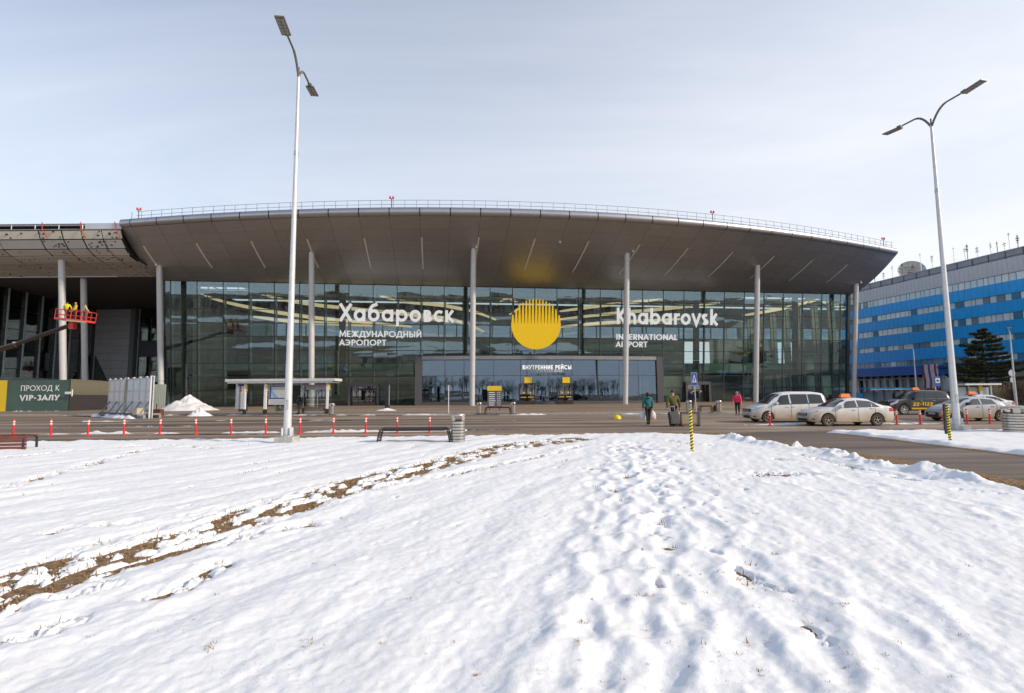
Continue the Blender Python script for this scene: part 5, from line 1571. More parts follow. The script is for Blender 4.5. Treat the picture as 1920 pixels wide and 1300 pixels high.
for (x, y), w_ in zip([(1444, 796), (1682, 796), (1726, 795), (1771, 796), (1814, 796), (1857, 795)], ['beside the front wheel of the white minivan', 'behind the tail of the white sedan taxi', 'in front of the black taxi', 'beside the front of the silver hatchback', 'by the front door of the silver hatchback', 'by the rear wheel of the silver hatchback']):
    o = copy_tree(mk); q = at(x, y); o.location = (q[0] * 26.7 / q[1], 26.7, 0); o.rotation_euler = (R.gauss(0, .02), R.gauss(0, .02), 0)
    tag(o, 'red marker post with two white bands ' + w_, 'marker post', gl)

# striped bollards
def stripe_mat():
    m = bpy.data.materials.new('yellow_black_stripes'); m.use_nodes = True
    t = m.node_tree; b = t.nodes['Principled BSDF']
    tcn = t.nodes.new('ShaderNodeTexCoord'); sp = t.nodes.new('ShaderNodeSeparateXYZ'); t.links.new(tcn.outputs['Object'], sp.inputs[0])
    a1 = t.nodes.new('ShaderNodeMath'); a1.operation = 'MULTIPLY_ADD'; t.links.new(sp.outputs[0], a1.inputs[0]); a1.inputs[1].default_value = -.55; t.links.new(sp.outputs[2], a1.inputs[2])
    a2 = t.nodes.new('ShaderNodeMath'); a2.operation = 'MULTIPLY'; t.links.new(a1.outputs[0], a2.inputs[0]); a2.inputs[1].default_value = 11.5
    a3 = t.nodes.new('ShaderNodeMath'); a3.operation = 'FRACT'; t.links.new(a2.outputs[0], a3.inputs[0])
    a4 = t.nodes.new('ShaderNodeMath'); a4.operation = 'GREATER_THAN'; t.links.new(a3.outputs[0], a4.inputs[0]); a4.inputs[1].default_value = .5
    mx = t.nodes.new('ShaderNodeMix'); mx.data_type = 'RGBA'; t.links.new(a4.outputs[0], mx.inputs[0])
    mx.inputs[6].default_value = (.85, .68, .02, 1); mx.inputs[7].default_value = (.03, .03, .03, 1)
    t.links.new(mx.outputs[2], b.inputs['Base Color']); b.inputs['Roughness'].default_value = .5
    return m
M_['stripe'] = stripe_mat()
bme = MB().lathe([(.042, 0), (.042, 1.2), (.036, 1.225), (0, 1.23)], n=14).mesh('striped_bollard', M_['stripe'], True)
for (x, y, lb, h) in ((1298, 847, 'yellow and black striped bollard standing in the snow before the grey framed board', 1.0), (1781.5, 825, 'yellow and black striped bollard beside the street lamp on the snow island', 1.0)):
    q = at(x, y, .07); o = inst('striped_bollard', bme, None, (q[0], q[1], .02)); o.rotation_euler = (.0, -.01, 0)
    tag(o, lb, 'bollard', 'striped bollards')
q = atd(1773, 790, 19.6)
tag(MB().box((0, 0, .6), (.09, .07, 1.2)).build('dark_post', M_['dark'], None, (q[0], q[1], 0)), 'dark square post just left of the striped bollard by the right lamp', 'post')

# ------------------------------------------------------------------ bins
M_['binsteel'] = mat('perforated_steel', (.52, .49, .45), .32, .85, .12, 6, .25, 30)
def bin_(x, y, r_, h, label, z0=.12, wood=False, bands=True):
    q = at(x, y, z0)
    o = empty('litter_bin', (q[0], q[1] + r_ * .3, z0), R.uniform(0, .2), label, 'litter bin', 'round steel litter bins')
    n = 28
    MB().lathe([(0, 0), (r_ * .97, 0), (r_ * .97, .05)], n=n).build('foot', M_['dark'], o)
    MB().lathe([(r_ * .955, .05), (r_ * .955, h * .76), (0, h * .76)], n=n).build('inner_drum', M_['dark'], o, smooth=True)
    k = 7
    for i in range(k):
        z0_, z1_ = .05 + (h * .74 - .05) * i / k, .05 + (h * .74 - .05) * (i + 1) / k - .018
        MB().lathe([(r_ * .96, z0_), (r_, z0_ + .006), (r_, z1_ - .006), (r_ * .96, z1_)], n=n).build('drum_band', M_['binsteel'], o, smooth=True)
    for i in range(4):
        a = math.pi / 4 + i * math.pi / 2
        MB().box((r_ * .92 * math.cos(a), r_ * .92 * math.sin(a), h * .84), (.05, r_ * .5, h * .2), rz=a).build('lid_support', M_['binsteel'], o)
    MB().lathe([(r_ * .985, h * .925), (r_ * 1.01, h * .90), (r_ * 1.01, h * .94), (r_ * .9, h * .975), (r_ * .5, h), (0, h * 1.01)], n=n).build('lid', M_['binsteel'], o, smooth=True)
    return o
bin_(858.5, 831, .245, 1.02, 'large round steel litter bin in snow at the right end of the backless bench', .04)
bin_(621.5, 778, .22, .95, 'steel litter bin at the right end of the bus shelter')
bin_(898.5, 776, .2, .92, 'steel litter bin left of the bench in front of the flight board')
bin_(962.5, 775.5, .2, .92, 'steel litter bin right of the bench in front of the flight board')
bin_(1293, 774.5, .22, .98, 'steel litter bin left of the pedestrian crossing sign')
bin_(1349, 773.5, .22, .95, 'steel litter bin right of the pedestrian crossing sign beside a black bag')
bin_(1913.5, 813, .42, 1.06, 'wide round steel litter bin cut by the right edge on the snow island', .03)

# ------------------------------------------------------------------ benches
M_['slat'] = mat('dark_stained_slat', (.055, .035, .03), .6, 0, .25, 4, stretch=(1, 8, 8))
M_['redslat'] = mat('red_brown_slat', (.17, .048, .032), .55, 0, .25, 4, stretch=(1, 8, 8))
def hoop_bench(a, b, h, z0, label, m_s, depth=.45, nsl=5):
    A, B = Vector(a), Vector(b); d = B - A; ln = d.length; ang = math.atan2(d.y, d.x)
    o = empty('bench', ((A + B) / 2)[:2] + (z0,), ang, label, 'bench', 'backless benches')
    for s_ in (-1, 1):
        mb = MB(); x = s_ * ln / 2
        for yy_ in (0, depth):
            mb.tube([(x + s_ * .03, yy_, 0), (x - s_ * .02, yy_, h * .55), (x - s_ * .07, yy_, h * .88), (x - s_ * .2, yy_, h - .02)], .028, 8)
        mb.box((x + s_ * .03, depth / 2, .02), (.07, depth + .14, .04))
        for k in range(4):
            mb.box((x - s_ * .01 * k, depth / 2, .12 + k * h * .17), (.03, depth, .045))
        mb.build('leg', M_['dark'], o, smooth=True)
    for k in range(nsl):
        y = depth * (k + .5) / nsl
        MB().box((0, y, h), (ln - .26, depth / nsl - .02, .045)).build('slat', m_s, o)
    MB().box((0, .0, h - .06), (ln - .3, .03, .05)).box((0, depth, h - .06), (ln - .3, .03, .05)).build('rail', M_['dark'], o)
    return o
a_ = at(708, 832, .05); b_ = at(842, 831, .05)
hoop_bench((a_[0], a_[1], 0), (b_[0], b_[1], 0), .52, .03, 'long dark backless bench with bent legs in snow beside the large steel bin', M_['slat'])
a_ = at(909, 775.5, .12); b_ = at(956, 775.5, .12)
hoop_bench((a_[0], a_[1], 0), (b_[0], b_[1], 0), .52, .12, 'backless bench between two steel bins in front of the flight board', M_['slat'])
a_ = at(1310, 773, .12); b_ = at(1339, 772.6, .12)
hoop_bench((a_[0] + .2, a_[1], 0), (b_[0], b_[1], 0), .5, .12, 'backless bench right of the pedestrian crossing sign with a black bag on its end', M_['slat'])
q = at(1340, 771, .12)
tag(MB().lathe([(.2, 0), (.27, .12), (.26, .38), (.14, .5), (0, .52)], n=12).build('black_bag', M_['rubber'], None, (q[0], q[1] - .35, .12), smooth=True), 'black travel bag on the pavement between a bench and a steel bin', 'bag')
# slatted recliner bench cut by the left edge
q = at(12, 846, .05)
o = empty('slatted_bench', (q[0] - .72, q[1] + .1, .03), math.radians(10), 'red brown slatted bench cut off by the left edge of the snow field', 'bench')
for s_ in (-1.05, 1.05):
    MB().tube([(s_, -.10, 0), (s_ + .02, -.12, .3), (s_, -.05, .50), (s_, .3, .47), (s_, .48, .40), (s_, .5, 0)], .035, 8).build('leg', M_['dark'], o, smooth=True)
for k in range(4):
    MB().box((0, -.115 + .004 * k, .1 + .105 * k), (2.3, .03, .085)).build('slat', M_['redslat'], o)
for k in range(4):
    MB().box((0, -.0 + .12 * k, .505 - .012 * k), (2.3, .10, .035)).build('slat', M_['redslat'], o)

# ------------------------------------------------------------------ bus shelter
M_['shglass'] = glass_mat('shelter_glass', (.62, .68, .66), .12)
M_['mapblue'] = mat('map_river_blue', (.18, .40, .66), .5, 0, 0); M_['navy'] = mat('map_border_navy', (.05, .06, .28), .5, 0, 0)
M_['paper'] = mat('poster_paper', (.66, .65, .68), .55, 0, .04, 3); M_['mapgrey'] = mat('map_ground', (.52, .53, .50), .5, 0, .1, 6)
a_ = at(449, 777.5, .12); b_ = at(614, 776.5, .12)
sx0, sx1 = a_[0], b_[0]; sy = (a_[1] + b_[1]) / 2
sh = empty('bus_shelter', ((sx0 + sx1) / 2, sy, .12), -.01, 'long bus shelter with a white flat roof and a river map poster', 'bus shelter')
hw = (sx1 - sx0) / 2; zt_ = atd(530, 716, sy)[2] - .12; zt2 = atd(530, 710, sy)[2] - .12
xl_ = atd(424, 713, sy)[0] - (sx0 + sx1) / 2; xr_ = atd(632, 713, sy)[0] - (sx0 + sx1) / 2
MB().box(((xl_ + xr_) / 2, .6, (zt_ + zt2) / 2), ((xr_ - xl_) * .985, 1.9, .22)).build('roof', mat('shelter_white', (.62, .62, .62), .5), sh)
MB().box(((xl_ + xr_) / 2, .6, zt_ - .06), (xr_ - xl_ - .5, 1.9, .12)).build('roof_beam', M_['galv'], sh)
for px_, w_ in ((459, .14), (497.5, .22), (614, .17)):
    x = atd(px_, 745, sy)[0] - (sx0 + sx1) / 2
    po = MB().box((x, 0, zt_ / 2 + .05), (w_, .16, zt_ - .1)).build('post', M_['white'], sh)
    MB().box((x, 0, .22), (w_ + .06, .22, .44)).build('post_foot', M_['dark'], po)
    MB().box((x + w_ / 2 + .05, .02, zt_ - .42), (.10, .14, .7)).build('bracket', M_['yellowp'], po)
xa, xb = [atd(x, 745, sy)[0] - (sx0 + sx1) / 2 for x in (503, 612)]
nb = 4
for k in range(nb):
    w_ = (xb - xa) / nb
    MB().box((xa + w_ * (k + .5), 1.3, 1.35), (w_ - .05, .03, 2.25)).build('glass_panel', M_['shglass'], sh)
    MB().box((xa + w_ * k, 1.3, 1.3), (.05, .06, 2.5)).build('glazing_bar', M_['galv'], sh)
MB().box(((xa + xb) / 2, 1.3, .12), (xb - xa, .08, .1)).build('bottom_rail', M_['galv'], sh)
MB().box((xl_ + 1.3, .5, 1.35), (.04, 1.5, 2.2)).build('glass_panel', M_['shglass'], sh)
def px_rect(x0, x1, y0, y1, D, cx, cz):
    p0 = atd(x0, y0, D); p1 = atd(x1, y1, D)
    return (p0[0] + p1[0]) / 2 - cx, (p0[2] + p1[2]) / 2 - cz, p1[0] - p0[0], p0[2] - p1[2]
CX = (sx0 + sx1) / 2
x, z, w_, h_ = px_rect(504, 540, 722, 759, sy, CX, .12)
po = MB().box((x, .05, z), (w_, .05, h_)).build('poster', M_['paper'], sh)
zu = z + h_ * .13
MB().box((x, .018, zu), (w_ * .92, .02, h_ * .68)).build('map_border', M_['navy'], po)
MB().box((x, .004, zu - .01), (w_ * .74, .02, h_ * .56)).build('map', M_['mapgrey'], po)
riv = [(-.34, .26), (-.30, .12), (-.24, .0), (-.16, -.10), (-.05, -.2), (0.02, -.27), (-.2, -.27), (-.28, -.16), (-.34, -.02), (-.36, .1)]
MB().prism([(x + u_ * w_, zu + v_ * h_) for u_, v_ in riv], Matrix.Translation((0, -.008, 0)) @ Matrix.Rotation(math.radians(90), 4, 'X'), .006).build('river', M_['mapblue'], po)
mb = MB()
for k in range(7):
    mb.box((x, .02, z - h_ * (.27 + .032 * k)), (w_ * .84, .008, .015))
mb.build('timetable_lines', mat('print_grey', (.4, .4, .45), .6, 0, 0), po)
x, z, w_, h_ = px_rect(445, 459, 721, 767, sy, CX, .12)
po = MB().box((x, .0, z), (w_, .12, h_)).build('light_poster', M_['paper'], sh)
MB().box((x, -.065, z + h_ * .46), (w_ * .8, .01, h_ * .07)).build('poster_header', M_['navy'], po)
MB().lathe([(0, -.07), (.12, -.07), (.12, -.065), (0, -.065)], (x, 0, z + h_ * .25), 10, axis='Y').build('poster_spot', M_['orange'], po)
mb = MB()
for k in range(9): mb.box((x, -.065, z + .2 - .13 * k), (w_ * .6, .01, .03))
mb.build('poster_lines', mat('print_grey2', (.45, .44, .48), .6, 0, 0), po)
MB().box((x - w_ * .5 - .06, .05, z), (.1, .2, h_ + .1)).build('poster_case', M_['galv'], sh)
x, z, w_, h_ = px_rect(563, 607, 721, 730.5, sy, CX, .12)
MB().box((x, 1.2, z), (w_, .05, h_)).build('name_board', mat('lilac_board', (.50, .48, .58), .5), sh)
MB().box(((xa + xb) / 2 + .9, .95, .48), (2.9, .4, .05)).box((xa + 2.6, 1.0, .25), (.05, .3, .45)).box((xb - .5, 1.0, .25), (.05, .3, .45)).build('bench', M_['redslat'], sh)

# ------------------------------------------------------------------ signs, totem, flight board
q = at(727, 769, .12)
o = empty('totem_sign', (q[0], q[1], .12), 0, 'tall dark totem sign standing in a patch of snow on the pavement', 'totem sign')
h_ = atd(727, 716, q[1])[2] - .12
MB().box((-.06, 0, h_ / 2), (.36, .5, h_)).build('body', M_['dark'], o)
MB().box((.14, -.06, h_ * .52), (.06, .3, h_ * .72)).build('edge_panel', mat('totem_blue_edge', (.2, .25, .36), .4), o)
q = at(928, 769.5, .12); D = q[1]
o = empty('flight_board', (q[0], q[1], .12), 0, 'grey information board with a yellow header behind a bench', 'information board')
x, z, w_, h_ = px_rect(914, 940.5, 724, 765, D, q[0], .12)
MB().box((x, 0, z), (w_, .08, h_)).build('panel', mat('slate_board', (.10, .105, .125), .5), o)
MB().box((x, -.05, z + h_ * .5 - h_ * .11), (w_ + .02, .06, h_ * .22)).build('header', M_['yellow'], o)
mb = MB(); hd = MB()
for k in range(7):
    zz = z + h_ * (.20 - .095 * k); l = w_ * R.uniform(.3, .5)
    mb.box((x - w_ * .40 + l / 2, -.045, zz), (l, .012, .075))
    mb.box((x + w_ * .24, -.045, zz), (.09, .012, .09)); mb.box((x + w_ * .38, -.045, zz), (.09, .012, .09))
tag(mb.build('board_rows', M_['white'], o), kind='stuff')
for s_ in (-1, 1): MB().box((x + s_ * w_ * .36, .02, (z - h_ / 2) / 2), (.07, .07, z - h_ / 2)).build('leg', M_['dark'], o)
# pedestrian crossing sign
q = at(1305.5, 772, .12); D = q[1]
o = empty('crossing_sign', (q[0], q[1], .12), 0, 'blue pedestrian crossing sign on a thin grey pole', 'road sign')
tp = atd(1300.5, 700, D); h_ = tp[2] - .12; dxx = tp[0] - q[0]
MB().tube([(0, 0, 0), (dxx * .9, 0, h_)], .035, 8).build('pole', M_['steel'], o, smooth=True)
zc_ = atd(1300.5, 711, D)[2] - .12; xc_ = atd(1300.8, 711, D)[0] - q[0]
x, z, w_, h2 = px_rect(1295, 1307, 699, 723, D, q[0], .12)
sp_ = MB().box((x, -.06, z), (w_, .03, h2)).build('sign_plate', M_['white'], o)
MB().box((x, -.08, z), (w_ * .92, .015, h2 * .95)).build('sign_face', M_['blue'], sp_)
MB().prism([(x - w_ * .36, z - h2 * .26), (x + w_ * .36, z - h2 * .26), (x, z + h2 * .38)], Matrix.Translation((0, -.09, 0)) @ Matrix.Rotation(math.radians(90), 4, 'X'), .008).build('triangle', M_['white'], sp_)
mb = MB(); Mx = Matrix.Translation((0, -.10, 0)) @ Matrix.Rotation(math.radians(90), 4, 'X')
for st in ([(0, .16), (.0, .0)], [(0, .0), (-.12, -.2)], [(0, .0), (.10, -.2)], [(-.08, .06), (.08, .08)]):
    Lf, Rt = strip([(x + a * w_, z + b * h2 * .9) for a, b in st], .05); mb.prism(Lf + Rt[::-1], Mx, .004 + .001 * len(mb.f) / 6)
mb.build('walker_symbol', M_['dark'], sp_)
# bus stop sign on the right
D = 46; q = atd(1757, 760, D)
o = empty('bus_stop_sign', (q[0], D, 0), 0, 'blue and white bus stop sign in front of the striped banner', 'road sign')
x, z, w_, h2 = px_rect(1751, 1763, 706, 724.5, D, q[0], 0)
MB().tube([(0, .02, 0), (0, .02, z + h2 / 2)], .04, 8).build('pole', M_['steel'], o)
sp_ = MB().box((x, -.04, z), (w_, .03, h2)).build('sign_face', M_['blue'], o)
MB().box((x, -.06, z + h2 * .08), (w_ * .76, .012, h2 * .48)).build('white_field', M_['white'], sp_)
MB().box((x, -.07, z + h2 * .05), (w_ * .42, .012, h2 * .16)).box((x, -.07, z + h2 * .19), (w_ * .2, .012, h2 * .06)).build('bus_symbol', M_['dark'], sp_)
# round sign seen from the back at the far right
D = 57; q = atd(1904, 756, D)
o = empty('round_sign', (q[0], D, 0), 0, 'round traffic sign seen from behind near the right edge', 'road sign')
zt_ = atd(1902, 700, D)[2]
MB().tube([(0, 0, 0), (-.15, 0, zt_ + .4)], .045, 8).build('pole', M_['steel'], o)
MB().lathe([(0, -.02), (.36, -.02), (.36, .02), (0, .02)], (-.15, -.05, zt_), 20, axis='Y').build('sign_plate', M_['galv'], o)
MB().box((-.13, -.05, zt_ - .75), (.5, .03, .5)).build('lower_plate', M_['galv'], o)
# framed board lying against the bollard line
q = at(1294, 799.5); D = q[1]
o = empty('framed_board', (q[0], D, 0), .04, 'low sand coloured board in a grey frame behind the striped bollard', 'board')
x, z, w_, h_ = px_rect(1275, 1313, 772.5, 797, D, q[0], 0)
mb = MB()
for s_ in (-1, 1):
    mb.box((x + s_ * (w_ / 2 - .03), 0, z), (.07, .09, h_)); mb.box((x, 0, z + s_ * (h_ / 2 - .03)), (w_ - .14, .085, .07))
mb.build('frame', mat('grey_board_frame', (.10, .10, .12), .5), o)
MB().box((x, .01, z), (w_ - .12, .03, h_ - .12)).build('panel', mat('sand_panel', (.33, .29, .18), .7, 0, .08, 2), o)
for s_ in (-1, 1): MB().box((x + s_ * w_ * .4, .05, (z - h_ / 2) / 2 + .01), (.06, .4, z - h_ / 2 + .02)).build('foot', M_['dark'], o)
# yellow dome
q = at(1157, 786)
tag(MB().lathe([(.27, 0), (.275, .05), (.25, .14), (.18, .23), (.08, .275), (0, .28)], n=20).build('concrete_dome', M_['yellowp'], None, (q[0], q[1], 0), smooth=True), 'yellow painted concrete half dome on the road left of the walking woman', 'bollard')

# ------------------------------------------------------------------ building site: banner fence, dark fence, glass frames
M_['green'] = mat('dark_green_banner', (.060, .115, .095), .55, 0, .12, .4)
M_['banyel'] = mat('banner_yellow', (.80, .56, .02), .5, 0, .04, .6)
M_['ochre'] = mat('weathered_fence_sheet', (.16, .15, .11), .7, 0, .2, .7); M_['darkf'] = mat('dark_fence_sheet', (.045, .04, .045), .6, 0, .2, .6)
D = at(60, 773)[1]
zt_ = atd(60, 713, D)[2]
fx0, fx1 = atd(-160, 740, D)[0], atd(131, 740, D)[0]
fn = empty('site_fence', (fx1, D, 0), 0, 'corrugated site fence running back behind the banner', 'fence')
bx = atd(14, 740, D)[0]
bn_ = empty('banner', (fx1, D - .1, 0), 0, 'dark green banner reading ПРОХОД К VIP-ЗАЛУ with a yellow end', 'banner')
def wavy(x0, x1, z0, z1, y, n=14):
    P = [[(x0 + (x1 - x0) * i / n, y + .018 * math.sin(i * 1.9 + j), z0 + (z1 - z0) * j / 3) for i in range(n + 1)] for j in range(4)]
    return MB().grid(P)
wavy(bx - fx1 + .004, 0, .12, zt_, 0).build('cloth', M_['green'], bn_, smooth='all')
wavy(fx0 - fx1, bx - fx1, .12, zt_, 0).build('yellow_cloth', M_['banyel'], bn_, smooth='all')
for (txt, x0, x1, yc, yb, w) in (('ПРОХОД К', 38, 111, 723, 733.5, .13), ('VIP-ЗАЛУ', 36.5, 111, 741, 751.5, .21)):
    p0, p1 = atd(x0, yb, D - .15), atd(x1, yb, D - .15); h_ = atd(60, yc, D - .15)[2] - atd(60, yb, D - .15)[2]
    G_ = glyphs(w); root = bn_
    text_line(txt, p1[0] - p0[0], h_, w, .012, M_['letter'], root, Matrix.Translation((p0[0] - fx1, -.04, p0[2])))
for k in range(12):
    x = -(k + .5) * (fx1 - fx0) / 12; MB().box((x, .12, zt_ / 2), ((fx1 - fx0) / 12 - .04, .04, zt_ + .02)).build('fence_panel', M_['darkf'], fn)
pA, pB = Vector((fx1, D, 0)), Vector(atd(212, 760, D + 6.5)); pB.z = 0
dv = (pB - pA) / 9; ang = math.atan2(dv.y, dv.x)
for k in range(9):
    c = pA + dv * (k + .5) - Vector((fx1, D, 0))
    h_ = zt_ + .1 - .02 * k
    for z0_, z1_, m in ((.05, h_ * .52, 'darkf'), (h_ * .52, h_, 'ochre')):
        mb = MB(); n = 8
        for j in range(n):
            xx = -dv.length / 2 + dv.length * (j + .5) / n
            mb.box((xx, .02 * (j % 2), (z0_ + z1_) / 2), (dv.length / n - .004, .03, z1_ - z0_ - .01))
        o = mb.build('fence_panel', M_[m], fn, c); o.rotation_euler = (0, 0, ang)
q = atd(131, 737, D)
MB().box((q[0] - fx1 + .2, -.5, q[2]), (.7, .05, .28)).tube([(.6, -.4, q[2] - .4), (.6, -.4, q[2] + .4)], .06, 6).build('sign_arm', M_['white'], fn)
# pale corrugated fence by the first column
pA, pB = atd(248, 763, 63), atd(309, 766, 63)
o = empty('pale_fence', (pA[0], 63, 0), 0, 'pale green corrugated fence behind the stacked glass frames', 'fence')
n = 10
for k in range(n):
    w_ = (pB[0] - pA[0]) / n
    mb = MB()
    for j in range(4): mb.box((w_ * (k + (j + .5) / 4), .03 * (j % 2), 1.65), (w_ / 4 - .005, .03, 3.1))
    mb.build('fence_panel', mat('pale_fence_sheet', (.42, .45, .38), .6, 0, .06, 1) if k == 0 else bpy.data.materials['pale_fence_sheet'], o)
# rack of glazing frames stacked upright
A = Vector(atd(203, 765, 47.5)); B = Vector(atd(284, 780, 41.5)); A.z = B.z = 0
rk = empty('glazing_frames', A, math.atan2(B.y - A.y, B.x - A.x), 'two tall glazed facade frames stacked upright on a grey sledge', 'facade frames')
ln = (B - A).length; hgt = atd(285, 707, 41.5)[2]
M_['milk'] = mat('film_covered_glass', (.62, .72, .76), .25, 0, .06, 1.2)
for (f0, f1, nf) in ((0.0, .40, 3), (.44, 1.0, 4)):
    x0, x1 = ln * f0, ln * f1; w_ = (x1 - x0) / nf
    fr = MB()
    for k in range(nf + 1): fr.box((x0 + w_ * k, 0, hgt / 2), (.30, .06, hgt)); fr.box((x0 + w_ * k, 0, hgt + .04), (.34, .1, .08))
    for z in (.55, 1.25, 2.2, hgt - .06): fr.box(((x0 + x1) / 2, 0, z), (x1 - x0, .1, .08))
    fo = fr.build('frame', M_['galv'], rk)
    for k in range(nf):
        for z0_, z1_ in ((.6, 1.2), (1.3, 2.15), (2.25, hgt - .1)):
            MB().box((x0 + w_ * (k + .5), 0, (z0_ + z1_) / 2), (w_ - .32, .04, z1_ - z0_)).build('pane', M_['milk'], fo)
mb = MB(); mb.box((ln * .5, -.6, .12), (ln * 1.06, .16, .24)); mb.box((ln * .5, .5, .12), (ln * 1.06, .16, .24))
for k in range(6): mb.box((ln * (.05 + .18 * k), 0, .3), (.12, 1.6, .14)); mb.tube([(ln * (.05 + .18 * k), -.7, .25), (ln * (.05 + .18 * k), -.05, 1.3)], .05, 5)
mb.build('sledge', mat('sledge_grey', (.22, .23, .26), .6), rk)
MB().box((ln * .9, -.6, .55), (1.0, .5, .5)).build('timber_crate', mat('raw_timber', (.50, .42, .30), .8, 0, .15, 3, stretch=(1, 6, 6)), rk)
MB().tube([(ln * .99, -.1, 0), (ln * .99, -.1, hgt + .1)], .09, 6).build('end_post', M_['white'], rk)
MB().tube([(ln * .415, -.1, .6), (ln * .425, -.1, hgt + .05)], .07, 6).build('end_post', mat('cream_post', (.6, .55, .42), .6), rk)
q = at(291, 782)
tag(MB().box((0, 0, .32), (.72, .5, .5)).box((0, 0, .60), (.8, .55, .06)).box((-.2, .1, .85), (.07, .07, .5)).build('rust_box', mat('rust_brown', (.16, .06, .03), .8, 0, .25, 4), None, (q[0], q[1] + .3, 0)), 'rust brown steel box beside the stacked facade frames', 'box')
ridge('snow_strip', [tuple((A + (B - A) * f)[:2] + np.array([-.3, -1.2])) for f in (0, .5, 1)], .45, .22, 15, M_['snow'], .2)
ridge('snow_strip', [(fx0, D - .6), (fx1 - .4, D - .5)], .25, .14, 18, M_['snow'], .25)

# ------------------------------------------------------------------ boom lift
M_['lift'] = mat('lift_red', (.72, .06, .045), .45, 0, .12, 3); M_['boom'] = mat('boom_brown', (.09, .062, .05), .5, .2, .2, 2)
DL = 55.0
lf = empty('boom_lift', (atd(-190, 770, 58)[0], 58, 0), 0, 'red boom lift basket raised beside the wing columns', 'boom lift')
base = Vector(lf.location)
bk0, bk1 = Vector(atd(111, 602, DL)), Vector(atd(170, 603, DL))
tip = Vector(atd(138, 608, DL + .2)); mid = Vector(atd(30, 646, DL + 1.0)); root = Vector(atd(-150, 700, DL + 2.5))
b = lambda p: Vector(p) - base
bo = MB(); bo.tube([b(root), b(mid)], .34, 4); bo.tube([b(mid - (mid - root) * .1), b(tip)], .24, 4); bo.build('boom', M_['boom'], lf)
mb = MB()
for k in range(1):
    f = k / 7; c = b(mid + (tip - mid) * f); mb.box(c + Vector((0, -.2, .18)), (.3, .12, .16))
mb.build('boom_hose_clamp', M_['galv'], lf)
MB().box(b(root) * .5 + Vector((0, 0, .2)), (1.6, 1.6, 1.4)).build('turntable', M_['lift'], lf)
MB().tube([b(root), b(root) * .5], .4, 6).build('mast', M_['boom'], lf)
ch = MB().box((0, 0, .9), (4.6, 2.2, .9)).build('chassis', M_['lift'], lf)
for sx_ in (-1.5, 1.5):
    for sy_ in (-1.1, 1.1):
        MB().lathe([(.0, -.2), (.55, -.2), (.6, -.1), (.6, .1), (.55, .2), (0, .2)], (sx_, sy_, .6), 16, axis='Y').build('wheel', M_['rubber'], lf)
bw_ = (bk1 - bk0).length; bc = b((bk0 + bk1) / 2)
sl_ = -.10
bas = MB(); RB = Matrix.Rotation(.10, 3, 'Y')
zb_ = bc.z
bas.box((bc.x, bc.y, zb_ + .08), (bw_, 1.3, .2), M=RB)
bo_ = bas.build('basket', M_['lift'], lf)
rlm = MB()
hh = 1.1
for yy_ in (-.62, .62):
    for z in (.55, 1.1):
        rlm.tube([Vector((bc.x, bc.y, zb_)) + RB @ Vector((-bw_ / 2, yy_, z)), Vector((bc.x, bc.y, zb_)) + RB @ Vector((bw_ / 2, yy_, z))], .03, 5)
    for k in range(7):
        x = -bw_ / 2 + bw_ * k / 6
        rlm.tube([Vector((bc.x, bc.y, zb_)) + RB @ Vector((x, yy_, .1)), Vector((bc.x, bc.y, zb_)) + RB @ Vector((x, yy_, 1.1))], .03, 5)
for s_ in (-1, 1):
    for z in (.55, 1.1): rlm.tube([Vector((bc.x, bc.y, zb_)) + RB @ Vector((s_ * bw_ / 2, -.62, z)), Vector((bc.x, bc.y, zb_)) + RB @ Vector((s_ * bw_ / 2, .62, z))], .03, 5)
rlm.build('guard_rail', M_['lift'], bo_)
MB().box((bc.x + bw_ * .22, bc.y - .75, zb_ - .12), (bw_ * .62, .1, .16), M=RB).build('timber_board', mat('pale_timber', (.55, .42, .28), .8), lf)
MB().box((bc.x - .2, bc.y, zb_ - .5), (.5, .5, .7)).build('basket_mount', M_['lift'], lf)
BASKET = (base + Vector((bc.x, bc.y, zb_ + .2)), bw_)
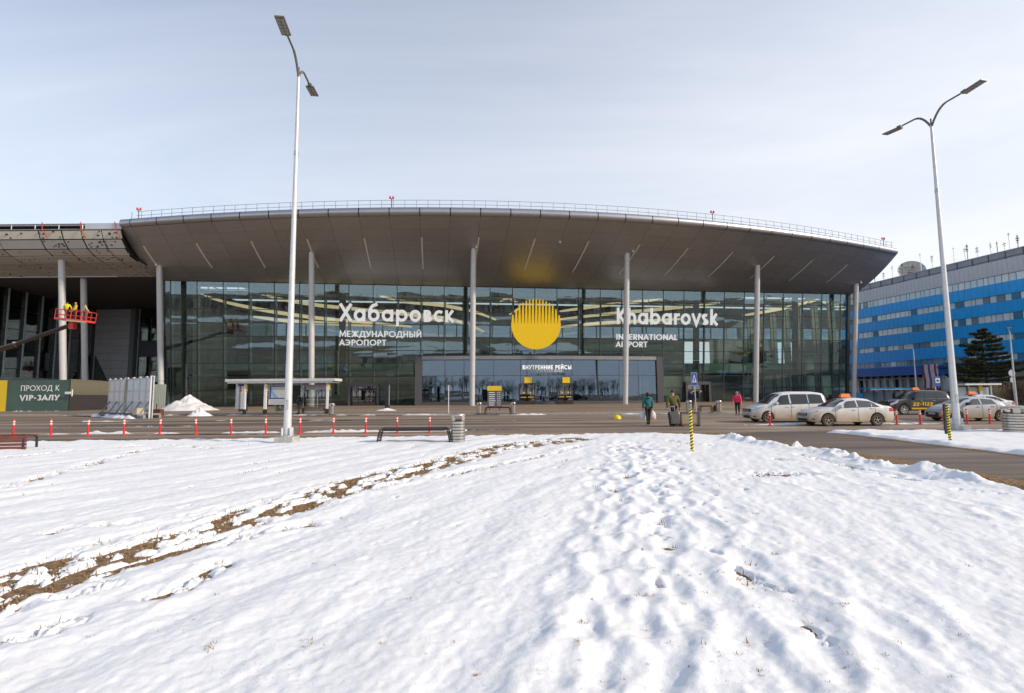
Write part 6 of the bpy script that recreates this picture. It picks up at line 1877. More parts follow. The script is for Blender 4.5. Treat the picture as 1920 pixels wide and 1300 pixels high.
# ------------------------------------------------------------------ cars
def paint_mat(name, col, dirt=.6, rough=.3, dcol=(.44, .335, .205)):
    m = bpy.data.materials.new(name); m.use_nodes = True
    t = m.node_tree; b = t.nodes['Principled BSDF']
    tcn = t.nodes.new('ShaderNodeTexCoord'); sp = t.nodes.new('ShaderNodeSeparateXYZ'); t.links.new(tcn.outputs['Object'], sp.inputs[0])
    nz = t.nodes.new('ShaderNodeTexNoise'); nz.inputs['Scale'].default_value = 2.2; nz.inputs['Detail'].default_value = 6
    t.links.new(tcn.outputs['Object'], nz.inputs['Vector'])
    mr = t.nodes.new('ShaderNodeMapRange'); t.links.new(sp.outputs[2], mr.inputs[0])
    mr.inputs[1].default_value = .25; mr.inputs[2].default_value = 1.0; mr.inputs[3].default_value = 1.05; mr.inputs[4].default_value = .08
    ad = t.nodes.new('ShaderNodeMath'); ad.operation = 'MULTIPLY_ADD'; t.links.new(nz.outputs[0], ad.inputs[0]); ad.inputs[1].default_value = .9; ad.inputs[2].default_value = -.45
    s2 = t.nodes.new('ShaderNodeMath'); s2.operation = 'ADD'; t.links.new(mr.outputs[0], s2.inputs[0]); t.links.new(ad.outputs[0], s2.inputs[1])
    s3 = t.nodes.new('ShaderNodeMath'); s3.operation = 'MULTIPLY'; s3.use_clamp = True; t.links.new(s2.outputs[0], s3.inputs[0]); s3.inputs[1].default_value = dirt
    mx = t.nodes.new('ShaderNodeMix'); mx.data_type = 'RGBA'; t.links.new(s3.outputs[0], mx.inputs[0])
    mx.inputs[6].default_value = (*col, 1); mx.inputs[7].default_value = (*dcol, 1)
    t.links.new(mx.outputs[2], b.inputs['Base Color'])
    r2 = t.nodes.new('ShaderNodeMapRange'); t.links.new(s3.outputs[0], r2.inputs[0]); r2.inputs[3].default_value = rough; r2.inputs[4].default_value = .75
    t.links.new(r2.outputs[0], b.inputs['Roughness'])
    b.inputs['Coat Weight'].default_value = .25
    return m
M_['carglass'] = mat('tinted_car_glass', (.022, .026, .028), .08, 0, .1, 1, spec=.8)
M_['carglass2'] = mat('clear_car_glass', (.075, .085, .085), .08, 0, .1, 1, spec=.8)
M_['rim'] = mat('alloy_rim', (.34, .30, .25), .4, .7, .15, 6)
M_['rimw'] = mat('bright_alloy_rim', (.6, .58, .54), .35, .6, .1, 6)
M_['tyre'] = mat('dusty_tyre', (.075, .062, .05), .85, 0, .25, 6)
M_['trim'] = mat('black_car_trim', (.02, .02, .021), .45, 0, .1, 5)
M_['chrome'] = mat('chrome', (.7, .7, .7), .15, 1, 0)
M_['head'] = mat('headlight_glass', (.62, .63, .64), .12, .3, .1, 9)
M_['headw'] = mat('warm_headlight', (.85, .66, .36), .15, .1, .05, 9)
M_['tail'] = mat('tail_light', (.55, .025, .02), .15, 0, .05, 9)
M_['plate'] = mat('number_plate', (.42, .41, .39), .5, 0, .1, 9)
def lerp_tab(tab, x):
    if x <= tab[0][0]: return tab[0][1]
    for (x0, y0), (x1, y1) in zip(tab[:-1], tab[1:]):
        if x <= x1:
            f = (x - x0) / (x1 - x0); f = f * f * (3 - 2 * f) * .5 + f * .5
            return y0 + (y1 - y0) * f
    return tab[-1][1]
def make_car(name, label, cat, group, loc_, rz, P, paint, glass='carglass', rimm='rim', sc=1.0):
    """local x runs from the nose (0) to the tail, y across, z up"""
    Ln, Wd = P['L'], P['W']; hw_ = Wd / 2
    root = empty(name, loc_, rz, label, cat, group); root.scale = (sc, sc, sc)
    wr = P['wr']; wx = P['wheels']
    top = lambda x: lerp_tab(P['top'], x)
    belt = lambda x: min(lerp_tab(P['belt'], x), top(x) - .035)
    def bot(x):
        z = P['zb'] + (.10 * max(0, 1 - x / .35) ** 2) + .12 * max(0, 1 - (Ln - x) / .4) ** 2
        for c in wx:
            R_ = wr + .075
            if abs(x - c) < R_: z = max(z, wr + math.sqrt(R_ * R_ - (x - c) ** 2) - .015)
        return z
    def half(x):
        f = max(0, 1 - x / P.get('nose', .75)); g = max(0, 1 - (Ln - x) / P.get('tail', .6))
        return hw_ * (1 - P.get('nr', .24) * f ** 2.2 - P.get('tr', .14) * g ** 2.2)
    cab0, cab1 = P['cab']
    def ring(x):
        w = half(x); zb_, zt, zl = bot(x), top(x), belt(x)
        c = max(0, min(1, (zt - zl - .05) / .3))
        wt = w * (.93 - .19 * c); zs = zt - .04 - .05 * c
        zm = (zb_ + zl) / 2
        return [(0, zb_), (w * .90, zb_), (w * .985, zb_ + .03), (w, min(zm, zl - .05)), (w * .975, zl), (wt, zs), (wt * .86, zt - .012 - .02 * c), (wt * .5, zt), (0, zt + .012)]
    def pt(x, k, off=0.0, side=-1):
        """point on the body: k = place on the ring, off = outwards"""
        r_ = ring(x); i = min(7, int(k)); f = k - i
        y = r_[i][0] * (1 - f) + r_[i + 1][0] * f; z = r_[i][1] * (1 - f) + r_[i + 1][1] * f
        ny, nz = r_[i + 1][1] - r_[i][1], -(r_[i + 1][0] - r_[i][0]); l = math.hypot(ny, nz) or 1
        return Vector((x, side * (y + off * ny / l), z + off * nz / l))
    xs_ = sorted(set([0, .03, .08, .16, .28] + [Ln - .28, Ln - .16, Ln - .08, Ln - .03, Ln] + [Ln * k / 44 for k in range(45)] + [c + (wr + .0749) * math.cos(math.pi * j / 12) for c in wx for j in range(13)]))
    mb = MB()
    vs = []
    for x in xs_:
        r_ = ring(x)
        vs += [(x, -y, z) for y, z in r_] + [(x, y, z) for y, z in r_[-2:0:-1]]
    n = 16
    fs = []
    for i in range(len(xs_) - 1):
        for k in range(n):
            fs.append((i * n + k, (i + 1) * n + k, (i + 1) * n + (k + 1) % n, i * n + (k + 1) % n))
    fs += [tuple(range(n)), tuple((len(xs_) - 1) * n + k for k in range(n - 1, -1, -1))]
    mb.add(vs, fs)
    body = mb.build('body', paint, root, smooth=True)
    MB().box((Ln / 2, 0, P['zb'] + .16), (Ln * .86, Wd * .80, .30)).box((Ln / 2, 0, P['zb'] + .42), (Ln * .84, Wd * .86, .36)).build('underbody', M_['rubber'], root)
    def patch(nm, xa, xb, ka, kb, m, par, off=.012, sides=(-1, 1), nx=8, nk=3, sa=0.0, sb=0.0, lab=None):
        """piece lying on the body between two lengths and two heights; sa/sb slant its ends"""
        for sd in sides:
            Pn = []
            for j in range(nk + 1):
                fk = j / nk; k = ka + (kb - ka) * fk
                Pn.append([pt(min(Ln - .001, max(.001, (xa + sa * fk) + ((xb + sb * fk) - (xa + sa * fk)) * i / nx)), k, off, sd) for i in range(nx + 1)])
            o = MB().grid(Pn).build(nm, m, par, smooth='all')
    for (xa, xb, sa_, sb_) in P['win']:
        patch('side_window', xa, xb, 4.08, 4.90, M_[glass], root, .010, sa=sa_, sb=sb_)
        patch('window_seal', xa - .03, xb + .03, 4.00, 4.08, M_['trim'], root, .012)
    # windscreen and rear window
    for nm, (xa, xb, f_) in (('windscreen', P['ws']), ('rear_window', P['rw'])):
        Pn = []
        for j in range(7):
            x = xa + (xb - xa) * j / 6
            row = []
            for i in range(13):
                s_ = -1 + 2 * i / 12; r_ = ring(x); ymax = r_[5][0] * f_; y = s_ * ymax
                ya = abs(y); z = None
                for a_, c_ in ((8, 7), (7, 6), (6, 5)):
                    y0, z0 = r_[a_]; y1, z1 = r_[c_]
                    if y0 <= ya <= y1 + 1e-6: z = z0 + (z1 - z0) * (ya - y0) / max(1e-6, y1 - y0); break
                row.append((x, y, (z if z is not None else r_[5][1]) + .014))
            Pn.append(row)
        MB().grid(Pn).build(nm, M_['carglass'], root, smooth='all')
    # door joints, handles, sills
    sm = MB()
    for x in P['seams']:
        for sd in (-1, 1):
            Pn = [[pt(x + d, k, .004, sd) for k in (2.1, 2.6, 3, 3.5, 4)] for d in (-.009, .009)]
            sm.grid(Pn)
    tag(sm.build('door_joint', M_['trim'], root), kind='stuff')
    for x in P['handles']:
        for sd in (-1, 1):
            q = pt(x, 3.72, .02, sd); MB().box(q, (.2, .03, .03)).build('door_handle', P.get('hm', M_['chrome']), root)
    for sd in (-1, 1):
        q = pt(P['mirror'], 4.15, .10, sd)
        MB().box(q, (.13, .22, .14)).build('mirror', paint if P.get('mp', True) else M_['trim'], root)
    # nose
    z0 = lerp_tab(P['top'], 0)
    gw = half(0) * 2
    g = P['grille']
    MB().box((.0, 0, g[0]), (.07, gw * g[2], g[1])).build('grille', M_['trim'], root)
    if P.get('gbar', 1): MB().box((-.03, 0, g[0] + g[1] * .15), (.03, gw * g[2] * .94, .022)).box((-.03, 0, g[0] - g[1] * .2), (.03, gw * g[2] * .9, .022)).build('grille_bar', M_['chrome'], root)
    MB().box((.0, 0, P['intake'][0]), (.06, gw * P['intake'][2], P['intake'][1])).build('air_intake', M_['trim'], root)
    MB().box((-.035, 0, P['platez']), (.03, .50, .11)).build('number_plate', M_['plate'], root)
    MB().box((Ln + .01, 0, .72), (.03, .50, .11)).build('number_plate', M_['plate'], root)
    h = P['head']
    patch('headlight', h[0], h[1], h[2], h[3], M_[h[4]] if len(h) > 4 else M_['head'], root, .014, sa=.05, sb=.16)
    patch('fog_lamp', .05, .2, 2.45, 2.75, M_['trim'], root, .012)
    tl = P['taill']
    patch('tail_light', tl[0], tl[1], tl[2], tl[3], M_['tail'], root, .014)
    # wheels
    ty = MB().lathe([(wr * .62, -.09), (wr * .9, -.105), (wr, -.075), (wr, .075), (wr * .9, .105), (wr * .62, .09)], n=28, axis='Y').mesh('wheel', M_['tyre'], True)
    rm = MB().lathe([(wr * .64, -.095), (wr * .60, -.10), (wr * .57, -.05), (wr * .2, -.035), (wr * .16, -.07), (0, -.075)], n=28, axis='Y')
    rmm = rm.mesh('rim', M_['dark'], True)
    sk = MB()
    for k in range(5 if P.get('spokes', 5) == 5 else P['spokes']):
        a_ = 2 * math.pi * k / P.get('spokes', 5) + .3
        sk.box((wr * .36 * math.cos(a_), -.075, wr * .36 * math.sin(a_)), (wr * .50, .03, wr * .15), M=Matrix.Rotation(-a_, 3, 'Y'))
    sk.lathe([(0, -.1), (wr * .15, -.095), (wr * .15, -.05)], n=12, axis='Y'); sk.lathe([(wr * .64, -.095), (wr * .64, -.11), (wr * .56, -.105), (wr * .56, -.06)], n=28, axis='Y')
    skm = sk.mesh('spokes', M_[rimm])
    for c in wx:
        for sd in (-1, 1):
            w_ = inst('wheel', ty, root, (c, sd * (hw_ - .115), wr), (0, 0, 0 if sd < 0 else math.pi))
            inst('rim', rmm, w_, (0, 0, 0)); inst('spokes', skm, w_, (0, 0, 0))
    return root, pt, top
def roof_sign(root, x, z, label=None):
    o = empty('taxi_roof_sign', (0, 0, 0)); 
    for k in ('label',): pass
    o.parent = root; o.location = (x, 0, z)
    me = MB().add([(-.12, -.36, 0), (.12, -.36, 0), (.12, .36, 0), (-.12, .36, 0), (-.06, -.30, .21), (.06, -.30, .21), (.06, .30, .21), (-.06, .30, .21)],
                  [(3, 2, 1, 0), (4, 5, 6, 7), (0, 1, 5, 4), (1, 2, 6, 5), (2, 3, 7, 6), (3, 0, 4, 7)])
    return o, me
M_['taxio'] = mat('orange_taxi_sign', (.9, .21, .03), .4, 0, .05, 6)
def add_sign(root, x, z, along=True):
    """orange lamp box; broad side to the car's flank"""
    mb = MB()
    lx, ly = (.27, .11)
    mb.add([(x - lx, -ly, z), (x + lx, -ly, z), (x + lx, ly, z), (x - lx, ly, z), (x - lx + .05, -ly + .05, z + .20), (x + lx - .05, -ly + .05, z + .20), (x + lx - .05, ly - .05, z + .20), (x - lx + .05, ly - .05, z + .20)],
           [(3, 2, 1, 0), (4, 5, 6, 7), (0, 1, 5, 4), (1, 2, 6, 5), (2, 3, 7, 6), (3, 0, 4, 7)])
    o = mb.build('roof_sign', M_['taxio'], root)
    MB().box((x, 0, z - .015), (.6, .3, .03)).build('sign_foot', M_['dark'], o)
    return o
SED = dict(L=4.41, W=1.70, zb=.20, wr=.31, wheels=(.86, 3.46), top=[(0, .62), (.10, .74), (.5, .86), (1.20, .99), (1.75, 1.30), (2.05, 1.42), (2.6, 1.46), (3.15, 1.41), (3.75, 1.14), (3.95, 1.06), (4.3, 1.03), (4.41, .94)],
           belt=[(0, .60), (.6, .82), (1.3, .93), (3.6, .98), (4.41, .90)], cab=(1.2, 3.8), win=[(1.48, 2.42, .46, .0), (2.50, 3.18, .0, .08), (3.24, 3.62, .03, -.22)], ws=(1.22, 1.92, .93), rw=(3.22, 3.74, .90),
           seams=(1.26, 2.46, 3.36), handles=(2.28, 3.22), mirror=1.55, grille=(.60, .12, .62), intake=(.33, .13, .62), platez=.46, head=(.05, .50, 3.72, 4.55, 'headw'), taill=(4.14, 4.39, 3.5, 4.2), hm=M_['white'])
VAN = dict(L=4.69, W=1.70, zb=.20, wr=.315, wheels=(.88, 3.74), top=[(0, .66), (.08, .84), (.45, 1.0), (.90, 1.10), (1.5, 1.56), (1.9, 1.78), (2.5, 1.84), (3.8, 1.83), (4.35, 1.76), (4.55, 1.55), (4.69, 1.05)],
           belt=[(0, .64), (.6, .93), (1.1, 1.05), (4.3, 1.12), (4.69, .95)], cab=(.9, 4.6), win=[(1.30, 2.24, .44, .0), (2.34, 3.36, .0, .0), (3.42, 4.32, .0, -.10)], ws=(.94, 1.72, .94), rw=(4.40, 4.60, .9),
           seams=(1.10, 2.30, 3.38), handles=(2.10, 2.48), mirror=1.42, grille=(.74, .17, .72), intake=(.36, .12, .6), platez=.52, head=(.05, .62, 3.75, 4.6), taill=(4.46, 4.66, 3.6, 4.9), hm=M_['white'], nose=.7, tail=.5)
SUV = dict(L=4.76, W=1.88, zb=.30, wr=.385, wheels=(.95, 3.74), top=[(0, .82), (.06, 1.02), (.4, 1.12), (1.30, 1.20), (1.8, 1.62), (2.1, 1.80), (2.7, 1.88), (3.9, 1.86), (4.4, 1.76), (4.66, 1.50), (4.76, 1.05)],
           belt=[(0, .80), (.5, 1.08), (1.3, 1.16), (4.3, 1.20), (4.76, 1.0)], cab=(1.3, 4.7), win=[(1.62, 2.46, .38, .0), (2.56, 3.36, .0, .0), (3.46, 4.36, .0, -.14)], ws=(1.34, 1.98, .93), rw=(4.45, 4.68, .88),
           seams=(1.40, 2.5, 3.40), handles=(2.30, 3.2), mirror=1.72, grille=(.84, .26, .50), intake=(.50, .14, .6), platez=.62, head=(.03, .50, 3.6, 4.5), taill=(4.55, 4.74, 3.5, 4.5), mp=False, spokes=6, nose=.6, tail=.45)
HAT = dict(L=4.00, W=1.69, zb=.19, wr=.305, wheels=(.80, 3.35), top=[(0, .60), (.09, .74), (.45, .90), (.95, 1.03), (1.55, 1.33), (1.95, 1.44), (2.4, 1.46), (3.0, 1.40), (3.55, 1.24), (3.85, 1.02), (4.0, .80)],
           belt=[(0, .58), (.6, .85), (1.1, .95), (3.4, 1.02), (4.0, .78)], cab=(1.0, 3.8), win=[(1.36, 2.24, .50, .0), (2.34, 3.16, .0, -.14)], ws=(1.0, 1.78, .93), rw=(3.30, 3.80, .88),
           seams=(1.14, 2.30, 3.15), handles=(2.1, 2.95), mirror=1.45, grille=(.42, .24, .72), intake=(.30, .06, .6), platez=.46, head=(.06, .52, 3.6, 4.5), taill=(3.74, 3.97, 3.5, 4.4), mp=False, gbar=0, nose=.7, tail=.6)
p = at(1552, 799.7)
sc_ = .945
make_car('sedan_car', 'dirty white sedan taxi with an orange roof sign nearest the camera', 'car', 'cars at the terminal road', (15.46 - .86 * sc_, 25.64 + .85 * sc_ - .1, 0), math.radians(1.5), SED, paint_mat('white_car_paint', (.74, .75, .76), .95), 'carglass2', sc=sc_)
sed = [o for o in COL.objects if o.name == 'sedan_car'][0]; add_sign(sed, 2.35, 1.475)
make_car('minivan', 'dirty white minivan parked behind the white sedan taxi', 'minivan', 'cars at the terminal road', (14.17 - .88 * .95, 28.98 + .85 * .95 - .1, 0), math.radians(1), VAN, paint_mat('white_van_paint', (.76, .77, .77), .95), sc=.93)
r_, pt_, tp_ = make_car('offroad_car', 'dirty black off-road taxi with yellow numbers and an orange roof sign', 'car', 'cars at the terminal road', (27.2, 38.2, 0), math.radians(-2), SUV, paint_mat('black_car_paint', (.022, .022, .024), .52, .22, (.17, .135, .095)), rimm='rimw', sc=.93)
add_sign(r_, 2.55, 1.89)
G_ = glyphs(.24)
x = 1.62
for c in '22-1122':
    mb = letter_mb(c, .24, .01, .34, .26, G_)
    mb.v = [(vx + x, vy - pt_(2.2, 3.2)[1] * -1 - .012, vz + .68) for vx, vy, vz in mb.v]
    mb.build('phone_digit', M_['yellow'], r_); x += (G_[c][0] + .1) * .34
Pn = [[pt_(1.5 + (3.2 - 1.5) * i / 8, k, .012) for i in range(9)] for k in (2.25, 2.5)]
MB().grid(Pn).build('yellow_stripe', M_['yellow'], r_)
hs = .93
make_car('hatchback_car', 'dusty silver hatchback partly hidden by the right street lamp', 'car', 'cars at the terminal road', (23.75, 29.5, 0), math.radians(-1), HAT, paint_mat('silver_car_paint', (.48, .51, .55), .95, .3, (.34, .26, .16)), 'carglass2', sc=hs)
w_, _, _ = make_car('sedan_car', 'white sedan taxi mostly hidden behind the silver hatchback', 'car', 'cars at the terminal road', (30.2, 36.6, 0), math.radians(-3), SED, paint_mat('white_car_paint_b', (.68, .69, .70), .55), 'carglass', sc=.97)
add_sign(w_, 2.1, 1.475)

# ------------------------------------------------------------------ people
M_['skin'] = mat('skin', (.48, .28, .20), .6, 0, .08, 6)
M_['hairb'] = mat('dark_hair', (.025, .018, .014), .6, 0, .2, 20)
def cloth(name, col): return mat(name, col, .85, 0, .14, 9, .3, 25)
M_['trous'] = cloth('black_trousers', (.018, .018, .021)); M_['shoe'] = mat('black_shoe', (.015, .014, .014), .5)
def skin_mesh(name, verts, edges, radii, m, parent, root=0, sub=1):
    me = bpy.data.meshes.new(name)
    me.from_pydata([tuple(v) for v in verts], edges, [])
    o = bpy.data.objects.new(name, me); link(o, parent)
    me.materials.append(m)
    md = o.modifiers.new('skin', 'SKIN'); md.use_smooth_shade = True
    if not me.skin_vertices: me.skin_vertices.new()
    for i, r_ in enumerate(radii):
        sv = me.skin_vertices[0].data[i]
        sv.radius = r_ if isinstance(r_, tuple) else (r_, r_); sv.use_root = (i == root)
    s_ = o.modifiers.new('subd', 'SUBSURF'); s_.levels = sub; s_.render_levels = sub
    return o
def person(label, base, face, H, jacket, trousers=None, stride=.14, lean=0.0, arms=((.10, 0), (-.10, 0)), hair='hairb', hat=None, group=None, skirt=False, hood=False, seed=0, female=False, elbow=.35):
    """a standing or walking figure; local +y is the way it faces"""
    o = empty('person', base, face, label, 'person', group)
    h = H
    sw = .112 * h if female else .125 * h; hp = .052 * h
    J = {}
    J['pel'] = Vector((0, 0, .525 * h)); J['wst'] = Vector((0, lean * .03 * h, .61 * h)); J['chs'] = Vector((0, lean * .08 * h, .74 * h)); J['nek'] = Vector((0, lean * .12 * h, .835 * h))
    J['hd0'] = Vector((0, lean * .14 * h + .008 * h, .875 * h)); J['hd1'] = Vector((0, lean * .15 * h + .012 * h, .935 * h)); J['hd2'] = Vector((0, lean * .15 * h + .004 * h, .972 * h))
    for s_, sd in ((-1, 'L'), (1, 'R')):
        ph = stride * s_ * h
        J['hip' + sd] = Vector((s_ * hp, 0, .50 * h))
        J['kne' + sd] = Vector((s_ * hp * 1.02, ph * .55 + .015 * h, .275 * h + abs(stride) * .02 * h)); up = (.05 * h if ph < 0 and stride else 0)
        J['ank' + sd] = Vector((s_ * hp * 1.0, ph - (.02 * h if ph < 0 else 0), .045 * h + up)); J['toe' + sd] = J['ank' + sd] + Vector((0, .085 * h, -.030 * h - up * .6))
        af, ao = arms[0 if s_ < 0 else 1]
        J['sho' + sd] = Vector((s_ * sw, lean * .10 * h, .805 * h))
        J['elb' + sd] = J['sho' + sd] + Vector((s_ * (.02 + ao) * h, af * .55 * h - .01 * h, -.165 * h))
        J['wri' + sd] = J['elb' + sd] + Vector((s_ * (.0 + ao * .4) * h, af * .9 * h + elbow * .04 * h, -.145 * h))
        J['han' + sd] = J['wri' + sd] + (J['wri' + sd] - J['elb' + sd]).normalized() * .045 * h
    def chain(nm, keys, edges, rad, m, par=o, sub=1):
        return skin_mesh(nm, [J[k] for k in keys], [(keys.index(a), keys.index(b)) for a, b in edges], [rad[k] for k in keys], m, par, 0, sub)
    r = lambda f: f * h
    keys = ['pel', 'wst', 'chs', 'nek', 'hd0', 'hd1', 'hd2'] + [k + s for s in 'LR' for k in ('hip', 'kne', 'ank', 'toe', 'sho', 'elb', 'wri')]
    ed = [('pel', 'wst'), ('wst', 'chs'), ('chs', 'nek'), ('nek', 'hd0'), ('hd0', 'hd1'), ('hd1', 'hd2')]
    for s in 'LR': ed += [('pel', 'hip' + s), ('hip' + s, 'kne' + s), ('kne' + s, 'ank' + s), ('ank' + s, 'toe' + s), ('chs', 'sho' + s), ('sho' + s, 'elb' + s), ('elb' + s, 'wri' + s)]
    rd = dict(pel=r(.06), wst=r(.055), chs=r(.068), nek=r(.032), hd0=r(.040), hd1=r(.050), hd2=r(.036))
    for s in 'LR': rd.update({'hip' + s: r(.046), 'kne' + s: r(.032), 'ank' + s: r(.021), 'toe' + s: r(.018), 'sho' + s: r(.034), 'elb' + s: r(.024), 'wri' + s: r(.017)})
    body = chain('body', keys, ed, rd, M_['skin'])
    # face: nose, ears
    hc = J['hd1']
    MB().lathe([(0, 0), (.010 * h, .004 * h), (.006 * h, .022 * h), (0, .026 * h)], (hc.x, hc.y + .052 * h, hc.z - .02 * h), 8).build('nose', M_['skin'], body)
    for s_ in (-1, 1):
        MB().lathe([(0, 0), (.014 * h, .01 * h), (.012 * h, .03 * h), (0, .036 * h)], (hc.x + s_ * .049 * h, hc.y, hc.z - .02 * h), 8).build('ear', M_['skin'], body)
        MB().lathe([(0, 0), (.006 * h, .004 * h), (0, .009 * h)], (hc.x + s_ * .02 * h, hc.y + .048 * h, hc.z), 6).build('eye', M_['hairb'], body)
    MB().box((hc.x, hc.y + .047 * h, hc.z - .032 * h), (.026 * h, .006 * h, .006 * h)).build('mouth', mat('lips', (.3, .11, .10), .6) if 'lips' not in bpy.data.materials else bpy.data.materials['lips'], body)
    # hair or hat
    hm = M_[hat] if hat else M_[hair]
    hv = [(0, .0), (.054 * h, .0), (.060 * h, .022 * h), (.056 * h, .045 * h), (.040 * h, .066 * h), (0, .075 * h)]
    if not hat: hv = [(.0, -.05 * h), (.045 * h, -.05 * h)] + hv[1:]
    MB().lathe(hv, (hc.x, hc.y - (.014 * h if not hat else .004 * h), hc.z - .012 * h), 14).build('hat' if hat else 'hair', hm, o, smooth='all')
    # hands: palm, four fingers, thumb
    for s_, sd in ((-1, 'L'), (1, 'R')):
        w, d = J['wri' + sd], (J['wri' + sd] - J['elb' + sd]).normalized()
        c = w + d * .028 * h; sidev = Vector((0, 1, 0)) - d * d.y; sidev.normalize(); inn = Vector((-s_, 0, 0))
        mb = MB(); Mx = Matrix((inn.cross(d).normalized(), inn, d)).transposed() if False else Matrix((sidev, inn, d)).transposed()
        mb.box(c, (.048 * h, .018 * h, .056 * h), M=Mx)
        for k in range(4):
            b0_ = c + d * .024 * h + sidev * (-.018 + .012 * k) * h; ln = (.040, .046, .043, .034)[3 - k] * h
            mb.tube([b0_, b0_ + d * ln * .55 + inn * .004 * h, b0_ + d * ln * .85 + inn * .018 * h], [.0058 * h, .0052 * h, .0042 * h], 6)
        t0 = c + sidev * .022 * h - d * .008 * h
        mb.tube([t0, t0 + sidev * .016 * h + d * .018 * h + inn * .006 * h, t0 + sidev * .016 * h + d * .036 * h + inn * .012 * h], [.0075 * h, .0065 * h, .005 * h], 6)
        mb.build('hand', M_['skin'], o, smooth='all')
    # clothes
    kj = ['pel', 'wst', 'chs', 'nek'] + [k + s for s in 'LR' for k in ('sho', 'elb', 'wri')]
    ej = [('pel', 'wst'), ('wst', 'chs'), ('chs', 'nek')] + [e for s in 'LR' for e in (('chs', 'sho' + s), ('sho' + s, 'elb' + s), ('elb' + s, 'wri' + s))]
    rj = dict(pel=(r(.098), r(.078)), wst=(r(.09), r(.074)), chs=(r(.102), r(.08)), nek=r(.042))
    for s in 'LR': rj.update({'sho' + s: r(.05), 'elb' + s: r(.041), 'wri' + s: r(.027)})
    jk = chain('jacket', kj, ej, rj, jacket)
    if hood:
        MB().lathe([(0, 0), (.05 * h, .004 * h), (.062 * h, .03 * h), (.045 * h, .055 * h), (0, .06 * h)], (0, -.05 * h, .80 * h), 12).build('hood', jacket, jk, smooth='all')
    kt = ['pel'] + [k + s for s in 'LR' for k in ('hip', 'kne', 'ank')]
    et = [e for s in 'LR' for e in (('pel', 'hip' + s), ('hip' + s, 'kne' + s), ('kne' + s, 'ank' + s))]
    rt = dict(pel=r(.07)); [rt.update({'hip' + s: r(.057), 'kne' + s: r(.040), 'ank' + s: r(.031)}) for s in 'LR']
    chain('trousers', kt, et, rt, trousers or M_['trous'])
    for s in 'LR':
        a_, t_ = J['ank' + s], J['toe' + s]
        MB().tube([a_ + Vector((0, -.03 * h, .0)), a_ + Vector((0, .0, -.018 * h)), t_ + Vector((0, 0, -.004 * h)), t_ + Vector((0, .03 * h, -.004 * h))], [.026 * h, .029 * h, .026 * h, .012 * h], 8).build('shoe', M_['shoe'], o, smooth='all')
    return o, J
teal = cloth('teal_jacket', (.012, .15, .165)); olive = cloth('olive_jacket', (.105, .095, .022)); navy = cloth('navy_coat', (.018, .02, .045)); pink = cloth('neon_pink_coat', (.85, .035, .13))
q = at(1216, 796.5)
wm, J = person('woman in a teal jacket walking away with two carrier bags', (q[0], q[1], 0), .08, 1.74, teal, stride=.085, arms=((.03, .012), (.03, .012)), female=True, hood=True)
bagm = [mat('bag_white_green', (.62, .70, .66), .4, 0, .2, 6, col2=(.75, .72, .72)), mat('bag_white_pink', (.78, .55, .58), .4, 0, .2, 6, col2=(.8, .78, .76)), M_['yellow']]
def bag(name, P, w, h, m, label):
    mb = MB(); mb.lathe([(w * .25, -h), (w * .48, -h * .92), (w * .52, -h * .6), (w * .40, -h * .3), (w * .12, -.06), (.02, 0)], n=12)
    mb.v = [(x, y * .55, z) for x, y, z in mb.v]
    o = mb.build(name, m, None, P, smooth='all'); return tag(o, label, 'bag')
c_, s_ = math.cos(.08), math.sin(.08)
def wpos(root, v): return root.matrix_basis @ v if False else Vector(root.location) + Matrix.Rotation(root.rotation_euler.z, 3, 'Z') @ v
bag('carrier_bag', wpos(wm, J['hanL'] + Vector((-.02, 0, -.01))), .36, .52, bagm[0], 'whitish green carrier bag in the left hand of the teal jacket woman')
bag('carrier_bag', wpos(wm, J['hanR'] + Vector((.03, 0, -.01))), .34, .52, bagm[1], 'pinkish white carrier bag in the right hand of the teal jacket woman')
bag('carrier_bag', wpos(wm, J['hanR'] + Vector((-.10, .06, -.05))), .24, .42, bagm[2], 'yellow carrier bag beside the pinkish one held by the teal jacket woman')
q = at(1263.5, 799)
mn, J = person('man in an olive jacket and dark cap walking away with a suitcase', (q[0], q[1], 0), .05, 1.86, olive, stride=.075, arms=((-.04, .03), (.02, .035)), hat='hairb')
sc0 = empty('suitcase', (q[0] - .14, q[1] - .42, 0), .15, 'black wheeled suitcase pulled by the man in the olive jacket', 'suitcase')
sm = MB(); RT = Matrix.Rotation(-.25, 3, 'X')
sm.box((0, -.05, .42), (.46, .26, .62), M=RT).box((0, -.18, .36), (.36, .06, .36), M=RT); sm.build('shell', mat('black_suitcase', (.03, .03, .034), .5, 0, .1, 5), sc0)
MB().tube([(-.12, .02, .70), (-.12, .12, 1.0)], .01, 6).tube([(.12, .02, .70), (.12, .12, 1.0)], .01, 6).tube([(-.12, .12, 1.0), (.12, .12, 1.0)], .014, 6).build('pull_handle', M_['galv'], sc0)
for x in (-.17, .17): MB().lathe([(0, -.02), (.05, -.02), (.05, .02), (0, .02)], (x, -.02, .055), 10, axis='X').build('wheel', M_['rubber'], sc0)
tag(MB().lathe([(.10, 0), (.16, .04), (.15, .22), (.06, .30), (0, .31)], n=10).build('brown_bag', mat('brown_leather', (.20, .08, .04), .5), None, (q[0] + .28, q[1] - .35, 0), smooth='all'), 'small brown bag on the road right of the black suitcase', 'bag')
p = at(1294, 768.5, .12); person('man in a dark navy coat standing by the crossing sign', (p[0] - .1, p[1] - .8, .12), math.pi - .3, 1.82, navy, stride=.02, arms=((.12, .0), (.03, .01)), hat='hairb')
M_['greyhat'] = cloth('grey_knit_hat', (.32, .33, .36))
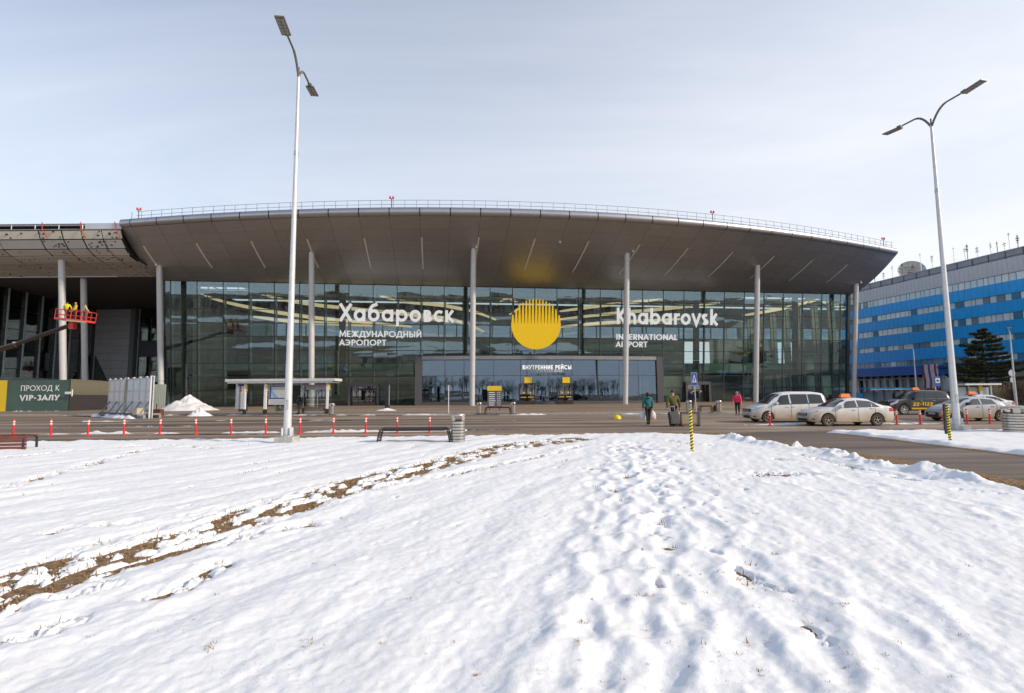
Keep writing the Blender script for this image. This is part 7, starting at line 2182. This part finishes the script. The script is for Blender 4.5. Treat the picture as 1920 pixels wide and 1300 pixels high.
p = at(1386, 779); person('woman in a neon pink coat with a grey hat beside the minivan', (p[0] - .1, p[1], 0), math.pi - .5, 1.76, pink, stride=.03, arms=((.14, .02), (.12, .02)), hat='greyhat', female=True)
p = at(1393, 770); person('person in a black coat standing behind the neon pink coat', (p[0] + .1, p[1] + .9, 0), .6, 1.82, M_['trous'], stride=.02)
p = at(548, 776.5, .12); person('man in a dark coat waiting inside the bus shelter', (p[0] + .45, p[1] + .25, .12), math.pi / 2, 1.74, navy, stride=.02)
for (x, lb, col, D) in ((1677, 'person in dark clothes inside the blue roofed bus shelter', 'trous', 70),):
    q = atd(x, 757, D); person(lb, (q[0], D, 0), 1.2, 1.75, M_[col], stride=.03)
# workers in the lift basket
hv = [cloth('hi_vis_yellow', (.70, .68, .03)), cloth('hi_vis_amber', (.70, .40, .05)), cloth('pale_khaki_jacket', (.52, .47, .26))]
M_['helmet'] = M_['taxio']
bp, bwid = BASKET
for (f, k, hat_, lb, fz) in ((-.33, 0, 'hairb', 'worker in a bright yellow vest at the left of the lift basket', .3), (.0, 1, 'helmet', 'worker in an orange helmet in the middle of the lift basket', 2.6), (.26, 2, 'hairb', 'worker in a pale khaki jacket at the right of the lift basket', -.6)):
    x = f * bwid
    person(lb, (bp.x + x, bp.y + R.uniform(-.1, .2), bp.z - x * .10 + .0), fz, 1.84, hv[k], stride=.02, arms=((.12, .03), (.10, .04)), hat=hat_, trousers=mat('work_trousers_%d' % k, (.06, .065, .075), .8))

# ------------------------------------------------------------------ right background: pine, shelters, fence, bushes
def pine(loc_, H, rad, seed):
    q = random.Random(seed)
    o = empty('pine_tree', loc_, 0, 'dark pine with flat layered boughs in front of the blue office block', 'tree')
    MB().tube([(0, 0, 0), (.05, 0, H * .3), (-.05, .05, H * .65), (.05, 0, H * .98)], [.22, .17, .10, .02], 9).build('trunk', mat('pine_bark', (.10, .055, .035), .9, 0, .3, 6), o, smooth='all')
    lb = MB(); V = []; F = []
    z = H * .17
    while z < H * .97:
        f = (z - H * .17) / (H * .80)
        rr_ = rad * (1.0 - f ** 1.7 * .93) * q.uniform(.6, 1.15)
        if f < .12: rr_ *= .8
        nb_ = q.choice((4, 5, 6)); a0 = q.uniform(0, 6.28)
        for k in range(nb_):
            a = a0 + 2 * math.pi * k / nb_ + q.uniform(-.35, .35); ln = rr_ * q.uniform(.45, 1.15)
            if q.random() < .14: continue
            pts = []
            for j in range(7):
                t = j / 6; pts.append(Vector((math.cos(a) * ln * t, math.sin(a) * ln * t, z + ln * (.16 * t - .20 * t * t + .13 * t ** 4))))
            lb.tube(pts, [.05 * (1 - j / 7) + .008 for j in range(7)], 4, cap=False)
            nt_ = int(34 + ln * 62)
            for c in range(nt_):
                t = q.uniform(.22, 1.03); i = min(5, int(t * 6)); p0 = pts[i].lerp(pts[min(6, i + 1)], min(1, t * 6 - i))
                spread = ln * .30 * (1.1 - t * .65)
                s_ = q.uniform(-1, 1) * spread
                ctr = p0 + Vector((-math.sin(a) * s_, math.cos(a) * s_, q.gauss(.03, .07) - abs(s_) * .10))
                for n_ in range(7):
                    d = Vector((math.cos(a) * .6 + q.gauss(0, .6), math.sin(a) * .6 + q.gauss(0, .6), q.gauss(.35, .35))).normalized() * q.uniform(.18, .36)
                    sd_ = d.cross(Vector((q.gauss(0, 1), q.gauss(0, 1), q.gauss(0, 1)))).normalized() * q.uniform(.026, .048)
                    b_ = len(V); V.extend([ctr - sd_, ctr + sd_, ctr + d]); F.append((b_, b_ + 1, b_ + 2))
        z += H * q.uniform(.045, .068)
    tag(lb.build('branches', mat('pine_branch', (.07, .045, .03), .9), o), kind='stuff')
    me = bpy.data.meshes.new('crown'); me.from_pydata([tuple(v) for v in V], [], F)
    me.materials.append(mat('pine_needles', (.022, .034, .015), .7, 0, .3, 1.6, col2=(.085, .088, .036)))
    link(bpy.data.objects.new('crown', me), o)
    print('pine tris', len(F))
D = 66; q = atd(1853, 750, D); tp = atd(1843, 612, D)
pine((q[0], D, 0), tp[2], 5.0, 4)
# blue roofed shelter
D = 71; A = atd(1624, 757, D); B = atd(1711, 757, D)
o = empty('bus_shelter', ((A[0] + B[0]) / 2, D, 0), 0, 'small bus shelter with a blue edged roof in front of the office block', 'bus shelter')
w_ = B[0] - A[0]; zr = atd(1670, 727, D)[2]
MB().box((0, 0, zr - .12), (w_, 2.2, .16)).build('roof', M_['bblue'], o); MB().box((0, -.9, zr - .26), (w_ * .96, .3, .10)).build('roof_edge', M_['white'], o)
for k in range(5): MB().box((-w_ * .46 + w_ * .92 * k / 4, .8, (zr - .2) / 2), (.14, .14, zr - .2)).build('post', M_['bslate'], o)
for k in range(4): MB().box((-w_ * .46 + w_ * .92 * (k + .5) / 4, .85, (zr - .3) / 2), (w_ * .2, .05, zr - .7)).build('glass_panel', M_['bwin3'], o)
D = 57; A = atd(1800, 757, D); B = atd(1867, 757, D)
o = empty('bus_shelter', ((A[0] + B[0]) / 2, D, 0), 0, 'glass bus shelter with a white roof and yellow bracket below the pine', 'bus shelter')
w_ = B[0] - A[0]; zr = atd(1830, 720, D)[2]
MB().box((0, 0, zr - .06), (w_, 1.8, .18)).build('roof', M_['white'], o)
for k in range(4):
    MB().box((-w_ * .47 + w_ * .94 * k / 3, .3, zr / 2 - .08), (.12, .12, zr - .16)).build('post', M_['galv'], o)
    if k < 3: MB().box((-w_ * .47 + w_ * .94 * (k + .5) / 3, .5, zr / 2), (w_ * .27, .04, zr - .7)).build('glass_panel', M_['milk'], o)
MB().box((w_ * .06, -.2, zr - .45), (.35, .12, .65)).build('bracket', M_['yellowp'], o)
# hedge of bare twigs and a dark paling fence at the right edge
def bush(x, y, rad, H, seed, label, col):
    q = random.Random(seed); mb = MB()
    for k in range(150):
        a = q.uniform(0, 6.28); r0 = rad * math.sqrt(q.random()) * .7; h = H * q.uniform(.5, 1)
        b_ = Vector((math.cos(a) * r0, math.sin(a) * r0, 0)); t_ = b_ + Vector((q.gauss(0, .3), q.gauss(0, .3), h))
        mb.tube([b_, b_.lerp(t_, .6) + Vector((q.gauss(0, .08), q.gauss(0, .08), 0)), t_], [.022, .016, .006], 3, cap=False)
        for j in range(4):
            s_ = b_.lerp(t_, q.uniform(.35, .95)); mb.tube([s_, s_ + Vector((q.gauss(0, .25), q.gauss(0, .25), q.uniform(.15, .5)))], [.010, .004], 3, cap=False)
    o = empty('bare_bush', (x, y, 0), 0, label, 'bush')
    mb.build('twigs', mat('twig_%d' % seed, col, .9), o)
for (px_, D, r_, H, sd, lb, col) in ((1788, 63, 1.6, 2.0, 31, 'brown leafless bush left of the pine trunk', (.13, .09, .06)), (1880, 60, 1.8, 2.6, 32, 'pale yellowish bush right of the pine trunk', (.38, .32, .19)), (1918, 58, 1.8, 3.2, 33, 'tall brown leafless bush at the right edge beside the round sign', (.12, .075, .05))):
    q = atd(px_, 757, D); bush(q[0], D, r_, H, sd, lb, col)
A = atd(1785, 757, 68); B = atd(1960, 757, 62)
o = empty('paling_fence', (A[0], 68, 0), math.atan2(-6, B[0] - A[0]), 'dark brown paling fence behind the pine', 'fence')
ln = math.hypot(B[0] - A[0], 6)
for k in range(int(ln / .32)): MB().box((.32 * k, 0, 1.15), (.22, .04, 2.3)).build('pale', M_['slat'], o) if k else None
MB().box((ln / 2, .05, .5), (ln, .05, .1)).box((ln / 2, .05, 1.8), (ln, .05, .1)).build('rail', M_['slat'], o)
